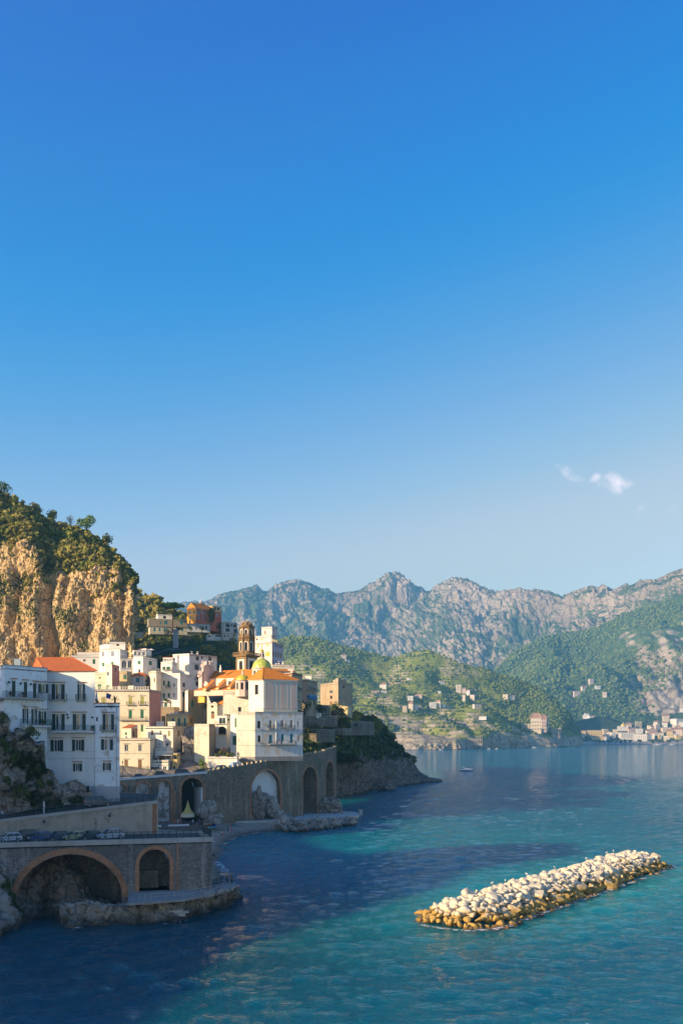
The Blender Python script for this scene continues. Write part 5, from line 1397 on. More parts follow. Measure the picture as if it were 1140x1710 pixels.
# far stretch of the road, curving behind the church block
wl2 = empty('road_wall', 'low stone wall with posts on the inland side of the coast road bend', 'wall'); wl2['local'] = 1
fq = Face((XA(517, 352), 352), (XA(560, 374), 374)); mb = MB(); fbox(mb, fq, 0, fq.L, vz[4] - .8, vz[4] + .6, -.4, 0); mb.build('wall', M_stonew, wl2)
for q in range(9): mb = MB(); fbox(mb, fq, q * 1.2 + .2, q * 1.2 + .7, vz[4] + .6, vz[4] + 1.2, -.42, .03); mb.build('bollard', M_stonew, wl2)

# ------------------------------------------------------------------ beach, promenade, pier
M_sand = NT('wet_grey_sand'); _g = M_sand.noise(.35, 5); _c = M_sand.mix(M_sand.rng(_g, .35, .65), (.28, .225, .17), (.40, .33, .25))
_zz = M_sand.n('ShaderNodeSeparateXYZ'); M_sand.t.links.new(M_sand.pos(), _zz.inputs[0]); _c = M_sand.mix(M_sand.rng(_zz.outputs[2], .15, .8, 1, 0), _c, (.10, .078, .058))
M_sand.bump(M_sand.noise(3, 4), .3, .1); M_sand = M_sand.fin(_c, M_sand.rng(_zz.outputs[2], .1, .6, .25, .9) if False else .7)
wl = [(374, 1500), (376, 1482), (370, 1466), (362, 1446), (364, 1428), (374, 1414), (386, 1404), (402, 1397), (420, 1393), (445, 1389), (470, 1387.5), (500, 1386)]
inl = [(225, 1470), (228, 1460), (235, 1448), (240, 1430), (240, 1412), (245, 1398), (250, 1388), (262, 1380), (320, 1374), (380, 1371), (430, 1370), (490, 1368)]
wpts = [G(a, b, 0) for a, b in wl]; ipts = [G(a, b, 2.2) for a, b in inl]
rows = [[w + (w - i).normalized() * 9 + Vector((0, 0, -2.6)) for w, i in zip(wpts, ipts)], wpts, [w.lerp(i, .35) + Vector((0, 0, .5)) for w, i in zip(wpts, ipts)], ipts, [i + (i - w).normalized() * 14 for w, i in zip(wpts, ipts)]]
Gd = resample([[list(p) for p in r] for r in rows], 240, [14, 40, 24, 8])
terrain('beach', Gd, M_sand, lambda p: (fbm(p / 5, 4, 111) - .5) * .25)
foam([tuple(G(a, b)[:2]) for a, b in ((372, 1412), (380, 1406.5), (390, 1402), (402, 1397.5), (414, 1394.5), (428, 1392.5), (440, 1391))], .9, .55, .12)
foam([tuple(G(a, b)[:2]) for a, b in ((356, 1425), (362, 1417), (368, 1412), (375, 1409), (384, 1406))], 2.4, .5, .14)
foam([tuple(G(a, b)[:2]) for a, b in ((354, 1440), (358, 1441), (364, 1446), (370, 1452), (374, 1457))], 2.2, .52, .14)
foam([tuple(G(a, b)[:2]) for a, b in ((96, 1549), (120, 1547), (150, 1546), (170, 1545), (200, 1547))], .8, .46, .1)
foam([tuple(G(a, b)[:2]) for a, b in ((120, 1556), (128, 1553), (134, 1549), (138, 1546))], 1.0, .5, .1)
foam([tuple(G(a, b)[:2]) for a, b in ((530, 1392), (550, 1387), (575, 1382), (594, 1376))], .8, .46, .1)
foam([tuple(G(a, b)[:2]) for a, b in ((270, 1544), (292, 1545), (310, 1540), (330, 1532))], .7, .46, .1)
pm = empty('promenade', 'low grey concrete promenade wall between the beach and the viaduct', 'promenade'); pm['local'] = 1
fp = Face(G(352, 1379, 1.2)[:2], G(472, 1377, 1.2)[:2]); mb = MB(); fbox(mb, fp, 0, fp.L, 0.2, 2.3, -6, 0); mb.build('quay', M_conc, pm)
pi_ = empty('bathing_pier', 'flat concrete pier at the foot of the viaduct with sunbathers on it', 'pier'); pi_['local'] = 1
pp_ = [G(a, b, 2.0)[:2] for a, b in ((478, 1369), (505, 1368.5), (560, 1366.5), (597, 1362.5), (600, 1359), (592, 1356), (560, 1354.5), (480, 1361))]
mb = MB(); mb.prism([tuple(p) for p in pp_], .9, 2.0); mb.build('slab', M_conc, pi_)
g = G(599, 1361, 0); mb = MB(); mb.box((g.x + .5, g.y - .5, -.5), (1.2, 2.4, 2.3), .2); mb.build('end_block', M_conc, pi_)
mb = MB(); ga, gb = G(551, 1357, 2), G(572, 1355.5, 2); fx = Face(ga[:2], gb[:2]); fbox(mb, fx, 0, fx.L, 2.0, 2.5, -.6, 0); mb.build('bench_block', M_concw, pi_)
# ------------------------------------------------------------------ the village
PW = plaster((.85, .79, .67), .22); PW2 = plaster((.80, .75, .66), .3); PC = plaster((.74, .64, .46), .35); PC2 = plaster((.76, .67, .50), .3)
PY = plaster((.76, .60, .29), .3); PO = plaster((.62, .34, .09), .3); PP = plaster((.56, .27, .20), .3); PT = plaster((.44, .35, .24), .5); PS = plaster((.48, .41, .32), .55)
PL = plaster((.52, .44, .50), .3); PSt = plaster((.66, .56, .40), .55, wear=(.46, .37, .25)); PBr = plaster((.34, .26, .17), .5); PGr = plaster((.50, .50, .49), .4)
POr = plaster((.72, .30, .035), .2); PRd = plaster((.58, .15, .08), .2); PPk = plaster((.70, .56, .50), .3); PMs = plaster((.70, .63, .50), .5, wear=(.50, .43, .33))
rc = random.Random(5)
def clutter(d, n=3, seed=0):
    """chimneys, tanks and aerials on a flat roof"""
    rg = random.Random(seed * 7 + 3); p = d['poly']; z = d['z1'] - .45
    for k in range(n):
        s, t = rg.uniform(.15, .85), rg.uniform(.2, .8)
        x = (p[0][0] * (1 - s) + p[1][0] * s) * (1 - t) + (p[-1][0] * (1 - s) + p[-2][0] * s) * t
        y = (p[0][1] * (1 - s) + p[1][1] * s) * (1 - t) + (p[-1][1] * (1 - s) + p[-2][1] * s) * t
        mb = MB(); q = rg.random()
        if q < .45: mb.box((x, y, z), (.6, .6, rg.uniform(1.0, 1.7))); mb.box((x, y, z + 1.7), (.8, .8, .1)); mb.build('chimney', PW2, d['root'])
        elif q < .7: mb.tube((x, y, z), (x, y, z + 2.6), .03, n=4); [mb.tube((x - .5, y, z + 2.0 + .2 * i), (x + .5, y, z + 2.0 + .2 * i), .02, n=3) for i in range(3)]; mb.build('aerial', M_iron, d['root'])
        elif q < .85: mb.lathe((x, y, z), [(0, 0), (.5, 0), (.5, .9), (.4, 1.05), (0, 1.1)], 12); mb.build('water_tank', PGr, d['root'])
        else: mb.box((x, y, z), (rg.uniform(1.4, 2.4), 1.6, 2.1)); mb.build('stair_hut', PW, d['root'])
def long_balcony(d, fi, v, x0, x1, y, mat=M_coping, rm=M_iron, out=.9, name='balcony'):
    f = d['faces'][fi]; ua, z = f.px(vx(v, x0), vy(v, y)); ub, _ = f.px(vx(v, x1), vy(v, y)); ua = max(0, ua); ub = min(f.L, ub)
    mb = MB(); fbox(mb, f, ua, ub, z - .2, z, .003, out); b = mb.build(name, mat, d['root']); railing('railing', f, ua + .02, ub - .02, z, 1.0, out - .05, b, rm, .25)
# by the road
d = house('pale yellow two storey palazzo with white windows right behind the parapet', 'C', [(-60, 282), (460, 282), (532, 291)], 634, 1135, PC2, [
    (0, 137, 712, 183, 798, 'wSl'), (0, 312, 710, 355, 798, 'wSl'), (0, 135, 905, 180, 1010, 'bl'), (0, 308, 905, 355, 1012, 'bl'), (0, 98, 1072, 137, 1125, 'g'), (0, 205, 1070, 229, 1110, 'g')],
    bands=[(658, .22, .22, M_coping, (0, 1)), (828, .12, .08, M_coping, (0, 1))], mats={1: PC}); clutter(d, 2, 1)
long_balcony(d, 0, 'C', 80, 432, 1028)
d = house('low cream hut with a brick red side wall above the pale yellow palazzo', 'C', [(100, 290.5), (222, 290), (302, 293)], 506, 640, PC2, [(0, 142, 555, 166, 592, 'g'), (1, 238, 545, 260, 606, 'd')], mats={1: plaster((.50, .26, .14), .3)}, roof='mono', rh=.9, rmat=M_tile2)
d = house('cream palazzo with a blank pink side wall and olive shutters', 'C', [(-250, 300), (450, 300), (598, 313)], 14, 640, PC, [
    (0, -152, 118, -112, 200, 'yl'), (0, 190, 108, 234, 205, 'ylB'), (0, 340, 102, 382, 200, 'ylB'), (0, 188, 275, 231, 382, 'gl'), (0, 337, 272, 379, 378, 'gl'), (0, 188, 462, 225, 560, 'gl'), (0, 342, 460, 374, 548, 'gl')],
    mats={1: PP}, bands=[(34, .35, .3, M_coping, (0,)), (34, .35, .22, M_coping, (1,)), (214, .1, .07, M_coping, (0, 1)), (380, .12, .08, M_coping, (1,))]); clutter(d, 4, 2)
f = d['faces'][0]
mb = MB()
for k in range(22): u = f.L * (k + .5) / 22; fbox(mb, f, u - .12, u + .12, d['z1'] + .14, d['z1'] + .8, -.25, 0)
fbox(mb, f, 0, f.L, d['z1'] + .8, d['z1'] + .92, -.3, .05); mb.build('balustrade', PC2, d['root'])
long_balcony(d, 0, 'C', 60, 412, 398)
for x in (212, 361):                                    # pediments over the upper windows
    u, z = f.px(vx('C', x), vy('C', 88)); mb = MB(); a = .85
    mb.prism([f.at(u - a, 0, .005)[:2], f.at(u + a, 0, .005)[:2], f.at(u + a, 0, -.02)[:2], f.at(u - a, 0, -.02)[:2]], z - .1, z - .05)
    for s_ in (-1, 1):
        p0, p1 = f.at(u + s_ * a, z, .12), f.at(u, z + .45, .12); mb.tube(p0, p1, .08, n=4)
    mb.build('pediment', PC2, d['root'])
d = house('long whitewashed house with a fenced roof terrace and a bare stone gable side', 'C', [(398, 297), (752, 297), (945, 312)], 484, 1040, PW, [
    (0, 470, 532, 502, 592, 'b'), (0, 582, 538, 607, 593, 'w'), (0, 690, 538, 713, 606, 'y'), (1, 808, 533, 836, 606, 'bS'), (1, 878, 697, 912, 746, 'd'), (1, 810, 812, 836, 880, 'g'), (1, 862, 812, 930, 878, 'g')],
    mats={1: PSt}, par=.9); clutter(d, 5, 3)
house('blank pinkish annex wall beside the flat white terraces', 'C', [(532, 290), (628, 289), (668, 293)], 592, 860, PW2, [(0, 574, 700, 590, 716, 'd')])
house('small white roof room with two dark square windows', 'C', [(615, 292), (704, 292)], 676, 760, PW2, [(0, 625, 690, 653, 726, 'd'), (0, 665, 690, 691, 726, 'd')], depth=3)
house('flat white terrace block under the small roof room', 'C', [(520, 287.5), (672, 287), (750, 291)], 758, 880, PW, depth=4)
d = house('low white shop with a shaded veranda facing the parked cars', 'C', [(468, 284), (690, 284), (738, 288)], 912, 1080, PW, [(0, 520, 992, 576, 1045, 'w'), (0, 625, 988, 668, 1030, 'w')], bands=[(975, .15, .1, M_coping, (0, 1))])
volume(d['root'], 'C', [(562, 286), (716, 286)], 850, 912, PW2, [(0, 574, 858, 650, 908, 'd'), (0, 664, 860, 708, 892, 'd')], depth=3)
fc = Face((XA(vx('C', 540), 284.5), 284.5), (XA(vx('C', 745), 284.5), 284.5)); zc = ZA(vy('C', 852), 284.5); mb = MB(); fbox(mb, fc, 0, fc.L, zc, zc + .16, -2, .4)
for u in (.3, fc.L - .3): mb.tube(fc.at(u, zc - 1.6, .2), fc.at(u, zc, .2), .05)
mb.build('canopy', plaster((.62, .58, .50), .3), d['root'])
d = house('narrow ochre house squeezed between the shop veranda and the stone houses', 'C', [(737, 286), (805, 286)], 825, 1072, plaster((.62, .46, .20), .35), [(0, 770, 862, 791, 894, 'd'), (0, 755, 985, 776, 1032, 'd')], depth=5)
d = house('small bright yellow house with three teal doors onto one balcony', 'C', [(662, 312), (945, 311), (1012, 320)], 328, 560, PY, [
    (0, 738, 378, 766, 474, 't'), (0, 812, 375, 841, 474, 't'), (0, 888, 372, 913, 474, 't'), (1, 966, 378, 1000, 446, 'b')], mats={1: PO}, bands=[(342, .12, .12, M_coping, (0, 1))]); clutter(d, 2, 6)
long_balcony(d, 0, 'C', 680, 940, 476)
house('brown walled yard block between the pink wall and the yellow house', 'C', [(598, 326), (765, 325)], 238, 470, PBr, [(0, 605, 350, 655, 470, 'd')], par=1.2, depth=5)
house('low white house with one bright green shuttered window under a vine', 'C', [(598, 334), (712, 334)], 158, 330, PW2, [(0, 641, 183, 676, 236, 'g')], depth=4)
house('grey terrace block with a dark doorway below the tall white house', 'C', [(765, 322), (948, 321)], 306, 380, PS, [(0, 895, 236, 930, 262, 'd')], depth=6, par=.9)
house('narrow stone house with a pale green framed balcony door beside the bastion', 'D', [(98, 311), (188, 314)], 522, 1080, PSt, [(0, 132, 548, 181, 664, 'gpB'), (0, 40, 750, 78, 795, 'd')], depth=5)
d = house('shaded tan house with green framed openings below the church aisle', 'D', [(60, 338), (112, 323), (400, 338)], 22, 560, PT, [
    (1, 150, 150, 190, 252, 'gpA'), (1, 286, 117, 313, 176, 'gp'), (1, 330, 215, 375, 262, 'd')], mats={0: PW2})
long_balcony(d, 1, 'D', 300, 388, 240, PT)
house('small ochre dormer room glowing in the sun under the church aisle', 'D', [(336, 324), (384, 326)], 42, 192, plaster((.74, .48, .10), .2), [(0, 344, 80, 374, 150, 'k')], depth=3)  # block added: orange light put into its plaster and shutter colour
house('ochre shuttered roof room right of the dormer', 'D', [(520, 318), (572, 319)], 18, 100, plaster((.70, .46, .12), .2), [(0, 530, 40, 560, 90, 'k')], depth=2.5)
d = house('battered stone bastion wall with a sunlit face rising over the parked cars', 'D', [(196, 293), (398, 291), (478, 299)], 486, 1100, PMs, cat='bastion', name='stone_bastion', mats={1: plaster((.40, .32, .21), .6)}, par=.0); clutter(d, 0)  # right face painted darker for its shaded side
d = house('cream house with an arched brown window above the stone bastion', 'D', [(372, 308), (508, 307), (530, 311)], 205, 520, PC2, [(0, 424, 308, 474, 412, 'bA'), (0, 424, 226, 460, 262, 'dA')])
f = d['faces'][0]; mb = MB(); n_ = 14                    # curved gable wall
for k in range(n_):
    a, b = k / n_, (k + 1) / n_; g_ = lambda t: d['z1'] + (3.6 * (1 - t / .45) ** 1.6 if t < .45 else .5 * math.sin((t - .45) / .55 * math.pi))
    pts = [f.at(a * f.L, d['z1'], 0), f.at(b * f.L, d['z1'], 0), f.at(b * f.L, g_(b), 0), f.at(a * f.L, g_(a), 0)]
    mb.face(pts); mb.face([p - Vector((f.n.x, f.n.y, 0)) * .4 for p in reversed(pts)]); mb.face([pts[3], pts[2], pts[2] - f.n * .4, pts[3] - f.n * .4])
mb.build('curved_gable', PC2, d['root'])
d = house('tiny white tower room with an orange tiled lid', 'D', [(518, 309), (602, 308), (640, 312)], 216, 420, PW, [(1, 606, 225, 630, 290, 'd')], roof='hip', rh=1.0, ri=(.8, .8))
d = house('white terrace house with a glazed balcony over a wide dark arch', 'D', [(488, 301), (640, 300), (694, 303)], 372, 930, PW, [(0, 535, 395, 622, 480, 'wB'), (0, 525, 515, 629, 622, 'dA'), (1, 646, 410, 679, 438, 'g')])
f = d['faces'][0]; u0_, z0_ = f.px(vx('D', 520), vy('D', 624)); u1_, _ = f.px(vx('D', 634), vy('D', 624)); mb = MB(); fbox(mb, f, u0_, u1_, z0_ - .25, z0_, .003, .5); mb.build('ledge', plaster((.60, .40, .16), .4), d['root'])
d = house('tall narrow white house with closed green shutters left of the church tenement', 'D', [(690, 297), (776, 296)], 345, 1060, PW, [(0, 746, 402, 774, 532, 'g'), (0, 718, 645, 773, 770, 'g')], depth=6)
house('grey stone side wall between the bastion and the arch terrace', 'D', [(478, 302), (535, 301)], 500, 930, PBr, depth=3, name='side_wall', cat='wall')  # dark plaster stands in for a shadowed recess
house('low whitewashed garden wall topped with shrubs behind the parked cars', 'D', [(378, 289), (780, 288.5)], 928, 1110, PW2, depth=3.5, name='garden_wall', cat='wall', group=None)
house('blank cream wall rising behind the terraces to the chapel', 'E', [(-60, 306), (392, 304)], 452, 760, PMs, [(0, 140, 660, 186, 722, 'd'), (0, 20, 420, 60, 440, 'd')], depth=4, name='blank_wall', cat='wall')
# big tenement under the church
PTn = plaster((.70, .64, .52), .5, wear=(.56, .50, .42)); PTn2 = plaster((.66, .67, .65), .5, wear=(.60, .47, .30))
d = house('peeling four storey tenement standing on the road under the church apse', 'E', [(125, 294), (372, 292), (1020, 299.6)], 728, 1400, PTn, [
    (1, 404, 850, 446, 950, 'GS'), (1, 563, 840, 603, 945, 'wB'), (1, 722, 838, 762, 935, 'wB'), (1, 848, 838, 885, 945, 'wB'), (1, 950, 852, 972, 940, 'w'),
    (1, 410, 1048, 448, 1138, 'dS'), (1, 563, 1040, 606, 1150, 't'), (1, 727, 1027, 766, 1150, 't'), (1, 848, 1027, 887, 1150, 't'), (1, 954, 1040, 978, 1125, 'w')], mats={1: PTn2},
    bands=[(985, .14, .08, M_coping, (0, 1)), (1185, .14, .08, M_coping, (0, 1))], cat='tenement', name='tenement')
long_balcony(d, 1, 'E', 556, 920, 1165, M_coping); ten = d
f = d['faces'][1]; _, zz = f.px(vx('E', 400), vy('E', 720))
railing('railing', f, .1, f.L - .1, d['z1'] + .14, 1.0, -.1, d['root'], M_iron, .3, False)
for x in (655,):
    u, z = f.px(vx('E', x), vy('E', 1000)); mb = MB(); mb.tube(f.at(u, z - 3.2, .1), f.at(u, z + 3.4, .1), .09, n=6); mb.build('downpipe', PW, d['root'])
rg = random.Random(8)
for x, y in ((625, 1130), (690, 1140), (745, 1135), (780, 1140)):   # washing on the balcony
    u, z = f.px(vx('E', x), vy('E', y)); mb = MB(); fbox(mb, f, u - .35, u + .35, z - .4, z + .35, .9, .93); mb.build('washing', flat('pink_cloth' if x < 700 else 'white_cloth', (.66, .52, .48) if x < 700 else (.7, .68, .64), .9), d['root'])
mb = MB(); f0 = d['faces'][0]; ua, z0_ = f0.px(vx('E', 170), vy('E', 1335)); fbox(mb, f0, max(0, ua), f0.L, d['z0'] + .1, z0_, .003, .12); fbox(mb, f, .13, f.L, d['z0'] + .1, z0_, .003, .12); mb.build('grey_plinth', plaster((.30, .28, .26), .5), d['root'])

# church: apse block, nave, aisle, facade
ch = bpy.data.objects.new('church', None); C.objects.link(ch); tag(ch, 'large church with orange tiled roofs, a green dome and a square apse block', 'church')
PApse = plaster((.62, .62, .52), .2); PPan = plaster((.56, .44, .37), .2)
da = volume(ch, 'E', [(285, 300), (488, 296.5), (950, 302.3)], 282, 740, plaster((.76, .72, .58), .2), [(0, 369, 355, 416, 490, 'd')], roof='none', mats={1: PApse}, bands=[(296, .3, .28, PPk, (0, 1))])
q = da['poly']; mb = MB(); hip_roof(mb, [q[1], q[2], q[3], q[0]], da['z1'], 3.6, 3.0, 8.5, .5); mb.build('roof', M_tile, ch)
f = da['faces'][1]
for x0, x1 in ((515, 630), (662, 690), (718, 783), (807, 830), (862, 936)):
    ua, z0_ = f.px(vx('E', x0), vy('E', 690)); ub, z1_ = f.px(vx('E', x1), vy('E', 325)); mb = MB(); fbox(mb, f, ua, ub, z0_, z1_, .003, .05); mb.build('wall_panel', PPan, ch)
for k in range(9):
    u, z = f.px(vx('E', 489), vy('E', 330 + k * 42)); mb = MB(); fbox(mb, f, .01, .55 if k % 2 else .8, z - .35, z + .05, .055, .09); mb.build('quoin', PApse, ch)
dn = volume(ch, 'B', [(702, 326), (1310, 316)], 456, 640, plaster((.78, .70, .55), .3), [(0, 1012, 498, 1040, 530, 'dA'), (0, 760, 500, 785, 530, 'dA')], roof='hip', depth=9, rh=2.7, ri=(0, 0))
dai = volume(ch, 'B', [(598, 317), (1110, 310)], 598, 660, plaster((.70, .58, .42), .4), roof='mono', depth=6.5, rh=1.7)
for k, (xl, yl, xr, yt, yb) in enumerate(((722, 572, 830, 466, 545), (872, 562, 965, 456, 540), (1012, 556, 1092, 448, 536))):
    a = P(vx('B', xl), vy('B', yl), 314 - k); b = P(vx('B', xr), vy('B', yt), 321 - k * 1.5); c = P(vx('B', xr), vy('B', yb), 321 - k * 1.5); d0 = P(vx('B', xl), vy('B', yl + 22), 314 - k); w_ = Vector((.55, -.45, 0))
    mb = MB()
    for s_ in (-1, 1): mb.face([p + w_ * s_ for p in ([a, b, c, d0] if s_ > 0 else [d0, c, b, a])], 0)
    mb.face([a - w_, a + w_, b + w_, b - w_], 1); mb.face([a - w_, d0 - w_, d0 + w_, a + w_], 0); mb.build('buttress', [plaster((.74, .48, .22), .3), M_tile], ch)
PF = plaster((.72, .60, .52), .45, wear=(.55, .44, .38))
for cn_, tp, bt in (([(690, 322), (708, 321), (838, 329)], 292, 480), ([(740, 326), (785, 328)], 250, 292), ([(652, 321), (690, 320.5)], 402, 600)):
    volume(ch, 'B', cn_, tp, bt, PF, depth=1.4)
f = Face((XA(vx('B', 708), 321), 321), (XA(vx('B', 838), 329), 329))
for x in (715, 760, 800, 828):
    u, z = f.px(vx('B', x), vy('B', 300)); mb = MB(); fbox(mb, f, max(0.05, u - .25), min(f.L - .05, u + .25), z - 6, z, .003, .18); mb.build('pilaster', PF, ch)
    mb = MB(); p = f.at(min(u, f.L - .3), z + .4, -.5); mb.lathe(p, [(.0, 0), (.35, .05), (.2, .5), (.34, .9), (.12, 1.3), (0, 1.5)], 8); mb.build('finial', PF, ch)
for x, y, r in ((700, 300, .9), (672, 385, 1.0), (655, 420, .7)):
    p = P(vx('B', x), vy('B', y), 321); mb = MB(); mb.tube(p + Vector((0, -.5, 0)), p + Vector((0, .9, 0)), r * .8, n=12); mb.build('scroll', PF, ch)
p = P(vx('B', 913), vy('B', 375), 322); mb = MB(); mb.lathe(p, [(0, 0), (.42, 0), (.36, .9), (.42, 1.3), (.2, 1.9), (.22, 2.2), (0, 2.5)], 8); mb.build('finial', PW2, ch)

def octagon(root, px, Y, r, z0, z1, mat, wh=None, n=8, rot=math.pi / 8, wst='d', mats=None, frame=None, cut=None):
    cx = XA(px, Y); pts = [(cx + r * math.cos(rot + 2 * math.pi * k / n), Y + r * math.sin(rot + 2 * math.pi * k / n)) for k in range(n)]
    mb = MB(); ws = []
    for k in range(n):
        f = Face(pts[k], pts[(k + 1) % n])
        if f.n.dot(Vector((f.a.x - cx, f.a.y - Y, 0))) < 0: f = Face(pts[(k + 1) % n], pts[k])
        hs = []
        if wh:
            w, a, b, rise = wh; hs = [(f.L / 2 - w / 2, f.L / 2 + w / 2, a, b, rise)]; ws.append((f, hs[0]))
        facade(mb, f, z0, z1, hs, .3)
    mb.build('drum', mat, root)
    for f, h in ws:
        if f.n.y > .45: continue
        window(f, h, wst, root)
        if frame:
            m2 = MB(); ring(m2, f, h, frame[0], .05, jamb=h[2]); m2.build('window_surround', frame[1], root)
    return pts
def ringcap(root, px, Y, r, z, h, mat, name='cornice', n=8, rot=math.pi / 8):
    mb = MB(); mb.lathe((XA(px, Y), Y, z), [(0, 0), (r * .9, 0), (r, h * .4), (r * 1.03, h), (0, h)], n, rot=rot); return mb.build(name, mat, root)
M_maj = NT('majolica_dome'); _v = M_maj.vor(2.6, M_maj.map((1, 1, 1.3)), 'F1', 'Color'); _s = M_maj.n('ShaderNodeSeparateColor'); M_maj.t.links.new(_v, _s.inputs[0])
_c = M_maj.mix(M_maj.rng(_s.outputs[0], .3, .75), (.36, .42, .045), (.55, .52, .10)); _c = M_maj.mix(M_maj.rng(_s.outputs[1], .75, .85), _c, (.20, .32, .06))
M_maj = M_maj.fin(_c, .38, spec=.5)
M_majy = flat('yellow_majolica', (.52, .38, .03), .4, var=.3)
# great dome
pxd = vx('F', 465); Yd = 309; zd = ZA(vy('F', 700), Yd); rd = 133 / 8.143 * Yd / F
octagon(ch, pxd, Yd, rd * 1.0, zd - 2.6, zd - .5, plaster((.72, .64, .52), .3), (.9, zd - 1.9, zd - .9, 0), 12, 0)
ringcap(ch, pxd, Yd, rd * 1.06, zd - .5, .5, PPk, n=24)
hd = (700 - 568) / 8.143 * Yd / F; mb = MB(); mb.lathe((XA(pxd, Yd), Yd, zd), [(rd * .98 * math.cos(t), hd * math.sin(t)) for t in np.linspace(0, 1.5, 12)], 32); dm = mb.build('dome', M_maj, ch, smooth=True)
zl_ = zd + hd - .1; mb = MB(); mb.lathe((XA(pxd, Yd), Yd, zl_), [(.9, 0), (.95, .25), (.62, .4), (.6, 1.9), (.75, 2.0), (.8, 2.2), (0, 2.2)], 12); mb.build('lantern', plaster((.70, .58, .48), .3), dm)
mb = MB(); mb.lathe((XA(pxd, Yd), Yd, zl_ + 2.2), [(.68, 0), (.62, .4), (.35, .75), (.12, .95), (.08, 1.5), (.16, 1.65), (.05, 1.8), (.03, 2.8), (0, 2.8)], 10); mb.build('lantern_cap', M_majy, dm)
mb = MB(); c_ = Vector((XA(pxd, Yd), Yd, zl_ + 4.5)); mb.tube(c_ - Vector((.3, 0, 0)), c_ + Vector((.3, 0, 0)), .03, n=4); mb.build('cross', M_iron, dm)
for k in range(6):
    a = k * math.pi / 3; mb = MB(); mb.box((XA(pxd, Yd) + math.cos(a) * .62, Yd + math.sin(a) * .62, zl_ + .5), (.16, .3, 1.2), a + 1.57); mb.build('lantern_opening', M_dark, dm)  # dark boxes painted as shaded openings on a solid lantern
# side chapel with its own small dome
cp = bpy.data.objects.new('domed_chapel', None); C.objects.link(cp); tag(cp, 'small round chapel with a mustard yellow dome beside the long church', 'chapel')
pxc = vx('E', 205); Yc_ = 305; zc0, zc1 = ZA(vy('E', 455), Yc_), ZA(vy('E', 308), Yc_); rcx = 102 / 8.143 * Yc_ / F
octagon(cp, pxc, Yc_, rcx, zc0 - 1.5, zc1, plaster((.72, .54, .44), .3), (.85, zc0 + .7, zc1 - .5, .0), 8, math.pi / 8, 'd')
ringcap(cp, pxc, Yc_, rcx * 1.08, zc1, .28, PPk, n=16)
hh = (302 - 225) / 8.143 * Yc_ / F; mb = MB(); mb.lathe((XA(pxc, Yc_), Yc_, zc1 + .28), [(rcx * .9 * math.cos(t), hh * math.sin(t)) for t in np.linspace(0, 1.48, 10)], 24); dm = mb.build('dome', flat('mustard_majolica', (.50, .42, .035), .4, var=.3, scale=5), cp, smooth=True)
mb = MB(); z_ = zc1 + .2 + hh; mb.lathe((XA(pxc, Yc_), Yc_, z_), [(.45, 0), (.5, .15), (.32, .25), (.32, 1.1), (.45, 1.2), (0, 1.25)], 10); mb.build('lantern', PPk, dm)
mb = MB(); mb.lathe((XA(pxc, Yc_), Yc_, z_ + 1.25), [(.38, 0), (.3, .4), (.1, .7), (.05, 1.5), (0, 1.5)], 10); mb.build('lantern_cap', M_majy, dm)
mb = MB(); mb.lathe((XA(pxc, Yc_), Yc_, zc0 + .05), [(rcx * 1.5, 0), (rcx * 1.5, .06), (rcx * 1.5, .0)], 12)
# bell tower
bt = bpy.data.objects.new('bell_tower', None); C.objects.link(bt); tag(bt, 'tall brown stone bell tower with three tiers of arched openings', 'bell tower')
Mtuff = masonry('brown_tuff', (.24, .145, .06), (.36, .23, .10), (.26, .18, .10), .5, 1.6, .4); Mtw = plaster((.74, .66, .52), .2)
Yt = 332; pxt = vx('F', 258); zb0 = ZA(vy('F', 760), Yt)
dt = volume(bt, 'F', [(113, 334), (250, 330), (402, 337)], 540, 830, Mtuff, [(0, 160, 605, 202, 715, 'dA'), (1, 297, 600, 350, 722, 'dA')], roof='flat', floor=Mtuff, coping=Mtuff)
for fi, x0, x1 in ((0, 138, 226), (1, 270, 385)):
    f = dt['faces'][fi]; ua, z0_ = f.px(vx('F', x0), vy('F', 740)); ub, z1_ = f.px(vx('F', x1), vy('F', 575)); wa = (f.px(vx('F', 158 if fi == 0 else 295), vy('F', 650))[0], f.px(vx('F', 204 if fi == 0 else 352), vy('F', 650))[0])
    mb = MB(); fbox(mb, f, ua, wa[0], z0_ - 3, z1_, .003, .06); fbox(mb, f, wa[1], ub, z0_ - 3, z1_, .003, .06); _, za_ = f.px(vx('F', (x0 + x1) / 2), vy('F', 602)); fbox(mb, f, wa[0], wa[1], za_, z1_, .003, .06); mb.build('white_panel', Mtw, bt)
cx = sum(p[0] for p in dt['poly']) / 4; cy = sum(p[1] for p in dt['poly']) / 4; pxt = 570 + F * cx / cy
zq = dt['z1']; kpm = Yt / F / 8.143
for f in dt['faces']:
    mb = MB(); fbox(mb, f, -.75, f.L + .75, zq + .16, zq + .5, -1.0, .55); fbox(mb, f, -1.0, f.L + 1.0, zq + .5, zq + .75, -1.0, .85); mb.build('cornice', Mtuff, bt)
    mb = MB()
    for k in range(11): u = -.7 + (f.L + 1.4) * k / 10; fbox(mb, f, u - .09, u + .09, zq + .75, zq + 1.45, .45, .62)
    fbox(mb, f, -.9, f.L + .9, zq + 1.45, zq + 1.6, .4, .7); mb.build('balustrade', Mtuff, bt)
z2, z3 = ZA(vy('F', 488), Yt) - .8, ZA(vy('F', 292), Yt); r2c = 108 * kpm
octagon(bt, pxt, cy, r2c, z2, z3, Mtuff, (1.0, z2 + 1.6, z3 - 1.2, .5), 8, math.pi / 8, 'd', frame=(.32, Mtw))
ringcap(bt, pxt, cy, r2c * 1.12, z3, .75, Mtuff)
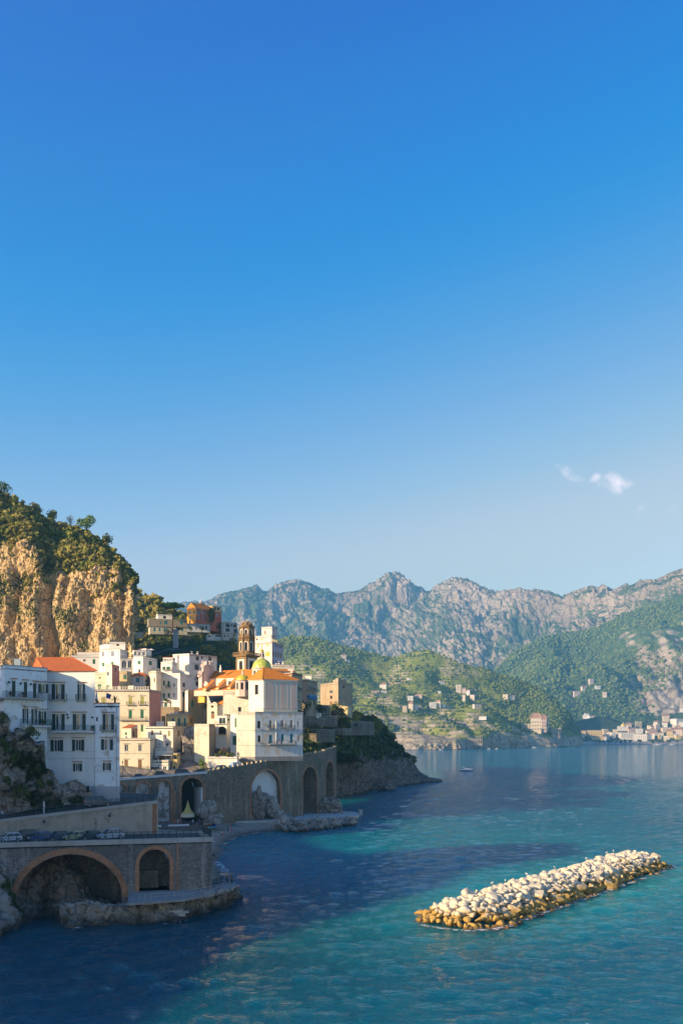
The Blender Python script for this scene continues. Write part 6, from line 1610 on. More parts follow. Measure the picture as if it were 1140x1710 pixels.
for k in range(8):
    a = math.pi / 8 + k * math.pi / 4; mb = MB(); mb.tube((cx + math.cos(a) * r2c * 1.02, cy + math.sin(a) * r2c * 1.02, z2), (cx + math.cos(a) * r2c * 1.02, cy + math.sin(a) * r2c * 1.02, z3), .26, n=6); mb.build('corner_pier', Mtuff, bt)
z4, z5 = z3 + .75, ZA(vy('F', 140), Yt); r3c = 98 * kpm
octagon(bt, pxt, cy, r3c, z4, z5, Mtuff, (.8, z4 + .9, z5 - .75, .4), 8, math.pi / 8, 'd', frame=(.3, Mtw))
for k in range(8):
    a = math.pi / 8 + k * math.pi / 4; mb = MB(); mb.tube((cx + math.cos(a) * r3c * 1.02, cy + math.sin(a) * r3c * 1.02, z4), (cx + math.cos(a) * r3c * 1.02, cy + math.sin(a) * r3c * 1.02, z5), .24, n=6); mb.build('corner_pier', Mtuff, bt)
ringcap(bt, pxt, cy, r3c * 1.16, z5, .55, Mtuff)
mb = MB(); mb.lathe((cx, cy, z5 + .55), [(r3c * .8, 0), (r3c * .82, .4), (r3c * .6, .9), (r3c * .35, 1.5), (r3c * .3, 1.8), (0, 1.9)], 16); mb.build('crown', Mtuff, bt)
for k in range(8):
    a = k * math.pi / 4; mb = MB(); mb.lathe((cx + math.cos(a) * r3c * .62, cy + math.sin(a) * r3c * .62, z5 + .55), [(.42, 0), (.5, .5), (.38, 1.1), (.12, 1.4), (0, 1.45)], 8); mb.build('crown_lobe', Mtuff, bt)

# behind and right of the church
d = house('tall rose pink house with a stepped roof tower behind the bell tower', 'F', [(352, 354), (603, 347), (757, 362)], 337, 700, PPk, [
    (0, 403, 368, 424, 412, 'k'), (0, 528, 360, 556, 398, 'k'), (0, 515, 478, 572, 540, 'k'), (1, 612, 365, 621, 405, 'd'), (1, 645, 372, 660, 412, 'd'), (1, 680, 382, 692, 425, 'd'), (1, 713, 390, 729, 430, 'd'),
    (1, 610, 470, 630, 540, 'b'), (1, 645, 478, 666, 550, 'b'), (1, 680, 490, 701, 555, 'b'), (1, 713, 498, 734, 565, 'b'), (1, 612, 595, 626, 640, 'd'), (1, 650, 603, 663, 645, 'd'), (1, 683, 612, 696, 645, 'd'), (1, 715, 612, 730, 645, 'd')],
    mats={1: PL}, bands=[(345, .3, .3, PPk, (0, 1)), (445, .12, .08, PPk, (0, 1))])
volume(d['root'], 'F', [(370, 357), (597, 352), (640, 358)], 252, 345, PPk, [(0, 450, 300, 479, 318, 'k'), (0, 385, 302, 410, 320, 'd')], bands=[(270, .15, .15, PPk, (0, 1))])
volume(d['root'], 'F', [(460, 359), (603, 357)], 146, 260, PPk, [(0, 500, 190, 520, 240, 'b')], depth=4)
volume(d['root'], 'F', [(603, 360), (672, 362)], 207, 300, PC, depth=3)
f = d['faces'][1]
for k in range(6): mb = MB(); u = f.L * (k + .5) / 6; fbox(mb, f, u - .3, u + .3, d['z1'] + .14, d['z1'] + 1.0, -.3, .05); mb.build('roof_post', plaster((.68, .54, .25), .2), d['root'])
d = house('low cream house with a flat roof just above the orange church roof', 'F', [(602, 331), (905, 333)], 652, 720, PC2, [(0, 853, 668, 874, 692, 'd')], depth=5); clutter(d, 3, 12)
house('low building with a red tiled roof tucked behind the apse', 'F', [(640, 321), (930, 325)], 742, 800, PT, roof='mono', depth=6, rh=1.2)
d = house('narrow brown house with pale glazed bays right of the church apse', 'E', [(770, 322), (885, 317), (1015, 328)], 192, 620, PT, [(1, 948, 358, 976, 430, 'wB'), (1, 948, 500, 972, 548, 'w'), (1, 945, 610, 975, 660, 'w')], bands=[(205, .15, .35, M_tile2, (0, 1))]); clutter(d, 2, 13)
house('small lean-to with a red tiled roof at the apse corner', 'E', [(948, 316), (1008, 318)], 590, 700, PT, [(0, 960, 620, 985, 680, 'w')], roof='mono', depth=3, rh=.9, rmat=M_tile2)
d = house('square tan tenement with a bright blue balcony', 'H', [(95, 352), (150, 349), (266, 364)], 236, 640, PT, [
    (1, 157, 285, 178, 328, 'w'), (1, 188, 288, 206, 330, 'w'), (1, 213, 292, 228, 332, 'w'), (1, 160, 380, 180, 415, 'w'), (1, 210, 385, 226, 415, 'w'), (1, 184, 485, 201, 527, 'd'), (1, 225, 470, 240, 520, 'd')], bands=[(245, .2, .2, PT, (0, 1))]); clutter(d, 6, 14)
long_balcony(d, 1, 'H', 150, 243, 447, plaster((.03, .25, .42), .1), flat('blue_panel', (.03, .25, .42), .6)); long_balcony(d, 1, 'H', 152, 232, 348, PT)
f = d['faces'][1]; ua, z = f.px(vx('H', 151), vy('H', 445)); ub, z2_ = f.px(vx('H', 242), vy('H', 418)); mb = MB(); fbox(mb, f, ua, ub, z, z2_, .8, .83); mb.build('blue_screen', flat('blue_panel', (.03, .25, .42), .6), d['root'])
d = house('lone tall tan house on the headland with its upper corner in the sun', 'H', [(376, 397), (500, 390), (640, 399), (660, 408)], 268, 660, PT, [
    (0, 402, 355, 436, 392, 'w'), (0, 410, 418, 433, 452, 'd'), (0, 405, 480, 434, 512, 'b'), (1, 546, 358, 576, 390, 'w'), (1, 550, 478, 579, 512, 'w'), (1, 552, 308, 570, 330, 'd'), (1, 512, 425, 524, 445, 'd'), (2, 645, 400, 655, 440, 'g'), (2, 645, 470, 655, 510, 'g')],
    back=(-3, 9), bands=[(410, .1, .06, PT, (0, 1))])
volume(d['root'], 'H', [(440, 393.5), (500, 391), (590, 397)], 238, 268, PT); volume(d['root'], 'H', [(470, 392), (500, 391)], 226, 240, PT, depth=2)
volume(d['root'], 'H', [(606, 388), (646, 391)], 540, 660, plaster((.62, .52, .30), .3), depth=4, roof='mono', rh=.6, rmat=PT)
house('tiny white hut on the terraces below the tan tenement', 'H', [(220, 345), (262, 342), (308, 347)], 612, 665, PW, [(0, 232, 620, 245, 645, 'd'), (1, 275, 618, 290, 645, 'd')])
for k, (ch_, t_, b_, lab) in enumerate((([(96, 338), (500, 352)], 650, 760, 'upper drystone terrace wall below the tan tenement'), ([(256, 334), (462, 346)], 798, 940, 'lower drystone terrace wall above the bend of the road'),
        ([(548, 358), (655, 368)], 786, 860, 'short stone terrace wall in the middle of the headland scrub'), ([(640, 385), (770, 392), (905, 415)], 706, 860, 'long stone terrace wall at the seaward end below the lone house'), ([(265, 366), (405, 374)], 520, 640, 'retaining wall joining the tan tenement and the lone house'))):
    house(lab, 'H', ch_, t_, b_, masonry('drystone', (.20, .17, .13), (.30, .26, .20), (.14, .12, .10), .5, 1.5) if k == 0 else bpy.data.materials['drystone'], [(0, 680, 728, 712, 760, 'd')] if k == 3 else (), depth=3, cat='wall', name='terrace_wall', group='terrace walls on the headland')
# curved garden ramp beside the tenement
# upper houses under the golden cliff
d = house('large white house with green shutters highest against the golden cliff', 'A', [(400, 347), (645, 344), (730, 354)], 174, 700, PW, [
    (0, 432, 200, 454, 262, 'w'), (0, 540, 195, 571, 258, 'w'), (0, 430, 332, 459, 380, 'g'), (0, 538, 322, 569, 350, 'g')], bands=[(170, .15, .12, M_coping, (0,))])
volume(d['root'], 'A', [(516, 349), (705, 350)], 88, 180, PW, [(0, 600, 106, 634, 133, 'd')], depth=5); volume(d['root'], 'A', [(400, 350), (515, 349.5)], 134, 176, PW, depth=4, roof='mono', rh=.9, rmat=PW)
volume(d['root'], 'A', [(60, 345), (400, 347.5)], 248, 700, PW, [(0, 318, 292, 350, 348, 'g'), (0, 205, 292, 235, 320, 'b')], depth=6); volume(d['root'], 'A', [(130, 352), (400, 352)], 213, 260, PW2, depth=4)
d2 = volume(d['root'], 'A', [(646, 343), (800, 345)], 284, 480, PW, [(0, 664, 310, 721, 396, 'wA'), (0, 736, 308, 786, 396, 'wA')], depth=5, par=.8, bands=[(402, .15, .12, M_coping, (0,))])
d = house('white corner house with a glazed top floor and a parasol on its roof', 'A', [(800, 344), (915, 341.5), (1085, 354)], 260, 640, PW, [
    (0, 852, 310, 891, 356, 'g'), (1, 984, 315, 1026, 363, 'g'), (0, 862, 412, 886, 456, 'd')], par=.7)
volume(d['root'], 'A', [(806, 346), (955, 347.5)], 184, 262, PW, [(0, 812, 205, 842, 248, 'w'), (0, 860, 203, 890, 248, 'w'), (0, 912, 202, 942, 248, 'w')], depth=4, coping=M_tile2)
volume(d['root'], 'A', [(955, 352), (1012, 354)], 166, 255, PW, depth=4, coping=M_tile2)
p = P(vx('A', 1017), vy('A', 240), 350); t = empty('parasol', 'open white parasol on the roof terrace of the corner house', 'parasol', p); mb = MB(); mb.tube((0, 0, -.6), (0, 0, 2.2), .04); mb.build('pole', M_frame, t); mb = MB(); mb.lathe((0, 0, 1.7), [(1.3, 0), (.05, .55), (0, .55)], 8); mb.build('canopy', PW, t)
for c_ in t.children: c_['local'] = 1
house('square beige house with a single green window below the arched sunroom', 'A', [(636, 338), (776, 337.5), (786, 343)], 436, 720, plaster((.62, .50, .30), .4), [(0, 685, 477, 721, 532, 'gl')])
house('small grey house with a red hipped roof and a pale blue window', 'A', [(780, 335), (940, 333), (986, 340)], 492, 720, plaster((.56, .52, .46), .4), [(0, 833, 514, 875, 570, 't'), (1, 943, 537, 966, 563, 't')], roof='hip', rh=1.3, ri=(2, 2), rmat=M_tile2)
d = house('slim tower house with one cream and one salmon pink face', 'A', [(475, 326), (548, 324), (636, 333)], 354, 720, PC2, [(0, 486, 440, 513, 493, 'w'), (1, 583, 378, 599, 440, 'd'), (0, 480, 600, 521, 650, 'g')], mats={1: PP}, coping=M_coping)
house('low cream house with an oval window left of the slim tower house', 'A', [(300, 328), (476, 327)], 457, 720, PC, [(0, 390, 507, 413, 523, 'd'), (0, 378, 590, 421, 655, 'g')], depth=6, bands=[(575, .12, .08, M_coping, (0,))])
d = house('cream round-fronted house with one narrow brown window', 'B', [(58, 338), (84, 331), (148, 329), (206, 334)], 366, 620, PC2, [(1, 118, 440, 136, 495, 'b')], back=(0, 6), bands=[(380, .2, .15, PC, (0, 1, 2))]); clutter(d, 2, 20)
d = house('tall white tenement with small green windows and a loggia', 'B', [(203, 336), (430, 333), (578, 346)], 390, 840, PW, [
    (0, 230, 475, 251, 535, 'g'), (0, 282, 480, 309, 552, 'gB'), (0, 348, 507, 371, 555, 'w'), (0, 230, 628, 251, 680, 'g'), (0, 286, 625, 309, 678, 'g'), (0, 346, 622, 368, 675, 'w'),
    (1, 461, 500, 492, 553, 'G'), (1, 461, 614, 493, 671, 'G'), (1, 482, 790, 514, 818, 'd')], mats={1: PW2}, bands=[(575, .08, .05, M_coping, (0, 1))]); clutter(d, 3, 21)  # side face has a duller white, shade put into its plaster
volume(d['root'], 'B', [(203, 337.5), (338, 336.8)], 257, 395, PW, [(0, 222, 308, 256, 351, 'gS'), (0, 270, 308, 313, 350, 'gB')], depth=5)
volume(d['root'], 'B', [(228, 341), (345, 341)], 202, 260, PW, [(0, 240, 222, 266, 248, 'w'), (0, 277, 218, 298, 246, 'w'), (0, 307, 215, 329, 243, 'w')], depth=5, coping=M_tile2)
d = house('broad white block with a blue-grey shaded side behind the church facade', 'B', [(345, 353), (540, 349), (868, 363)], 156, 760, PW, [
    (1, 619, 178, 656, 236, 'Gl'), (1, 683, 185, 704, 220, 'd'), (1, 769, 183, 806, 241, 'Gl'), (1, 604, 285, 656, 350, 'Gl'), (1, 622, 400, 656, 460, 'dB'), (1, 617, 487, 651, 540, 'd')], mats={1: PW2}, bands=[(172, .12, .25, M_tile2, (1,))]); clutter(d, 5, 22)  # unlit side painted in a duller white than the sunny face
volume(d['root'], 'B', [(378, 351.5), (395, 351)], 180, 400, PW, depth=1.5); volume(d['root'], 'B', [(395, 352), (482, 350.5)], 176, 186, PT, depth=2)  # protruding fin added in place of the shaded recess
# villa, orange church and houses on the upper hill
d = house('two storey olive grey villa with teal arched windows under the umbrella pine', 'G', [(172, 499), (528, 505)], 378, 450, plaster((.52, .47, .33), .4), [
    (0, 207, 388, 228, 424, 'tA'), (0, 258, 390, 274, 424, 'tA'), (0, 304, 390, 322, 424, 'tA'), (0, 326, 390, 343, 424, 'tA'), (0, 470, 388, 490, 424, 'tA')], cat='villa', name='villa', group=None, roof='none')
volume(d['root'], 'G', [(160, 498.5), (528, 504.5)], 304, 376, plaster((.30, .26, .18), .4), [(0, 311, 325, 340, 355, 't'), (0, 267, 330, 282, 355, 't'), (0, 462, 318, 485, 360, 't')], depth=7.5)
volume(d['root'], 'G', [(245, 502), (395, 505)], 262, 304, PW, [(0, 297, 279, 327, 303, 'd')], depth=4, par=.8)
d = house('orange and brick red church with a small dome on the upper hill', 'G', [(525, 517), (610, 510), (856, 528)], 200, 400, POr, [
    (0, 540, 228, 564, 262, 'wA'), (0, 583, 226, 603, 262, 'wA'), (0, 542, 282, 564, 310, 'w'), (0, 583, 282, 601, 305, 'w'), (0, 545, 314, 560, 350, 'd'), (1, 624, 232, 651, 263, 'w'), (1, 626, 280, 649, 303, 'w'), (1, 671, 238, 691, 264, 'w'), (1, 671, 285, 689, 305, 'w'), (1, 804, 256, 828, 282, 'w')],
    mats={1: PRd}, roof='hip2', rh=2.9, ri=(0, 3), cat='church', name='hill_church', group=None, bands=[(205, .3, .2, plaster((.72, .5, .3), .1), (0, 1))])
f = d['faces'][1]
for x in (612, 660, 700, 765, 850): u, _ = f.px(vx('G', x), vy('G', 270)); mb = MB(); fbox(mb, f, max(.02, u - .3), min(f.L - .02, u + .3), d['z0'] + 8, d['z1'] - .4, .003, .15); mb.build('pilaster', plaster((.70, .48, .30), .2), d['root'])
px_, Y_ = vx('G', 655), 524; z_ = ZA(vy('G', 198), Y_); octagon(d['root'], px_, Y_, 4.0, z_ - .5, z_ + .9, plaster((.72, .38, .14), .2), None, 12)
mb = MB(); mb.lathe((XA(px_, Y_), Y_, z_ + .9), [(2.6 * math.cos(t), 1.7 * math.sin(t)) for t in np.linspace(0, 1.5, 8)], 20); mb.build('dome', flat('brown_dome', (.20, .13, .09), .6), d['root'], smooth=True)
mb = MB(); mb.lathe((XA(px_, Y_), Y_, z_ + 2.5), [(.45, 0), (.45, 1.1), (.1, 1.6), (.04, 3), (0, 3)], 8); mb.build('lantern', PPk, d['root'])
volume(d['root'], 'G', [(770, 522), (850, 527)], 180, 230, plaster((.72, .50, .24), .2), [(0, 783, 195, 800, 222, 'dA'), (0, 812, 195, 832, 222, 'dA')], depth=5)
d = house('pale arcaded base building below the orange church', 'G', [(530, 505), (745, 508)], 352, 430, PGr, [(0, 608, 376, 628, 412, 'wA'), (0, 545, 375, 562, 410, 'dA'), (0, 700, 375, 716, 405, 'd')], depth=5)
d = house('white three storey house with dark shutters and posts along its roof', 'G', [(850, 470), (872, 468), (1006, 474)], 337, 460, plaster((.56, .50, .46), .3), [
    (1, 894, 345, 933, 385, 'G'), (1, 944, 352, 960, 376, 'd'), (1, 967, 348, 993, 389, 'G'), (1, 893, 396, 931, 428, 'G'), (1, 969, 402, 1001, 440, 'G')])
f = d['faces'][1]
for k in range(4): mb = MB(); u = f.L * (k + .5) / 4; fbox(mb, f, u - .25, u + .25, d['z1'] + .14, d['z1'] + 1.3, -.4, 0); mb.build('roof_post', PW2, d['root'])
d = house('low white farmhouse with an orange roof edge below the three storey house', 'G', [(720, 458), (866, 460)], 452, 510, PW2, [(0, 797, 456, 852, 478, 'd'), (0, 730, 460, 748, 482, 'b')], depth=5, coping=M_tile2)
d = house('low white house with a red roof edge beside the farmhouse', 'G', [(866, 452), (1000, 454)], 444, 510, plaster((.56, .50, .42), .3), [(0, 905, 452, 930, 480, 'w'), (0, 880, 455, 892, 480, 'd'), (0, 960, 455, 985, 470, 'd')], depth=5, coping=M_tile2)
# stairs/retaining strips on the dark slope
house('tall pale retaining pillar running down the dark slope below the pine', 'G', [(392, 470), (432, 470)], 408, 600, PGr, depth=3, cat='wall', name='retaining_pillar', group=None)
house('pale terrace wall on the dark slope beside the golden cliff', 'G', [(0, 455), (110, 460)], 430, 480, PS, depth=2, cat='wall', name='terrace_wall', group=None)

# trees and shrubs of the village
pt = empty('umbrella_pine', 'tall umbrella pine with a wide flat crown in front of the olive villa', 'tree', P(vx('G', 384), vy('G', 420), 496))
b0 = pt.location; Yp = 496; cxp = XA(vx('G', 372), Yp) - b0.x; czp = ZA(vy('G', 190), Yp) - b0.z
rngp = np.random.default_rng(17); L_ = []
for k in range(16):
    a = rngp.uniform(0, 6.28); rr_ = rngp.uniform(.05, .78) ** .7; v, q, tt = crown_arrays(rngp, 2.9, 2.9, 1.25, 3, 230, .26)
    L_.append((v + np.array([cxp + math.cos(a) * rr_ * 7.0, math.sin(a) * rr_ * 5, czp + (1 - rr_) * 2.0 - .3]), q, tt))
v, q, tt = join_arrays(L_); link('crown', mesh_np('crown', v, q, M_pine, {'tint': tt}, False), pt)
mb = MB(); mb.tube((0, 0, -1), (.3, 0, czp * .55), .5, .4, 8); mb.tube((.3, 0, czp * .54), (.1, 0, czp * .78), .4, .3, 8)
for k in range(9):
    a = k * .7; mb.tube((.15, 0, czp * (.68 + .012 * k)), (cxp + math.cos(a) * 4.6, math.sin(a) * 3.4, czp + .2), .2, .07, 5)
mb.build('trunk', M_bark, pt)
def T(lab, v, x, y, Y, r, h=None, mat=None, fl=1.0, seed=0, cat=None, leaf=.2, n=380, name='tree', trunk=True, blobs=5):
    return tree(name, lab, vx(v, x), vy(v, y), Y, r, r if h is None else h, mat, None, n, leaf, fl, seed, trunk, blobs)
T('dark cypress-like tree in front of the red side of the hill church', 'G', 752, 275, 502, 3.2, 4, M_leafd, 2.0, 41, n=900, leaf=.28)
T('rounded dark tree between the red church and the three storey house', 'G', 838, 378, 480, 3.0, 2.5, M_leafd, 1.1, 42, n=500)
T('small dark palm-like tree left of the pale arcaded building', 'G', 560, 392, 498, 1.6, 2, M_leafd, .8, 43, n=200); T('small dark tree before the villa steps', 'G', 442, 402, 490, 2.2, 2, M_leafd, .7, 44, n=260)
T('small dark tree under the red church wall', 'G', 665, 400, 498, 1.8, 2, M_leafd, .8, 45, n=200); T('dark bush on the slope right below the villa', 'G', 360, 440, 490, 3.2, 1, M_leafd, 1.0, 46, name='bush', n=420, trunk=False)
T('sunlit green tree left of the bell tower', 'F', 85, 340, 420, 3.6, 4, M_leaf, 1.2, 47, n=700); T('yellow green tree low beside the bell tower', 'F', 120, 420, 405, 2.4, 3, M_leaf, 1.1, 48, n=420)
T('dark green bush on the bare slope behind the white block', 'G', 825, 560, 440, 3.0, 1, M_leafd, .9, 49, name='bush', n=420, trunk=False); T('wide dark bush at the foot of the bare slope', 'G', 880, 640, 420, 3.6, 1, M_leafd, .8, 50, name='bush', n=460, trunk=False)
T('bright yellow green young tree in front of the bastion by the road', 'D', 312, 1020, 287, 1.5, 1.2, M_pine, 1.4, 51, n=420, leaf=.14); 
for k, x in enumerate((500, 550, 600, 655, 710)):
    T(('first', 'second', 'middle', 'fourth', 'last')[k] + ' of the green shrubs spilling over the whitewashed garden wall', 'D', x, (900, 885, 880, 895, 905)[k], 288.8, (.8, 1.0, 1.3, 1.0, 1.1)[k], .1, M_leaf if k % 2 else M_leafd, .8, 52 + k, name='garden_shrub', n=240, leaf=.13, trunk=False)
T('shrub with faded pink blossom above the garden wall', 'D', 590, 810, 291.5, 1.1, .5, M_bare, .9, 58, name='blossom_shrub', n=260, leaf=.12, trunk=False)
T('green vine over the roof edge above the bright green window', 'C', 655, 148, 333.5, 1.5, .2, M_leaf, .35, 59, name='vine_shrub', n=260, leaf=.14, trunk=False)
T('dark tree between the apse and the tan tenement', 'H', 125, 545, 345, 2.4, 2, M_leafd, 1.2, 60, n=420); T('dark tree against the retaining wall left of the lone house', 'H', 300, 570, 362, 2.2, 1.5, M_leafd, 1.0, 61, n=380)
T('large dark tree in front of the lone tan house', 'H', 455, 545, 382, 3.0, 2.5, M_leafd, 1.0, 62, n=600); T('second dark tree in front of the lone tan house, more seaward', 'H', 530, 570, 384, 2.8, 2.2, M_leafd, .9, 63, n=560)
T('shrub with dusky pink blossom below the dark trees', 'H', 462, 610, 376, 2.0, .5, M_bare, .7, 64, name='blossom_shrub', n=360, trunk=False); T('dark ragged shrub hanging over the upper terrace wall', 'H', 570, 690, 380, 3.4, .5, M_leafd, 1.0, 65, name='bush', n=600, trunk=False)
T('shrub at the foot of the lower terrace wall', 'H', 190, 800, 336, 3.2, .5, M_leafd, 1.5, 66, name='bush', n=600, trunk=False); T('green rounded bush capping the seaward wall end', 'H', 900, 760, 418, 4.2, .5, M_leaf, 1.0, 67, name='bush', n=700, trunk=False); T('hedge of dark bushes along the seaward terrace', 'H', 760, 690, 412, 4.6, .5, M_leafd, .5, 68, name='bush', n=600, trunk=False)
# ------------------------------------------------------------------ far shore: houses, colonnades, trees, boats
def on_grid(Gx, px, py, rmax):
    """where the sight line meets a terrain sheet (nearest visible grid point)"""
    g = Gx[:rmax]; X = 570 + F * g[..., 0] / g[..., 1]; Z = YH + F * (H - g[..., 2]) / g[..., 1]
    d = (X - px) ** 2 + (Z - py) ** 2; m = d < max(2.0, d.min() * 1.3); Yv = np.where(m, g[..., 1], 1e9); i = np.unravel_index(np.argmin(Yv), Yv.shape); return g[i]
FC = [('white', plaster((.70, .66, .60), .2)), ('cream', plaster((.66, .56, .42), .2)), ('pale pink', plaster((.64, .50, .42), .2)), ('yellow', plaster((.66, .50, .24), .2)), ('tan', plaster((.44, .36, .27), .3))]
TR = flat('distant_roof', (.36, .21, .14), .8); TF = flat('distant_terrace', (.50, .46, .40), .8)
def unit_box(mat, name):
    mb = MB(); mb.prism([(-.5, -.5), (.5, -.5), (.5, .5), (-.5, .5)], -.6, 1, top=False); o = mb.build(name, mat); me = o.data; bpy.data.objects.remove(o); return me
def unit_win(name):
    mb = MB()
    for r_ in (.14, .40, .66):
        for k in range(6): x = -.40 + .16 * k; mb.face([(x - .028, -.503, r_), (x + .028, -.503, r_), (x + .028, -.503, r_ + .12), (x - .028, -.503, r_ + .12)])
    o = mb.build(name, M_dark); me = o.data; bpy.data.objects.remove(o); return me
UB = [unit_box(m, 'wall') for n, m in FC]
mb = MB(); hip_roof(mb, [(-.5, -.5), (.5, -.5), (.5, .5), (-.5, .5)], 1.0, .28, .25, .25, .06, .02); o = mb.build('roof', TR); RH = o.data; bpy.data.objects.remove(o)
mb = MB(); mb.prism([(-.53, -.53), (.53, -.53), (.53, .53), (-.53, .53)], 1.001, 1.05); o = mb.build('roof', TF); RF = o.data; bpy.data.objects.remove(o)
UW = unit_win('window_row')
rgf = random.Random(21)
def far_house(base, w, h, ci, tiled, label, group, rz=None, wins=False, name='house', cat='house', d=None):
    t = empty(name, label, cat, base, group); rz = rgf.uniform(-.5, .5) if rz is None else rz; t.rotation_euler = (0, 0, rz)
    sc = (w, d or w * .8, h)
    for n_, me in (('wall', UB[ci]), ('roof', RH if tiled else RF)) + ((('window_row', UW),) if wins else ()):
        o = link(n_, me, t); o.scale = sc
        if me is UW: o['kind'] = 'stuff'
    return t
# houses on the terraced hill
for k, (x0, x1, y0, y1, ci, tl, lab) in enumerate([
    (585, 630, 310, 333, 0, 1, 'pair of white houses joined on a terrace halfway up the green hill'), (537, 585, 345, 358, 2, 1, 'long low pink house on a terrace of the green hill'), (585, 622, 344, 357, 0, 0, 'low white house at the end of the long pink house on the hill'),
    (738, 775, 376, 396, 0, 0, 'white flat roofed house at the left of two above the big hillside farm'), (777, 826, 370, 394, 2, 1, 'pinkish tiled house on the right of two above the big hillside farm'), (735, 760, 275, 284, 0, 0, 'small white hut high on the terraced hill'),
    (907, 943, 293, 308, 0, 1, 'bright white house at the edge of the hillside wood'), (1010, 1043, 308, 342, 1, 0, 'tall cream tower house on the spur of the hill'), (1044, 1068, 332, 352, 2, 1, 'pink house just below the cream tower house'), (1068, 1092, 342, 362, 0, 1, 'white house stepping down the spur below the pink house'),
    (1086, 1116, 364, 392, 2, 0, 'pinkish square house lowest on the spur'), (1045, 1064, 364, 410, 1, 0, 'slender cream tower below the spur houses'), (858, 900, 407, 437, 0, 0, 'white many-windowed house at the left of the hillside farm'), (900, 930, 404, 436, 1, 1, 'cream tiled house in the middle of the hillside farm'), (930, 950, 418, 434, 0, 0, 'low white outhouse at the right end of the hillside farm'),
    (712, 742, 428, 456, 4, 0, 'tan ruinous stone house left of the hillside farm'), (745, 775, 418, 455, 1, 1, 'tall cream house between the ruin and the farm'), (775, 800, 425, 455, 0, 0, 'white house joined to the tall cream house'), (388, 420, 169, 181, 0, 0, 'white house alone high on the wooded hill'), (368, 398, 144, 164, 2, 1, 'brownish roofed house highest on the wooded hill'),
    (1104, 1132, 424, 435, 0, 0, 'low white house right of the slender cream tower'), (910, 927, 346, 359, 0, 0, 'tiny white hut under the bright white house')]):
    vxx = lambda x: 460 + x / 3.353; g = on_grid(Gh, vxx((x0 + x1) / 2), 1050 + y1 / 3.353, 400); s = g[1] / F / 3.353
    far_house((g[0], g[1] - 2, g[2] - .5), (x1 - x0) * s * .85, (y1 - y0) * s * .9, ci, tl, lab, 'houses on the terraced hill', wins=(x1 - x0) > 30, d=8)
VWf = lambda x, y: (780 + x / 3.167, 1100 + y / 3.167)
def fh(x0, x1, y0, y1, ci, tl, lab, grp, Gx=None, rm=None, Y=None, wins=True, rz=None, **kw):
    px, py = VWf((x0 + x1) / 2, y1)
    if Y is None: g = on_grid(Gx, px, py, rm)
    else: g = (XA(px, Y), Y, ZA(py, Y))
    s = g[1] / F / 3.167; return far_house((g[0], g[1] - 3, g[2] - .5), (x1 - x0) * s, (y1 - y0) * s + .5, ci, tl, lab, grp, rz, wins, **kw)
gp = 'houses on the rocky point'
for a in [(292, 342, 345, 372, 4, 0, 'squat tan house on the rocky point left of the castle-like villa'), (338, 392, 314, 384, 1, 1, 'tall cream villa crowning the rocky point'), (392, 418, 318, 384, 2, 1, 'pinkish wing of the cream villa on the rocky point'), (417, 430, 308, 384, 1, 0, 'slim turret at the right end of the cream villa'),
          (440, 466, 370, 400, 4, 0, 'low stone house between the villa and the watch tower'), (466, 499, 366, 405, 4, 0, 'square stone watch tower at the tip of the rocky point'), (186, 214, 188, 208, 1, 0, 'small cream house in the trees above the rocky point'), (215, 247, 196, 212, 0, 1, 'small white house beside the cream one in the trees'), (64, 102, 303, 313, 0, 0, 'low white shed on the lower terraces'), (28, 72, 240, 258, 2, 0, 'long pinkish house on the lower terraces')]:
    fh(*a, gp if a[0] > 280 else 'houses on the terraced hill', Gh, 330, d=9)
# flat land of the far town
cols = list(np.linspace(935, 1440, 60))
CP = pxrows(cols, [
    ([(935, 1246), (1440, 1243.6)], [(935, 2560), (960, 2720), (1000, 2880), (1140, 2880), (1440, 2850)]),
    ([(935, 1243.4), (1440, 1242.0)], [(935, 2600), (960, 2760), (1000, 2910), (1140, 2915), (1440, 2880)]),
    ([(935, 1240.4), (1440, 1239.8)], [(935, 2640), (960, 2790), (1000, 2940), (1140, 2945), (1440, 2910)]),
    ([(935, 1236), (1440, 1234)], [(935, 2800), (1000, 3100), (1440, 3060)]),
    ([(935, 1222), (960, 1205), (1000, 1196), (1060, 1212), (1100, 1200), (1140, 1190), (1440, 1180)], [(935, 2950), (1000, 3280), (1440, 3240)]),
    ([(935, 1262), (1440, 1245)], [(935, 3000), (1440, 3500)])])
Gd = resample(CP, 300, [6, 8, 30, 60, 6])
o, Gt, Nt = terrain('town_shore', Gd, terrain_mat('town_ground', (.36, .31, .25), (.46, .40, .33), (.045, .075, .024), (.09, .11, .04), .06, bump=.2, bd=2), lambda p: (fbm(p / 60, 3, 121) - .5) * 4 * np.repeat(np.clip((np.arange(111) - 12) / 30, 0, 1), 300), lambda p, n: .80 * sstep(6, 14, p[:, 2]) + (fbm(p / 40, 3, 122) - .5) * .8)
gt = 'houses of the far town'
ORD = 'first second third fourth fifth sixth seventh eighth ninth tenth eleventh twelfth thirteenth fourteenth fifteenth sixteenth seventeenth eighteenth nineteenth'.split()
for a in [(628, 706, 377, 415, 3, 0, 'long yellow hotel on the seafront of the far town'), (800, 876, 388, 416, 0, 0, 'long grey white hotel beside the domed church of the far town'), (836, 866, 346, 372, 2, 1, 'pink nave roofed house right of the yellow dome'), (888, 918, 332, 366, 4, 0, 'tall brownish block behind the far town centre'), (878, 945, 398, 430, 0, 0, 'wide white seafront building with balconies right of the grey hotel'),
          (1075, 1135, 372, 400, 2, 1, 'wide pink tiled building near the right edge of the far town'), (1080, 1140, 318, 342, 0, 0, 'long white building on the rise at the right of the far town')]:
    fh(*a, gt, Gt, 109)
taken = []
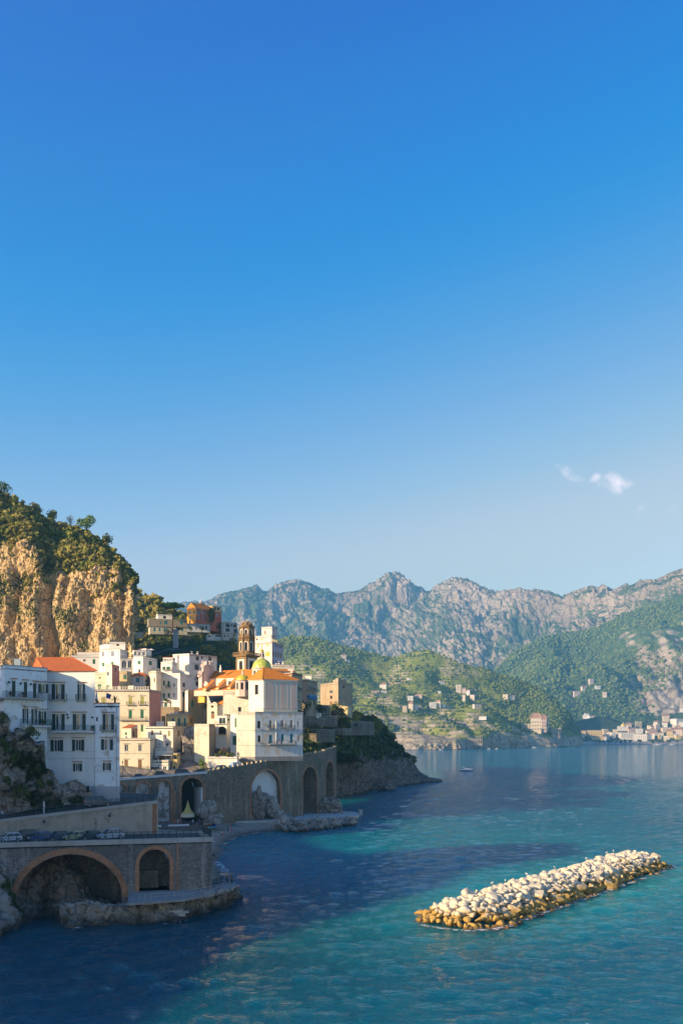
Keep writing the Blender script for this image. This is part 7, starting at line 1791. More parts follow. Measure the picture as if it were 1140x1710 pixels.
for k in range(150):
    x = rgf.uniform(500, 1260); s = rgf.random()
    lo_, hi_ = np.interp(x, [500, 620, 700, 780, 860, 960, 1050, 1260], [400, 376, 378, 380, 372, 352, 318, 310]), np.interp(x, [500, 1260], [425, 424])
    y1 = lo_ + (hi_ - lo_) * s + 8; w = rgf.uniform(14, 34); h = rgf.uniform(14, 28)
    if any(abs(x - a) < (w + c) * .42 and abs(y1 - b) < 9 for a, b, c in taken): continue
    if 620 < x < 712 and y1 > 385 or 785 < x < 950 and y1 > 392: continue
    taken.append((x, y1, w)); ci = rgf.choice([0, 0, 0, 1, 1, 2, 3]); tl = rgf.random() < .4
    fh(x - w / 2, x + w / 2, y1 - h, y1, ci, tl, FC[ci][0] + (' tiled house' if tl else ' flat roofed house') + ' ' + ('left of the far yellow hotel', 'by the far yellow hotel', 'between far yellow hotel and domed church', 'by the far domed church', 'right of the far domed church', 'below the far long white building', 'at the far town right end')[sum(x > q for q in (610, 712, 785, 880, 990, 1080))] + (', low' if y1 > 404 else ', high' if y1 < 380 else ', midway'), 'small houses of the far town', Gt, 109, wins=w > 22)
for k in range(15):
    x = 618 + k * 11.5; y1 = 305 + k * 4.2 + rgf.uniform(-5, 5); w = rgf.uniform(13, 20); fh(x - w / 2, x + w / 2, y1 - rgf.uniform(12, 20), y1, rgf.choice([0, 0, 1, 2]), rgf.random() < .2, ORD[k] + ' whitish house from the upper end of the row climbing down to the far town', 'row of houses climbing behind the far town', Gr, 186, wins=False)
for a in [(560, 600, 172, 190, 2, 0, 'lone pinkish farmhouse on the far green terraces'), (601, 629, 145, 160, 1, 1, 'cream farmhouse above the pinkish one on the far terraces'), (640, 664, 106, 125, 2, 0, 'highest farmhouse on the far green terraces'), (714, 735, 178, 195, 1, 0, 'small cream farmhouse at the right of the far terraces'), (675, 702, 147, 158, 0, 0, 'low white farmhouse in the middle of the far terraces'), (1122, 1150, 262, 285, 0, 0, 'white house high at the frame edge above the far town')]:
    fh(*a, 'farmhouses on the far green terraces', Gr, 186, d=10)
# domed church of the far town
px, py = VWf(820, 380); g = on_grid(Gt, px, py, 109); s = g[1] / F / 3.167
t = empty('domed_church', 'white church with a yellow dome in the middle of the far town', 'church', (g[0], g[1] - 4, g[2] - 1))
mb = MB(); mb.prism([(-28 * s, -10 * s), (28 * s, -10 * s), (28 * s, 12 * s), (-28 * s, 12 * s)], 0, 26 * s); mb.build('wall', FC[0][1], t); mb = MB(); mb.lathe((0, 0, 24 * s), [(14 * s, 0), (14 * s, 5 * s)], 16); mb.build('drum', FC[1][1], t)
mb = MB(); mb.lathe((0, 0, 29 * s), [(14 * s * math.cos(q), 11 * s * math.sin(q)) for q in np.linspace(0, 1.5, 8)], 16); mb.build('dome', flat('yellow_dome', (.62, .44, .06), .5), t); mb = MB(); mb.lathe((0, 0, 39 * s), [(2.5 * s, 0), (2.5 * s, 4 * s), (0, 8 * s)], 8); mb.build('lantern', FC[0][1], t)
mb = MB(); mb.prism([(18 * s, -12 * s), (25 * s, -12 * s), (25 * s, -5 * s), (18 * s, -5 * s)], 0, 34 * s); mb.build('bell_turret', FC[1][1], t)
# seafront trees
for k, (x, r_) in enumerate([(515, 15), (545, 13), (562, 14), (628, 15), (682, 12), (700, 14), (722, 13), (745, 12), (762, 14), (785, 12), (812, 12), (835, 13), (858, 12), (912, 14), (980, 14), (1012, 18), (1035, 10), (1060, 16), (1110, 12)]):
    px, py = VWf(x, 438); Y = 2895; s = Y / F / 3.167; c = P(px, py, Y); t = empty('seafront_tree', ORD[k] + ' dark rounded tree along the far seafront counting from the rocky point', 'tree', (c.x, c.y, 3.5), 'trees along the far seafront')
    rg_ = np.random.default_rng(k); v, q, tt = crown_arrays(rg_, r_ * s, r_ * s, r_ * s * .75, 4, 90, r_ * s * .22); link('crown', mesh_np('crown', v + np.array([0, 0, r_ * s * .9]), q, M_leafd, {'tint': tt}, False), t); mb = MB(); mb.tube((0, 0, -3), (0, 0, r_ * s * .6), .8, .6, 6); mb.build('trunk', M_bark, t)
# roadside colonnades cut into the coast
for x0, x1, y0, y1, n_, lab in ((-12, 80, 427, 450, 9, 'long row of dark arcade openings in the coast road wall of the terraced hill'), (288, 318, 413, 428, 4, 'short row of arcade openings in the coast wall near the rocky point')):
    pa, pb = VWf(x0, y1), VWf(x1, y1); g = on_grid(Gh, (pa[0] + pb[0]) / 2, pb[1], 200); Y = g[1] - 9; f = Face((XA(pa[0], Y - 3), Y - 3), (XA(pb[0], Y + 3), Y + 3)); z0, z1 = ZA(pb[1], Y), ZA(VWf(0, y0)[1], Y)
    t = bpy.data.objects.new('coast_arcade', None); C.objects.link(t); tag(t, lab, 'arcade', 'arcades of the coast road'); mb = MB(); ww = f.L / n_; facade(mb, f, z0 - 4, z1, [(ww * (k + .2), ww * (k + .8), z0, z1 - 2, 0) for k in range(n_)], 2.5); mb.build('wall', PS, t)
    mb = MB(); fbox(mb, f, 0, f.L, z0 - 4, z1, -3.2, -2.5); mb.build('back_wall', M_dark, t); mb = MB(); fbox(mb, f, 0, f.L, z1, z1 + 1, -8, .3); mb.build('roadway', PS, t)  # near-black sheet behind the openings paints their shade

# boats
M_boat = flat('white_gelcoat', (.78, .77, .74), .25, var=.05); M_hull = flat('dark_hull_band', (.05, .04, .05), .4)
def boat(label, loc, L, rz, cabin=True, group=None):
    t = empty('motor_boat', label, 'boat', loc, group); t.rotation_euler = (0, 0, rz); W_ = L * .3
    mb = MB(); st = [(-.5, .42, .0), (-.3, .5, .0), (0, .5, .0), (.25, .40, .03), (.42, .2, .07), (.5, .01, .10)]; n = len(st); b = []
    for (x, w, r) in st: b.append([Vector((x * L, -w * W_, L * (.085 + r))), Vector((x * L, -w * W_ * .8, L * .02)), Vector((x * L, 0, -L * .03)), Vector((x * L, w * W_ * .8, L * .02)), Vector((x * L, w * W_, L * (.085 + r)))])
    for i in range(n - 1):
        for k in range(4): mb.face([b[i][k], b[i + 1][k], b[i + 1][k + 1], b[i][k + 1]], 1 if k in (1, 2) else 0)
        mb.face([b[i][0], b[i][4], b[i + 1][4], b[i + 1][0]])
    mb.face(list(reversed(b[0]))); mb.build('hull', [M_boat, M_hull], t)
    if cabin:
        z = L * .085; mb = MB()
        for (x0, x1, w, za, zb, sl) in ((-.12, .22, .34, z, z + L * .07, .10),): mb.prism([(x0 * L, -w * W_), (x1 * L, -w * W_ * .7), (x1 * L, w * W_ * .7), (x0 * L, w * W_)], za, zb)
        mb.build('cabin', M_boat, t); mb = MB(); mb.prism([(-.08 * L, -.28 * W_), (.08 * L, -.24 * W_), (.08 * L, .24 * W_), (-.08 * L, .28 * W_)], z + L * .07, z + L * .12); mb.build('windscreen', glassy(), t)
        mb = MB(); mb.prism([(-.22 * L, -.36 * W_), (.06 * L, -.32 * W_), (.06 * L, .32 * W_), (-.22 * L, .36 * W_)], z + L * .12, z + L * .135); mb.tube((-.2 * L, -.3 * W_, z), (-.2 * L, -.3 * W_, z + L * .12), .05); mb.tube((-.2 * L, .3 * W_, z), (-.2 * L, .3 * W_, z + L * .12), .05); mb.tube((-.2 * L, 0, z + L * .13), (-.24 * L, 0, z + L * .22), .05); mb.build('hardtop', M_boat, t)
    return t
g = G(778, 1287.3); boat('white cabin cruiser floating alone in the middle of the bay', (g.x, g.y, .25), 10.5, -.25)
for px, py, L, lab in ((892, 1249.6, 12, 'small white boat below the terraced hill, brightest of the far boats'), (924, 1247.2, 9, 'tiny white boat off the tip of the rocky point'), (735, 1252.8, 7, 'tiny white boat close to the headland shore'), (829, 1251.2, 8, 'second tiny white boat along the terraced shore'), (1097, 1245.2, 22, 'white boat moored off the far town'), (1121, 1245.0, 18, 'white boat moored off the far town nearest the frame edge'), (816, 1251.5, 8, 'third tiny white boat along the terraced shore')):
    g = G(px, py); boat(lab, (g.x, g.y, .2), L, .1, True, 'small boats along the far shore')

# ------------------------------------------------------------------ cars
M_tyre = flat('tyre', (.02, .02, .02), .9); M_rim = flat('alloy_rim', (.45, .45, .46), .35, .6); M_lamp = flat('lamp_lens', (.65, .66, .68), .15); M_tail = flat('tail_lens', (.45, .02, .02), .3); M_plate = flat('number_plate', (.7, .7, .66), .5, var=.02)
def paint(c):
    k = ('paint', c)
    if k not in _mc:
        t = NT('car_paint'); t.fin(c, .35, 0, .5); t.b.inputs['Coat Weight'].default_value = .6; t.b.inputs['Coat Roughness'].default_value = .08; _mc[k] = t.mat
    return _mc[k]
KINDS = {   # length, width, lower outline (x, z), glasshouse base x0,x1, roof x0,x1, roof height
    'hatch': (3.75, 1.62, [(-1.86, .35), (-1.88, .78), (-1.78, .95), (-1.0, .97), (.75, .95), (1.45, .84), (1.82, .68), (1.87, .35)], (-1.76, .95, -1.35, .25, 1.47)),
    'suv': (4.3, 1.76, [(-2.12, .4), (-2.15, .9), (-2.05, 1.08), (-1, 1.1), (.9, 1.06), (1.75, .98), (2.12, .8), (2.15, .4)], (-2.02, 1.1, -1.7, .3, 1.72)),
    'van': (4.8, 1.85, [(-2.38, .38), (-2.4, 1.0), (-2.35, 1.12), (-1, 1.13), (1.3, 1.08), (1.95, .92), (2.33, .75), (2.38, .38)], (-2.34, 1.55, -2.15, .7, 1.85)),
    'saloon': (4.4, 1.72, [(-2.18, .36), (-2.2, .8), (-2.1, .95), (-1.5, .98), (.8, .93), (1.7, .84), (2.15, .66), (2.2, .36)], (-1.75, 1.05, -1.0, .35, 1.44))}
_cars = {}
def car(kind, color, label, loc, d, group, name='car', cat='car'):
    key = (kind, color); L, W_, prof_, (g0, g1, r0, r1, rh) = KINDS[kind]; hw = W_ / 2
    if key not in _cars:
        P_ = {}; pm = paint(color)
        mb = MB(); n = len(prof_)
        for (ys, ins) in (((-hw, 1), (-hw + .12, 1.0)), ): pass
        ring_ = lambda y, k: [Vector((x * k, y, z if z > .5 else z)) for x, z in prof_]
        S_ = [ring_(-hw + .10, .975), ring_(-hw, .985), ring_(-hw + .0, .985), ring_(hw, .985), ring_(hw - .10, .975)]
        secs = [(-hw * .98, .99, 0), (-hw, 1, 0), (hw, 1, 0), (hw * .98, .99, 0)]
        A = [[Vector((x, s_ * hw * (1 if z < .85 else .93), z)) for x, z in prof_] for s_ in (-1, 1)]
        for i in range(n - 1): mb.face([A[0][i], A[0][i + 1], A[1][i + 1], A[1][i]])
        mb.face([A[0][-1], A[0][0], A[1][0], A[1][-1]]); mb.face(A[0][::-1]); mb.face(A[1])
        P_['body'] = (mb, pm)
        zb = max(z for x, z in prof_) - .06; gw = hw * .90; rw = hw * .76
        B = [Vector(p) for p in ((g0, -gw, zb), (g1, -gw, zb), (g1, gw, zb), (g0, gw, zb), (r0, -rw, rh), (r1, -rw, rh), (r1, rw, rh), (r0, rw, rh))]
        mb = MB(); mb.face([B[4] + Vector((-.05, -.03, 0)), B[5] + Vector((.05, -.03, 0)), B[6] + Vector((.05, .03, 0)), B[7] + Vector((-.05, .03, 0))]); up_ = Vector((0, 0, .05)); mb.face([B[4] + up_ * .9, B[5] + up_, B[6] + up_, B[7] + up_ * .9])
        for i, j in ((0, 4), (1, 5), (2, 6), (3, 7)): mb.tube(B[i], B[j], .05, n=5)
        for s_ in (0, 1):
            for fx in ((.36, .68) if kind != 'hatch' else (.45,)):
                lo_ = (B[0] if s_ == 0 else B[3]).lerp(B[1] if s_ == 0 else B[2], fx); hi_ = (B[4] if s_ == 0 else B[7]).lerp(B[5] if s_ == 0 else B[6], fx); mb.tube(lo_, hi_, .045, n=4)
        mb.tube(B[4], B[5], .05, n=5); mb.tube(B[7], B[6], .05, n=5); mb.tube(B[5], B[6], .05, n=5); mb.tube(B[4], B[7], .05, n=5)
        P_['roof'] = (mb, pm)
        mb = MB(); [mb.face(q) for q in ([B[0], B[1], B[5], B[4]], [B[2], B[3], B[7], B[6]])]; P_['side_windows'] = (mb, glassy())
        mb = MB(); mb.face([B[1], B[2], B[6], B[5]]); P_['windscreen'] = (mb, glassy())
        mb = MB(); mb.face([B[3], B[0], B[4], B[7]]); P_['rear_window'] = (mb, glassy())
        mb = MB(); mb.box((prof_[-1][0] - .02, 0, .36), (.1, W_ * .96, .22)); mb.box((prof_[0][0] + .02, 0, .36), (.1, W_ * .96, .22)); P_['bumpers'] = (mb, flat('dark_plastic', (.04, .04, .04), .7))
        mb = MB(); mb.box((prof_[-1][0] + .04, 0, .5), (.02, .5, .12)); mb.box((prof_[0][0] - .02, 0, .62), (.02, .5, .12)); P_['number_plate'] = (mb, M_plate)
        _cars[key] = P_; P_['_me'] = {}
    P_ = _cars[key]; t = empty(name, label, cat, loc, group); t.rotation_euler = (0, 0, math.atan2(d[1], d[0]))
    def part(n_, build, m):
        if n_ not in P_['_me']:
            o = build.build(n_, m, t); P_['_me'][n_] = o.data
        else: o = link(n_.split('#')[0], P_['_me'][n_], t)
        return o
    for n_ in ('body', 'roof', 'side_windows', 'windscreen', 'rear_window', 'bumpers', 'number_plate'): part(n_, *P_[n_])
    r = .31 if kind in ('hatch', 'saloon') else .36
    for x in (-L * .31, L * .32):
        for s_ in (-1, 1):
            if 'w' not in P_['_me']:
                mb = MB(); mb.tube((0, -.1, 0), (0, .1, 0), r, n=16); ow = mb.build('wheel', M_tyre, t); P_['_me']['w'] = ow.data
                mb = MB(); mb.tube((0, -.108, 0), (0, .108, 0), r * .62, n=10); orr = mb.build('rim', M_rim, ow); P_['_me']['r'] = orr.data
            else: ow = link('wheel', P_['_me']['w'], t); orr = link('rim', P_['_me']['r'], ow)
            ow.location = (x, s_ * (hw - .08), r)
    for nm, x, m in (('headlight', prof_[-1][0] - .12, M_lamp), ('tail_light', prof_[0][0] + .06, M_tail)):
        for s_ in (-1, 1):
            if nm not in P_['_me']: mb = MB(); mb.box((0, 0, 0), (.22, .3, .14)); o = mb.build(nm, m, t); P_['_me'][nm] = o.data
            else: o = link(nm, P_['_me'][nm], t)
            o.location = (x, s_ * (hw - .2), .66 if nm == 'headlight' else (.80 if kind in ('hatch', 'saloon') else .95))
    return t
gr = 'cars parked on the lower road'
for k, (px, kind, col, lab, off) in enumerate([(15, 'hatch', (.62, .64, .66), 'white hatchback at the left end of the parked row', 5.0), (40, 'suv', (.012, .016, .03), 'black off-roader parked behind the white hatchback', 6.6), (68, 'hatch', (.02, .07, .26), 'bright blue hatchback in the parked row', 5.0),
        (96, 'hatch', (.012, .03, .09), 'dark navy hatchback between the bright blue and the yellow car', 5.2), (124, 'hatch', (.50, .48, .22), 'pale yellow hatchback in the middle of the parked row', 5.2), (151, 'saloon', (.015, .03, .05), 'dark teal saloon between the yellow and the silver car', 5.6), (184, 'suv', (.42, .48, .55), 'silver blue estate car at the right end of the parked row', 5.0)]):
    u, _ = fw.px(px, 1392); p = fw.at(u, 11.0, -off); sc_ = (off + 150) / 150; p.x = XA(px, p.y); a = R(222 + (k * 37 % 9) - 4); car(kind, col, lab, p, (math.cos(a), math.sin(a)), gr)
u, _ = fu.px(168, 1345); p = fu.at(u, 0, -2.7); zr_ = zl + (zr - zl) * u / fu.L - .1; p.z = zr_; car('van', (.13, .115, .10), 'grey brown people carrier driving on the upper road below the white building', p, (fu.u.x, fu.u.y), None)
gr = 'cars on the coast road'
for px, off, kind, col, lab, si in ((233, 2.4, 'hatch', (.03, .03, .035), 'dark hatchback parked leftmost behind the white parapet', 1), (269, 2.6, 'suv', (.02, .022, .025), 'black off-roader parked behind the white parapet under the street lamp', 1), (306, 2.6, 'van', (.015, .02, .045), 'dark navy van parked behind the white parapet', 1), (337, 2.4, 'saloon', (.02, .02, .022), 'black saloon parked before the yellow green young tree', 1)):
    f = fv[0]; u, _ = f.px(px, 1290); p = f.at(u, 0, -off); p.x = XA(px, p.y); p.z = vz[0] + (vz[1] - vz[0]) * u / f.L - .72; car(kind, col, lab, p, (f.u.x, f.u.y), gr)
for px, off, kind, col, lab in ((372, 2.2, 'suv', (.02, .04, .04), 'dark green off-roader parked by the whitewashed garden wall'),):
    f = fv[1]; u, _ = f.px(px, 1280); p = f.at(u, 0, -off); p.x = XA(px, p.y); p.z = vz[1] + (vz[2] - vz[1]) * u / f.L - .7; car(kind, col, lab, p, (f.u.x, f.u.y), gr)
# small blue and white truck
f = fv[1]; u, _ = f.px(393, 1278); p = f.at(u, 0, -3.0); p.x = XA(393, p.y); p.z = vz[1] + (vz[2] - vz[1]) * u / f.L - .7
t = empty('small_truck', 'small blue and white truck parked at the corner of the peeling tenement', 'truck', p, gr); t.rotation_euler = (0, 0, math.atan2(f.u.y, f.u.x))
mb = MB(); mb.box((1.2, 0, .5), (1.3, 1.7, 1.4)); mb.build('cab', paint((.6, .62, .66)), t); mb = MB(); mb.box((1.55, 0, 1.15), (.64, 1.5, .6)); mb.build('windscreen', glassy(), t); mb = MB(); mb.box((-.6, 0, .7), (2.2, 1.7, .5)); mb.build('flatbed', paint((.05, .16, .42)), t); mb = MB(); mb.box((-.6, 0, 1.2), (1.8, 1.4, .8)); mb.build('load', paint((.30, .42, .58)), t)
mw = None
for x in (-1.2, 1.2):
    for s_ in (-.75, .75): mb = MB(); mb.tube((x, s_ - .12, .36), (x, s_ + .12, .36), .36, n=12); mb.build('wheel', M_tyre, t)
p = P(524, 1255.5, 338); p.z = vz[3] + (vz[4] - vz[3]) * .85 - .7; car('van', (.50, .52, .40), 'pale green minibus coming round the bend beside the tenement', p, (-.45, -.9), gr)

# ------------------------------------------------------------------ people
def skin_body(J, E, R_, root=0):
    me = bpy.data.meshes.new('body'); me.from_pydata(J, E, []); o = bpy.data.objects.new('tmp_body', me); C.objects.link(o)
    m = o.modifiers.new('s', 'SKIN'); m.use_smooth_shade = True; s2 = o.modifiers.new('u', 'SUBSURF'); s2.levels = 1; s2.render_levels = 1
    for i, r in enumerate(R_): d = me.skin_vertices[0].data[i]; d.radius = (r, r); d.use_root = (i == root)
    dg = bpy.context.evaluated_depsgraph_get(); ev = o.evaluated_get(dg); nm = bpy.data.meshes.new_from_object(ev); bpy.data.objects.remove(o); return nm
def pose(kind):
    if kind == 'stand': pel, ch, nk, hd = (0, 0, .95), (0, 0, 1.28), (0, .01, 1.48), (0, .03, 1.64); kn = [(-.11, .03, .5), (.11, .0, .5)]; ft = [(-.12, 0, .05), (.12, -.03, .05)]; el_ = [(-.26, -.02, 1.12), (.26, -.02, 1.12)]; ha = [(-.27, .08, .87), (.27, .1, .88)]; toe = .14
    elif kind == 'walk': pel, ch, nk, hd = (0, 0, .94), (0, .02, 1.28), (0, .03, 1.47), (0, .06, 1.63); kn = [(-.1, .16, .52), (.1, -.04, .5)]; ft = [(-.11, .24, .06), (.11, -.28, .08)]; el_ = [(-.25, -.12, 1.13), (.25, .12, 1.13)]; ha = [(-.25, -.06, .90), (.25, .26, .98)]; toe = .13
    elif kind == 'sit': pel, ch, nk, hd = (0, 0, .12), (0, -.06, .45), (0, -.04, .64), (0, .0, .80); kn = [(-.13, .34, .42), (.13, .36, .40)]; ft = [(-.13, .56, .05), (.13, .58, .05)]; el_ = [(-.24, .1, .34), (.24, .1, .34)]; ha = [(-.14, .3, .42), (.14, .3, .42)]; toe = .13
    else: pel, ch, nk, hd = (0, 0, .12), (0, -.34, .13), (0, -.54, .15), (0, -.70, .17); kn = [(-.1, .44, .13), (.1, .44, .13)]; ft = [(-.12, .86, .08), (.12, .86, .08)]; el_ = [(-.27, -.2, .08), (.27, -.2, .08)]; ha = [(-.3, .04, .07), (.3, .04, .07)]; toe = .03
    sh = [(-.17, ch[1] + (nk[1] - ch[1]) * .6, ch[2] + (nk[2] - ch[2]) * .6), (.17, ch[1] + (nk[1] - ch[1]) * .6, ch[2] + (nk[2] - ch[2]) * .6)]; hp = [(-.09, pel[1], pel[2] - .04), (.09, pel[1], pel[2] - .04)]
    J = [pel, ch, nk, hd, tuple(np.array(hd) + np.array([0, 0, .07])), *sh, *el_, *ha, *hp, *kn, *ft, (ft[0][0], ft[0][1] + toe, ft[0][2] - .02), (ft[1][0], ft[1][1] + toe, ft[1][2] - .02)]
    E = [(0, 1), (1, 2), (2, 3), (3, 4), (1, 5), (1, 6), (5, 7), (6, 8), (7, 9), (8, 10), (0, 11), (0, 12), (11, 13), (12, 14), (13, 15), (14, 16), (15, 17), (16, 18)]
    R_ = [.13, .145, .055, .095, .085, .065, .065, .045, .045, .038, .038, .10, .10, .065, .065, .045, .045, .035, .035]
    return J, E, R_
_pose = {}
def person(kind, label, loc, rz, shirt, trousers, hair=(.03, .02, .015), skin=(.50, .30, .20), h=1.0):
    if kind not in _pose: _pose[kind] = (skin_body(*pose(kind)), pose(kind)[0])
    me0, J = _pose[kind]; me = me0.copy(); me.name = 'body'; me.materials.clear()
    for n_, c_ in (('skin', skin), ('shirt', shirt), ('trousers', trousers)): me.materials.append(flat(n_, c_, .8, var=.1))
    pel, ch, nk = (np.array(J[i]) for i in (0, 1, 2)); ax = nk - pel; L2 = ax @ ax
    for p in me.polygons:
        c_ = np.array(p.center); s_ = ((c_ - pel) @ ax) / L2
        arm = abs(c_[0]) > .22
        lower = np.linalg.norm(c_ - np.array(J[13])) < .30 or np.linalg.norm(c_ - np.array(J[14])) < .30
        p.material_index = 1 if (.08 < s_ < .95 and not arm) else (2 if s_ <= .08 and (lower or s_ > -.5) and not (abs(c_[0]) > .22) and np.linalg.norm(c_ - np.array(J[15])) > .3 and np.linalg.norm(c_ - np.array(J[16])) > .3 else 0)
    t = empty('person', label, 'person', loc); t.rotation_euler = (0, 0, rz); t.scale = (h, h, h); link('body', me, t)
    mb = MB(); mb.lathe((J[3][0], J[3][1] - .02, J[3][2]), [(.115, 0), (.118, .06), (.09, .13), (.03, .165), (0, .17)], 10); mb.build('hair', flat('hair', hair, .8), t, True)
    return t
gz = lambda a, b, z: G(a, b, z)
person('stand', 'person in white top looking over the railing of the upper road at the frame edge', P(4, 1371, 158.5) * 1 if False else Vector((XA(3.5, 158.2), 158.2, zl + .15)), 3.1, (.7, .72, .78), (.05, .07, .25))
person('walk', 'person in dark top following the one in white on the upper road', Vector((XA(9, 158.9), 158.9, zl + .25)), 4.6, (.35, .12, .10), (.10, .12, .22))
person('stand', 'person in black standing on the sand by the water', gz(380, 1391, 1.0), 1.2, (.02, .02, .03), (.02, .02, .03))
person('walk', 'person in a magenta dress on the beach', gz(386.5, 1391, 1.0), 1.8, (.60, .03, .26), (.60, .03, .26), h=.97)
person('stand', 'person in dark shorts and white shirt near the shadow of the bridge', gz(369, 1398, 1.1), .6, (.62, .62, .62), (.04, .05, .12))
person('stand', 'bare backed person beside the one in the white shirt on the beach', gz(371.8, 1398.5, 1.0), .4, (.50, .30, .20), (.35, .2, .18))
person('sit', 'child in pink sitting on the sand', gz(361, 1399, 1.2), .3, (.6, .15, .25), (.6, .15, .25), h=.75)
person('sit', 'person in black sitting low at the edge of the wash', gz(357, 1431, .35), .4, (.02, .02, .03), (.02, .02, .03))
person('stand', 'dark clothed person leaning at the platform railing above the water', gz(380, 1478.2, 3.2), 5.2, (.03, .03, .035), (.03, .03, .04))
person('stand', 'second dark clothed person at the outer corner of the platform', gz(386.5, 1478.4, 3.2), 4.2, (.04, .035, .03), (.02, .02, .03), h=.96)
person('lie', 'sunbather lying at the water line of the beach', gz(427, 1391, .35), 1.4, (.50, .30, .20), (.5, .1, .08))
person('sit', 'sunbather sitting at the end of the sand by the big pale boulder', gz(454, 1383, .9), .4, (.45, .22, .18), (.35, .08, .10))
for k, (px, py, kd, sh_, lab) in enumerate(((532, 1365, 'sit', (.45, .25, .2), 'bather sitting alone on the edge of the pier'), (536, 1360.5, 'stand', (.5, .5, .55), 'bather in pale top standing in the group on the pier'), (541, 1360, 'stand', (.4, .15, .12), 'bather in red standing in the group on the pier'), (555, 1360, 'stand', (.65, .65, .7), 'bather in white near the block on the pier'), (559, 1360.5, 'sit', (.1, .15, .35), 'bather in blue sitting by the block on the pier'), (571, 1361, 'stand', (.5, .25, .2), 'bather standing last towards the end of the pier'))):
    person(kd, lab, gz(px, py, 2.0), k * 1.1, sh_, (.1, .1, .2))
# terrace at the foot of the viaduct with the tent and boats
te = empty('beach_terrace', 'dark paved terrace with white kerbs below the viaduct arches', 'terrace')
fp2 = Face((XA(262, 262), 262), (XA(351, 267), 267)); mb = MB(); fbox(mb, fp2, 0, fp2.L, .5, 2.9, -13, 0); mb.build('paving', flat('terrace_paving', (.12, .11, .10), .9, var=.3), te)
for a, b in ((281, 316), (262, 269.5)):
    ua, _ = fp2.px(a, 1378); ub, _ = fp2.px(b, 1378); mb = MB(); fbox(mb, fp2, ua, ub, 2.903, 3.35, -.4, -.05); mb.build('white_kerb', M_concw, te)
p = Vector((XA(313.5, 268), 268, 2.9)); t = empty('tent', 'small golden pavilion with a tall pointed roof under the large arch', 'tent', p)
M_gold = flat('golden_canvas', (.50, .37, .10), .7); M_cv = flat('pale_canvas', (.60, .54, .36), .8)
mb = MB(); mb.lathe((0, 0, 3.15), [(1.85, 0), (1.05, .75), (.62, 1.7), (.25, 2.9), (.04, 3.8), (0, 3.85)], 8, rot=.39); mb.build('canvas_roof', M_gold, t)
mb = MB(); mb.lathe((0, 0, 2.2), [(2.0, 0), (1.88, .98)], 8, rot=.39); mb.build('valance', M_cv, t)
for k in range(4): a = math.pi / 4 + k * math.pi / 2; mb = MB(); mb.tube((math.cos(a) * 1.75, math.sin(a) * 1.75, 0), (math.cos(a) * 1.75, math.sin(a) * 1.75, 2.5), .06); mb.build('post', M_iron, t)
for k, (px, Y, kd, sh_, tr_, lab) in enumerate(((292, 267.5, 'stand', (.45, .10, .08), (.4, .1, .08), 'person in red standing in front of the peeling arch'), (297, 268, 'stand', (.65, .70, .75), (.5, .55, .6), 'person in white between the peeling arch and the tent'), (302, 268.5, 'stand', (.10, .25, .35), (.05, .1, .2), 'person in teal close to the tent'), (307, 265.8, 'stand', (.02, .02, .025), (.02, .02, .025), 'person in black before the golden tent'),
        (322, 267, 'walk', (.65, .65, .68), (.1, .1, .2), 'person in white walking right of the tent'), (329, 266.5, 'sit', (.5, .12, .12), (.2, .1, .2), 'person in red sitting right of the tent'), (333, 267, 'stand', (.1, .1, .3), (.05, .05, .1), 'person in navy standing before the craggy rock'), (342, 267, 'sit', (.6, .6, .7), (.3, .05, .08), 'person in pale blue sitting at the end of the terrace'))):
    person(kd, lab, (XA(px, Y), Y, 2.9), 2.8 + k, sh_, tr_, h=.98)
def kayak(label, p, c, rz, L=3.4, w=.75):
    t = empty('kayak', label, 'kayak', p, 'boats drawn up on the beach'); t.rotation_euler = (0, 0, rz); mb = MB(); s = [(-.5, .05), (-.3, .75), (0, 1), (.3, .75), (.5, .05)]
    for (a, wa), (b, wb) in zip(s[:-1], s[1:]):
        A = [Vector((a * L, q * wa * w / 2, z)) for q, z in ((-1, .38), (-.7, .05), (.7, .05), (1, .38))]; B = [Vector((b * L, q * wb * w / 2, z)) for q, z in ((-1, .38), (-.7, .05), (.7, .05), (1, .38))]
        for i in range(3): mb.face([A[i], B[i], B[i + 1], A[i + 1]])
        mb.face([A[3], B[3], B[0], A[0]])
    mb.build('hull', flat('kayak_plastic', c, .4), t); mb = MB(); mb.box((-.2, 0, .385), (1.0, .42, .03)); mb.build('cockpit', M_dark, t)
for k, (px, py, c, lab) in enumerate(((342, 1381, (.62, .09, .03), 'orange red kayak drawn up left of the others'), (347, 1383, (.66, .14, .04), 'second orange kayak lying nearer the water'), (354, 1383, (.05, .42, .55), 'turquoise kayak beside the blue covered boat'), (358, 1379.5, (.02, .06, .42), 'deep blue boat under a cover at the corner of the terrace'), (387, 1378.5, (.55, .10, .10), 'small red float on the sand by the promenade wall'), (391, 1379, (.04, .35, .5), 'small cyan float on the sand by the promenade wall'))):
    kayak(lab, gz(px, py, 2.15 if k < 4 else 1.5) + Vector((0, -.6, 0)), c, .3 + k * .4, 3.4 if k < 4 else 1.8, .9 if k != 3 else 1.6)
def lamp_post(label, base, h, arms=1, group='street lamps'):
    t = empty('street_lamp', label, 'street lamp', base, group); mb = MB(); mb.lathe((0, 0, 0), [(.14, 0), (.12, .5), (.06, .7), (.045, h), (0, h)], 8); mb.build('pole', M_iron, t)
    for s_ in ((-1, 1) if arms == 2 else (0,)):
        mb = MB(); mb.tube((0, 0, h * .95), (s_ * .55, 0, h), .03); mb.lathe((s_ * .6, 0, h - .25), [(.08, 0), (.17, .12), (.19, .4), (.06, .55), (0, .6)], 8); mb.build('lantern', M_iron, t)
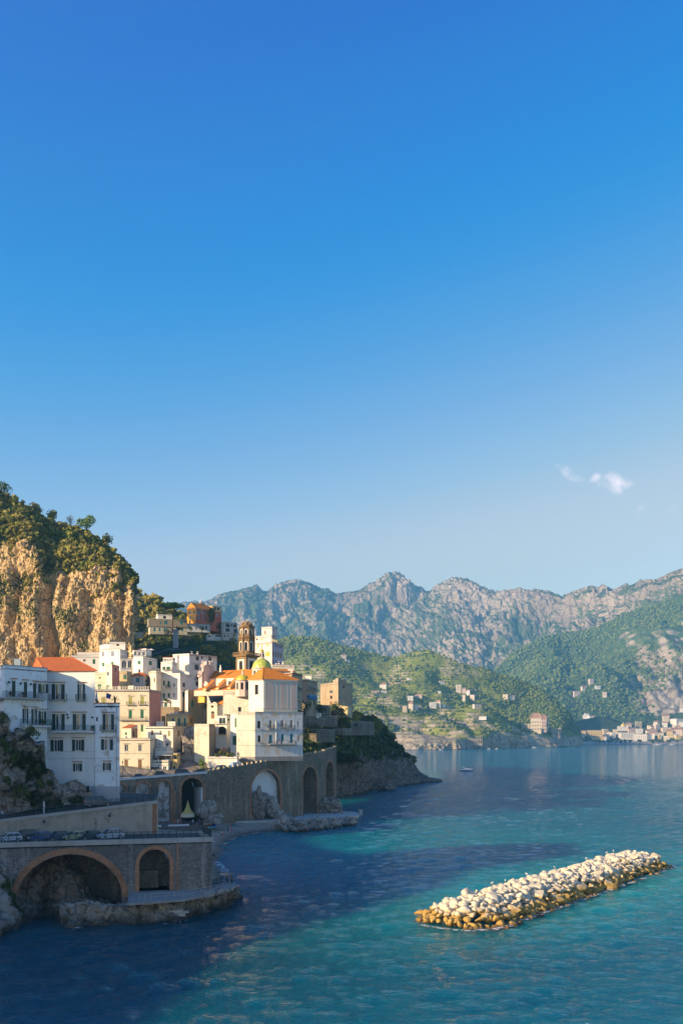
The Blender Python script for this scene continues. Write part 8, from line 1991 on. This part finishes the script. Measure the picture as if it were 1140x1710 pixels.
f = fv[0]; u, _ = f.px(267, 1290); p = f.at(u, vz[0] + 1.0, -.9); lamp_post('two armed street lamp behind the white parapet by the black off-roader', p, 3.4, 2)
lamp_post('slim dark lamp post on the beach promenade before the stone viaduct', G(365, 1373.5, 2.3), 5.0)
f = fv[0]; u, _ = f.px(209, 1290); lamp_post('single street lamp in front of the yellow palazzo', f.at(u, vz[0] + .3, -3.0), 4.2)
u, _ = fu.px(76, 1350); p = fu.at(u, zl + (zr - zl) * u / fu.L - .1, -2.2); t = empty('white_post', 'short white post standing at the foot of the grey rock face', 'post', p); mb = MB(); mb.lathe((0, 0, 0), [(.14, 0), (.14, 1.9), (.08, 2.0), (0, 2.02)], 10); mb.build('shaft', M_concw, t)
u, _ = fu.px(155, 1345); p = fu.at(u, zl + (zr - zl) * u / fu.L - .1, -5.2); t = empty('traffic_signal', 'dark traffic signal on a pole against the white building', 'traffic light', p); mb = MB(); mb.tube((0, 0, 0), (0, 0, 2.6), .05); mb.build('pole', M_iron, t); mb = MB(); mb.box((0, 0, 2.5), (.4, .35, 1.1)); mb.build('signal_head', M_dark, t)
# gulls on the breakwater
M_gull = flat('white_feathers', (.78, .78, .78), .8)
for k, (a, b) in enumerate(((20, 3.5), (27, 4.6), (34, 3.9), (47, 4.4), (62, 4.2), (70, 3.0), (76, 3.8))):
    z = prof(a, b); xy = A_ + dv * a + pv * b; t = empty('gull', ORD[k] + ' white gull on the breakwater crest counting from its near end', 'gull', (xy[0], xy[1], z + .85), 'gulls on the breakwater'); t.rotation_euler = (0, 0, k * 1.3)
    mb = MB(); mb.tube((-.25, 0, .12), (.0, 0, .2), .03, .10, 8); mb.tube((0, 0, .2), (.16, 0, .26), .10, .07, 8); mb.tube((.14, 0, .26), (.2, 0, .36), .055, .05, 8); mb.tube((.2, 0, .36), (.25, 0, .37), .05, .02, 6); mb.build('body', M_gull, t, True); mb = MB(); mb.tube((.25, 0, .37), (.31, 0, .36), .015, .005, 5); mb.build('beak', M_ochre, t); mb = MB(); mb.tube((.03, -.03, -.3), (.03, -.03, .14), .012, n=4); mb.tube((.03, .03, -.3), (.03, .03, .14), .012, n=4); mb.build('legs', M_ochre, t)
settle()
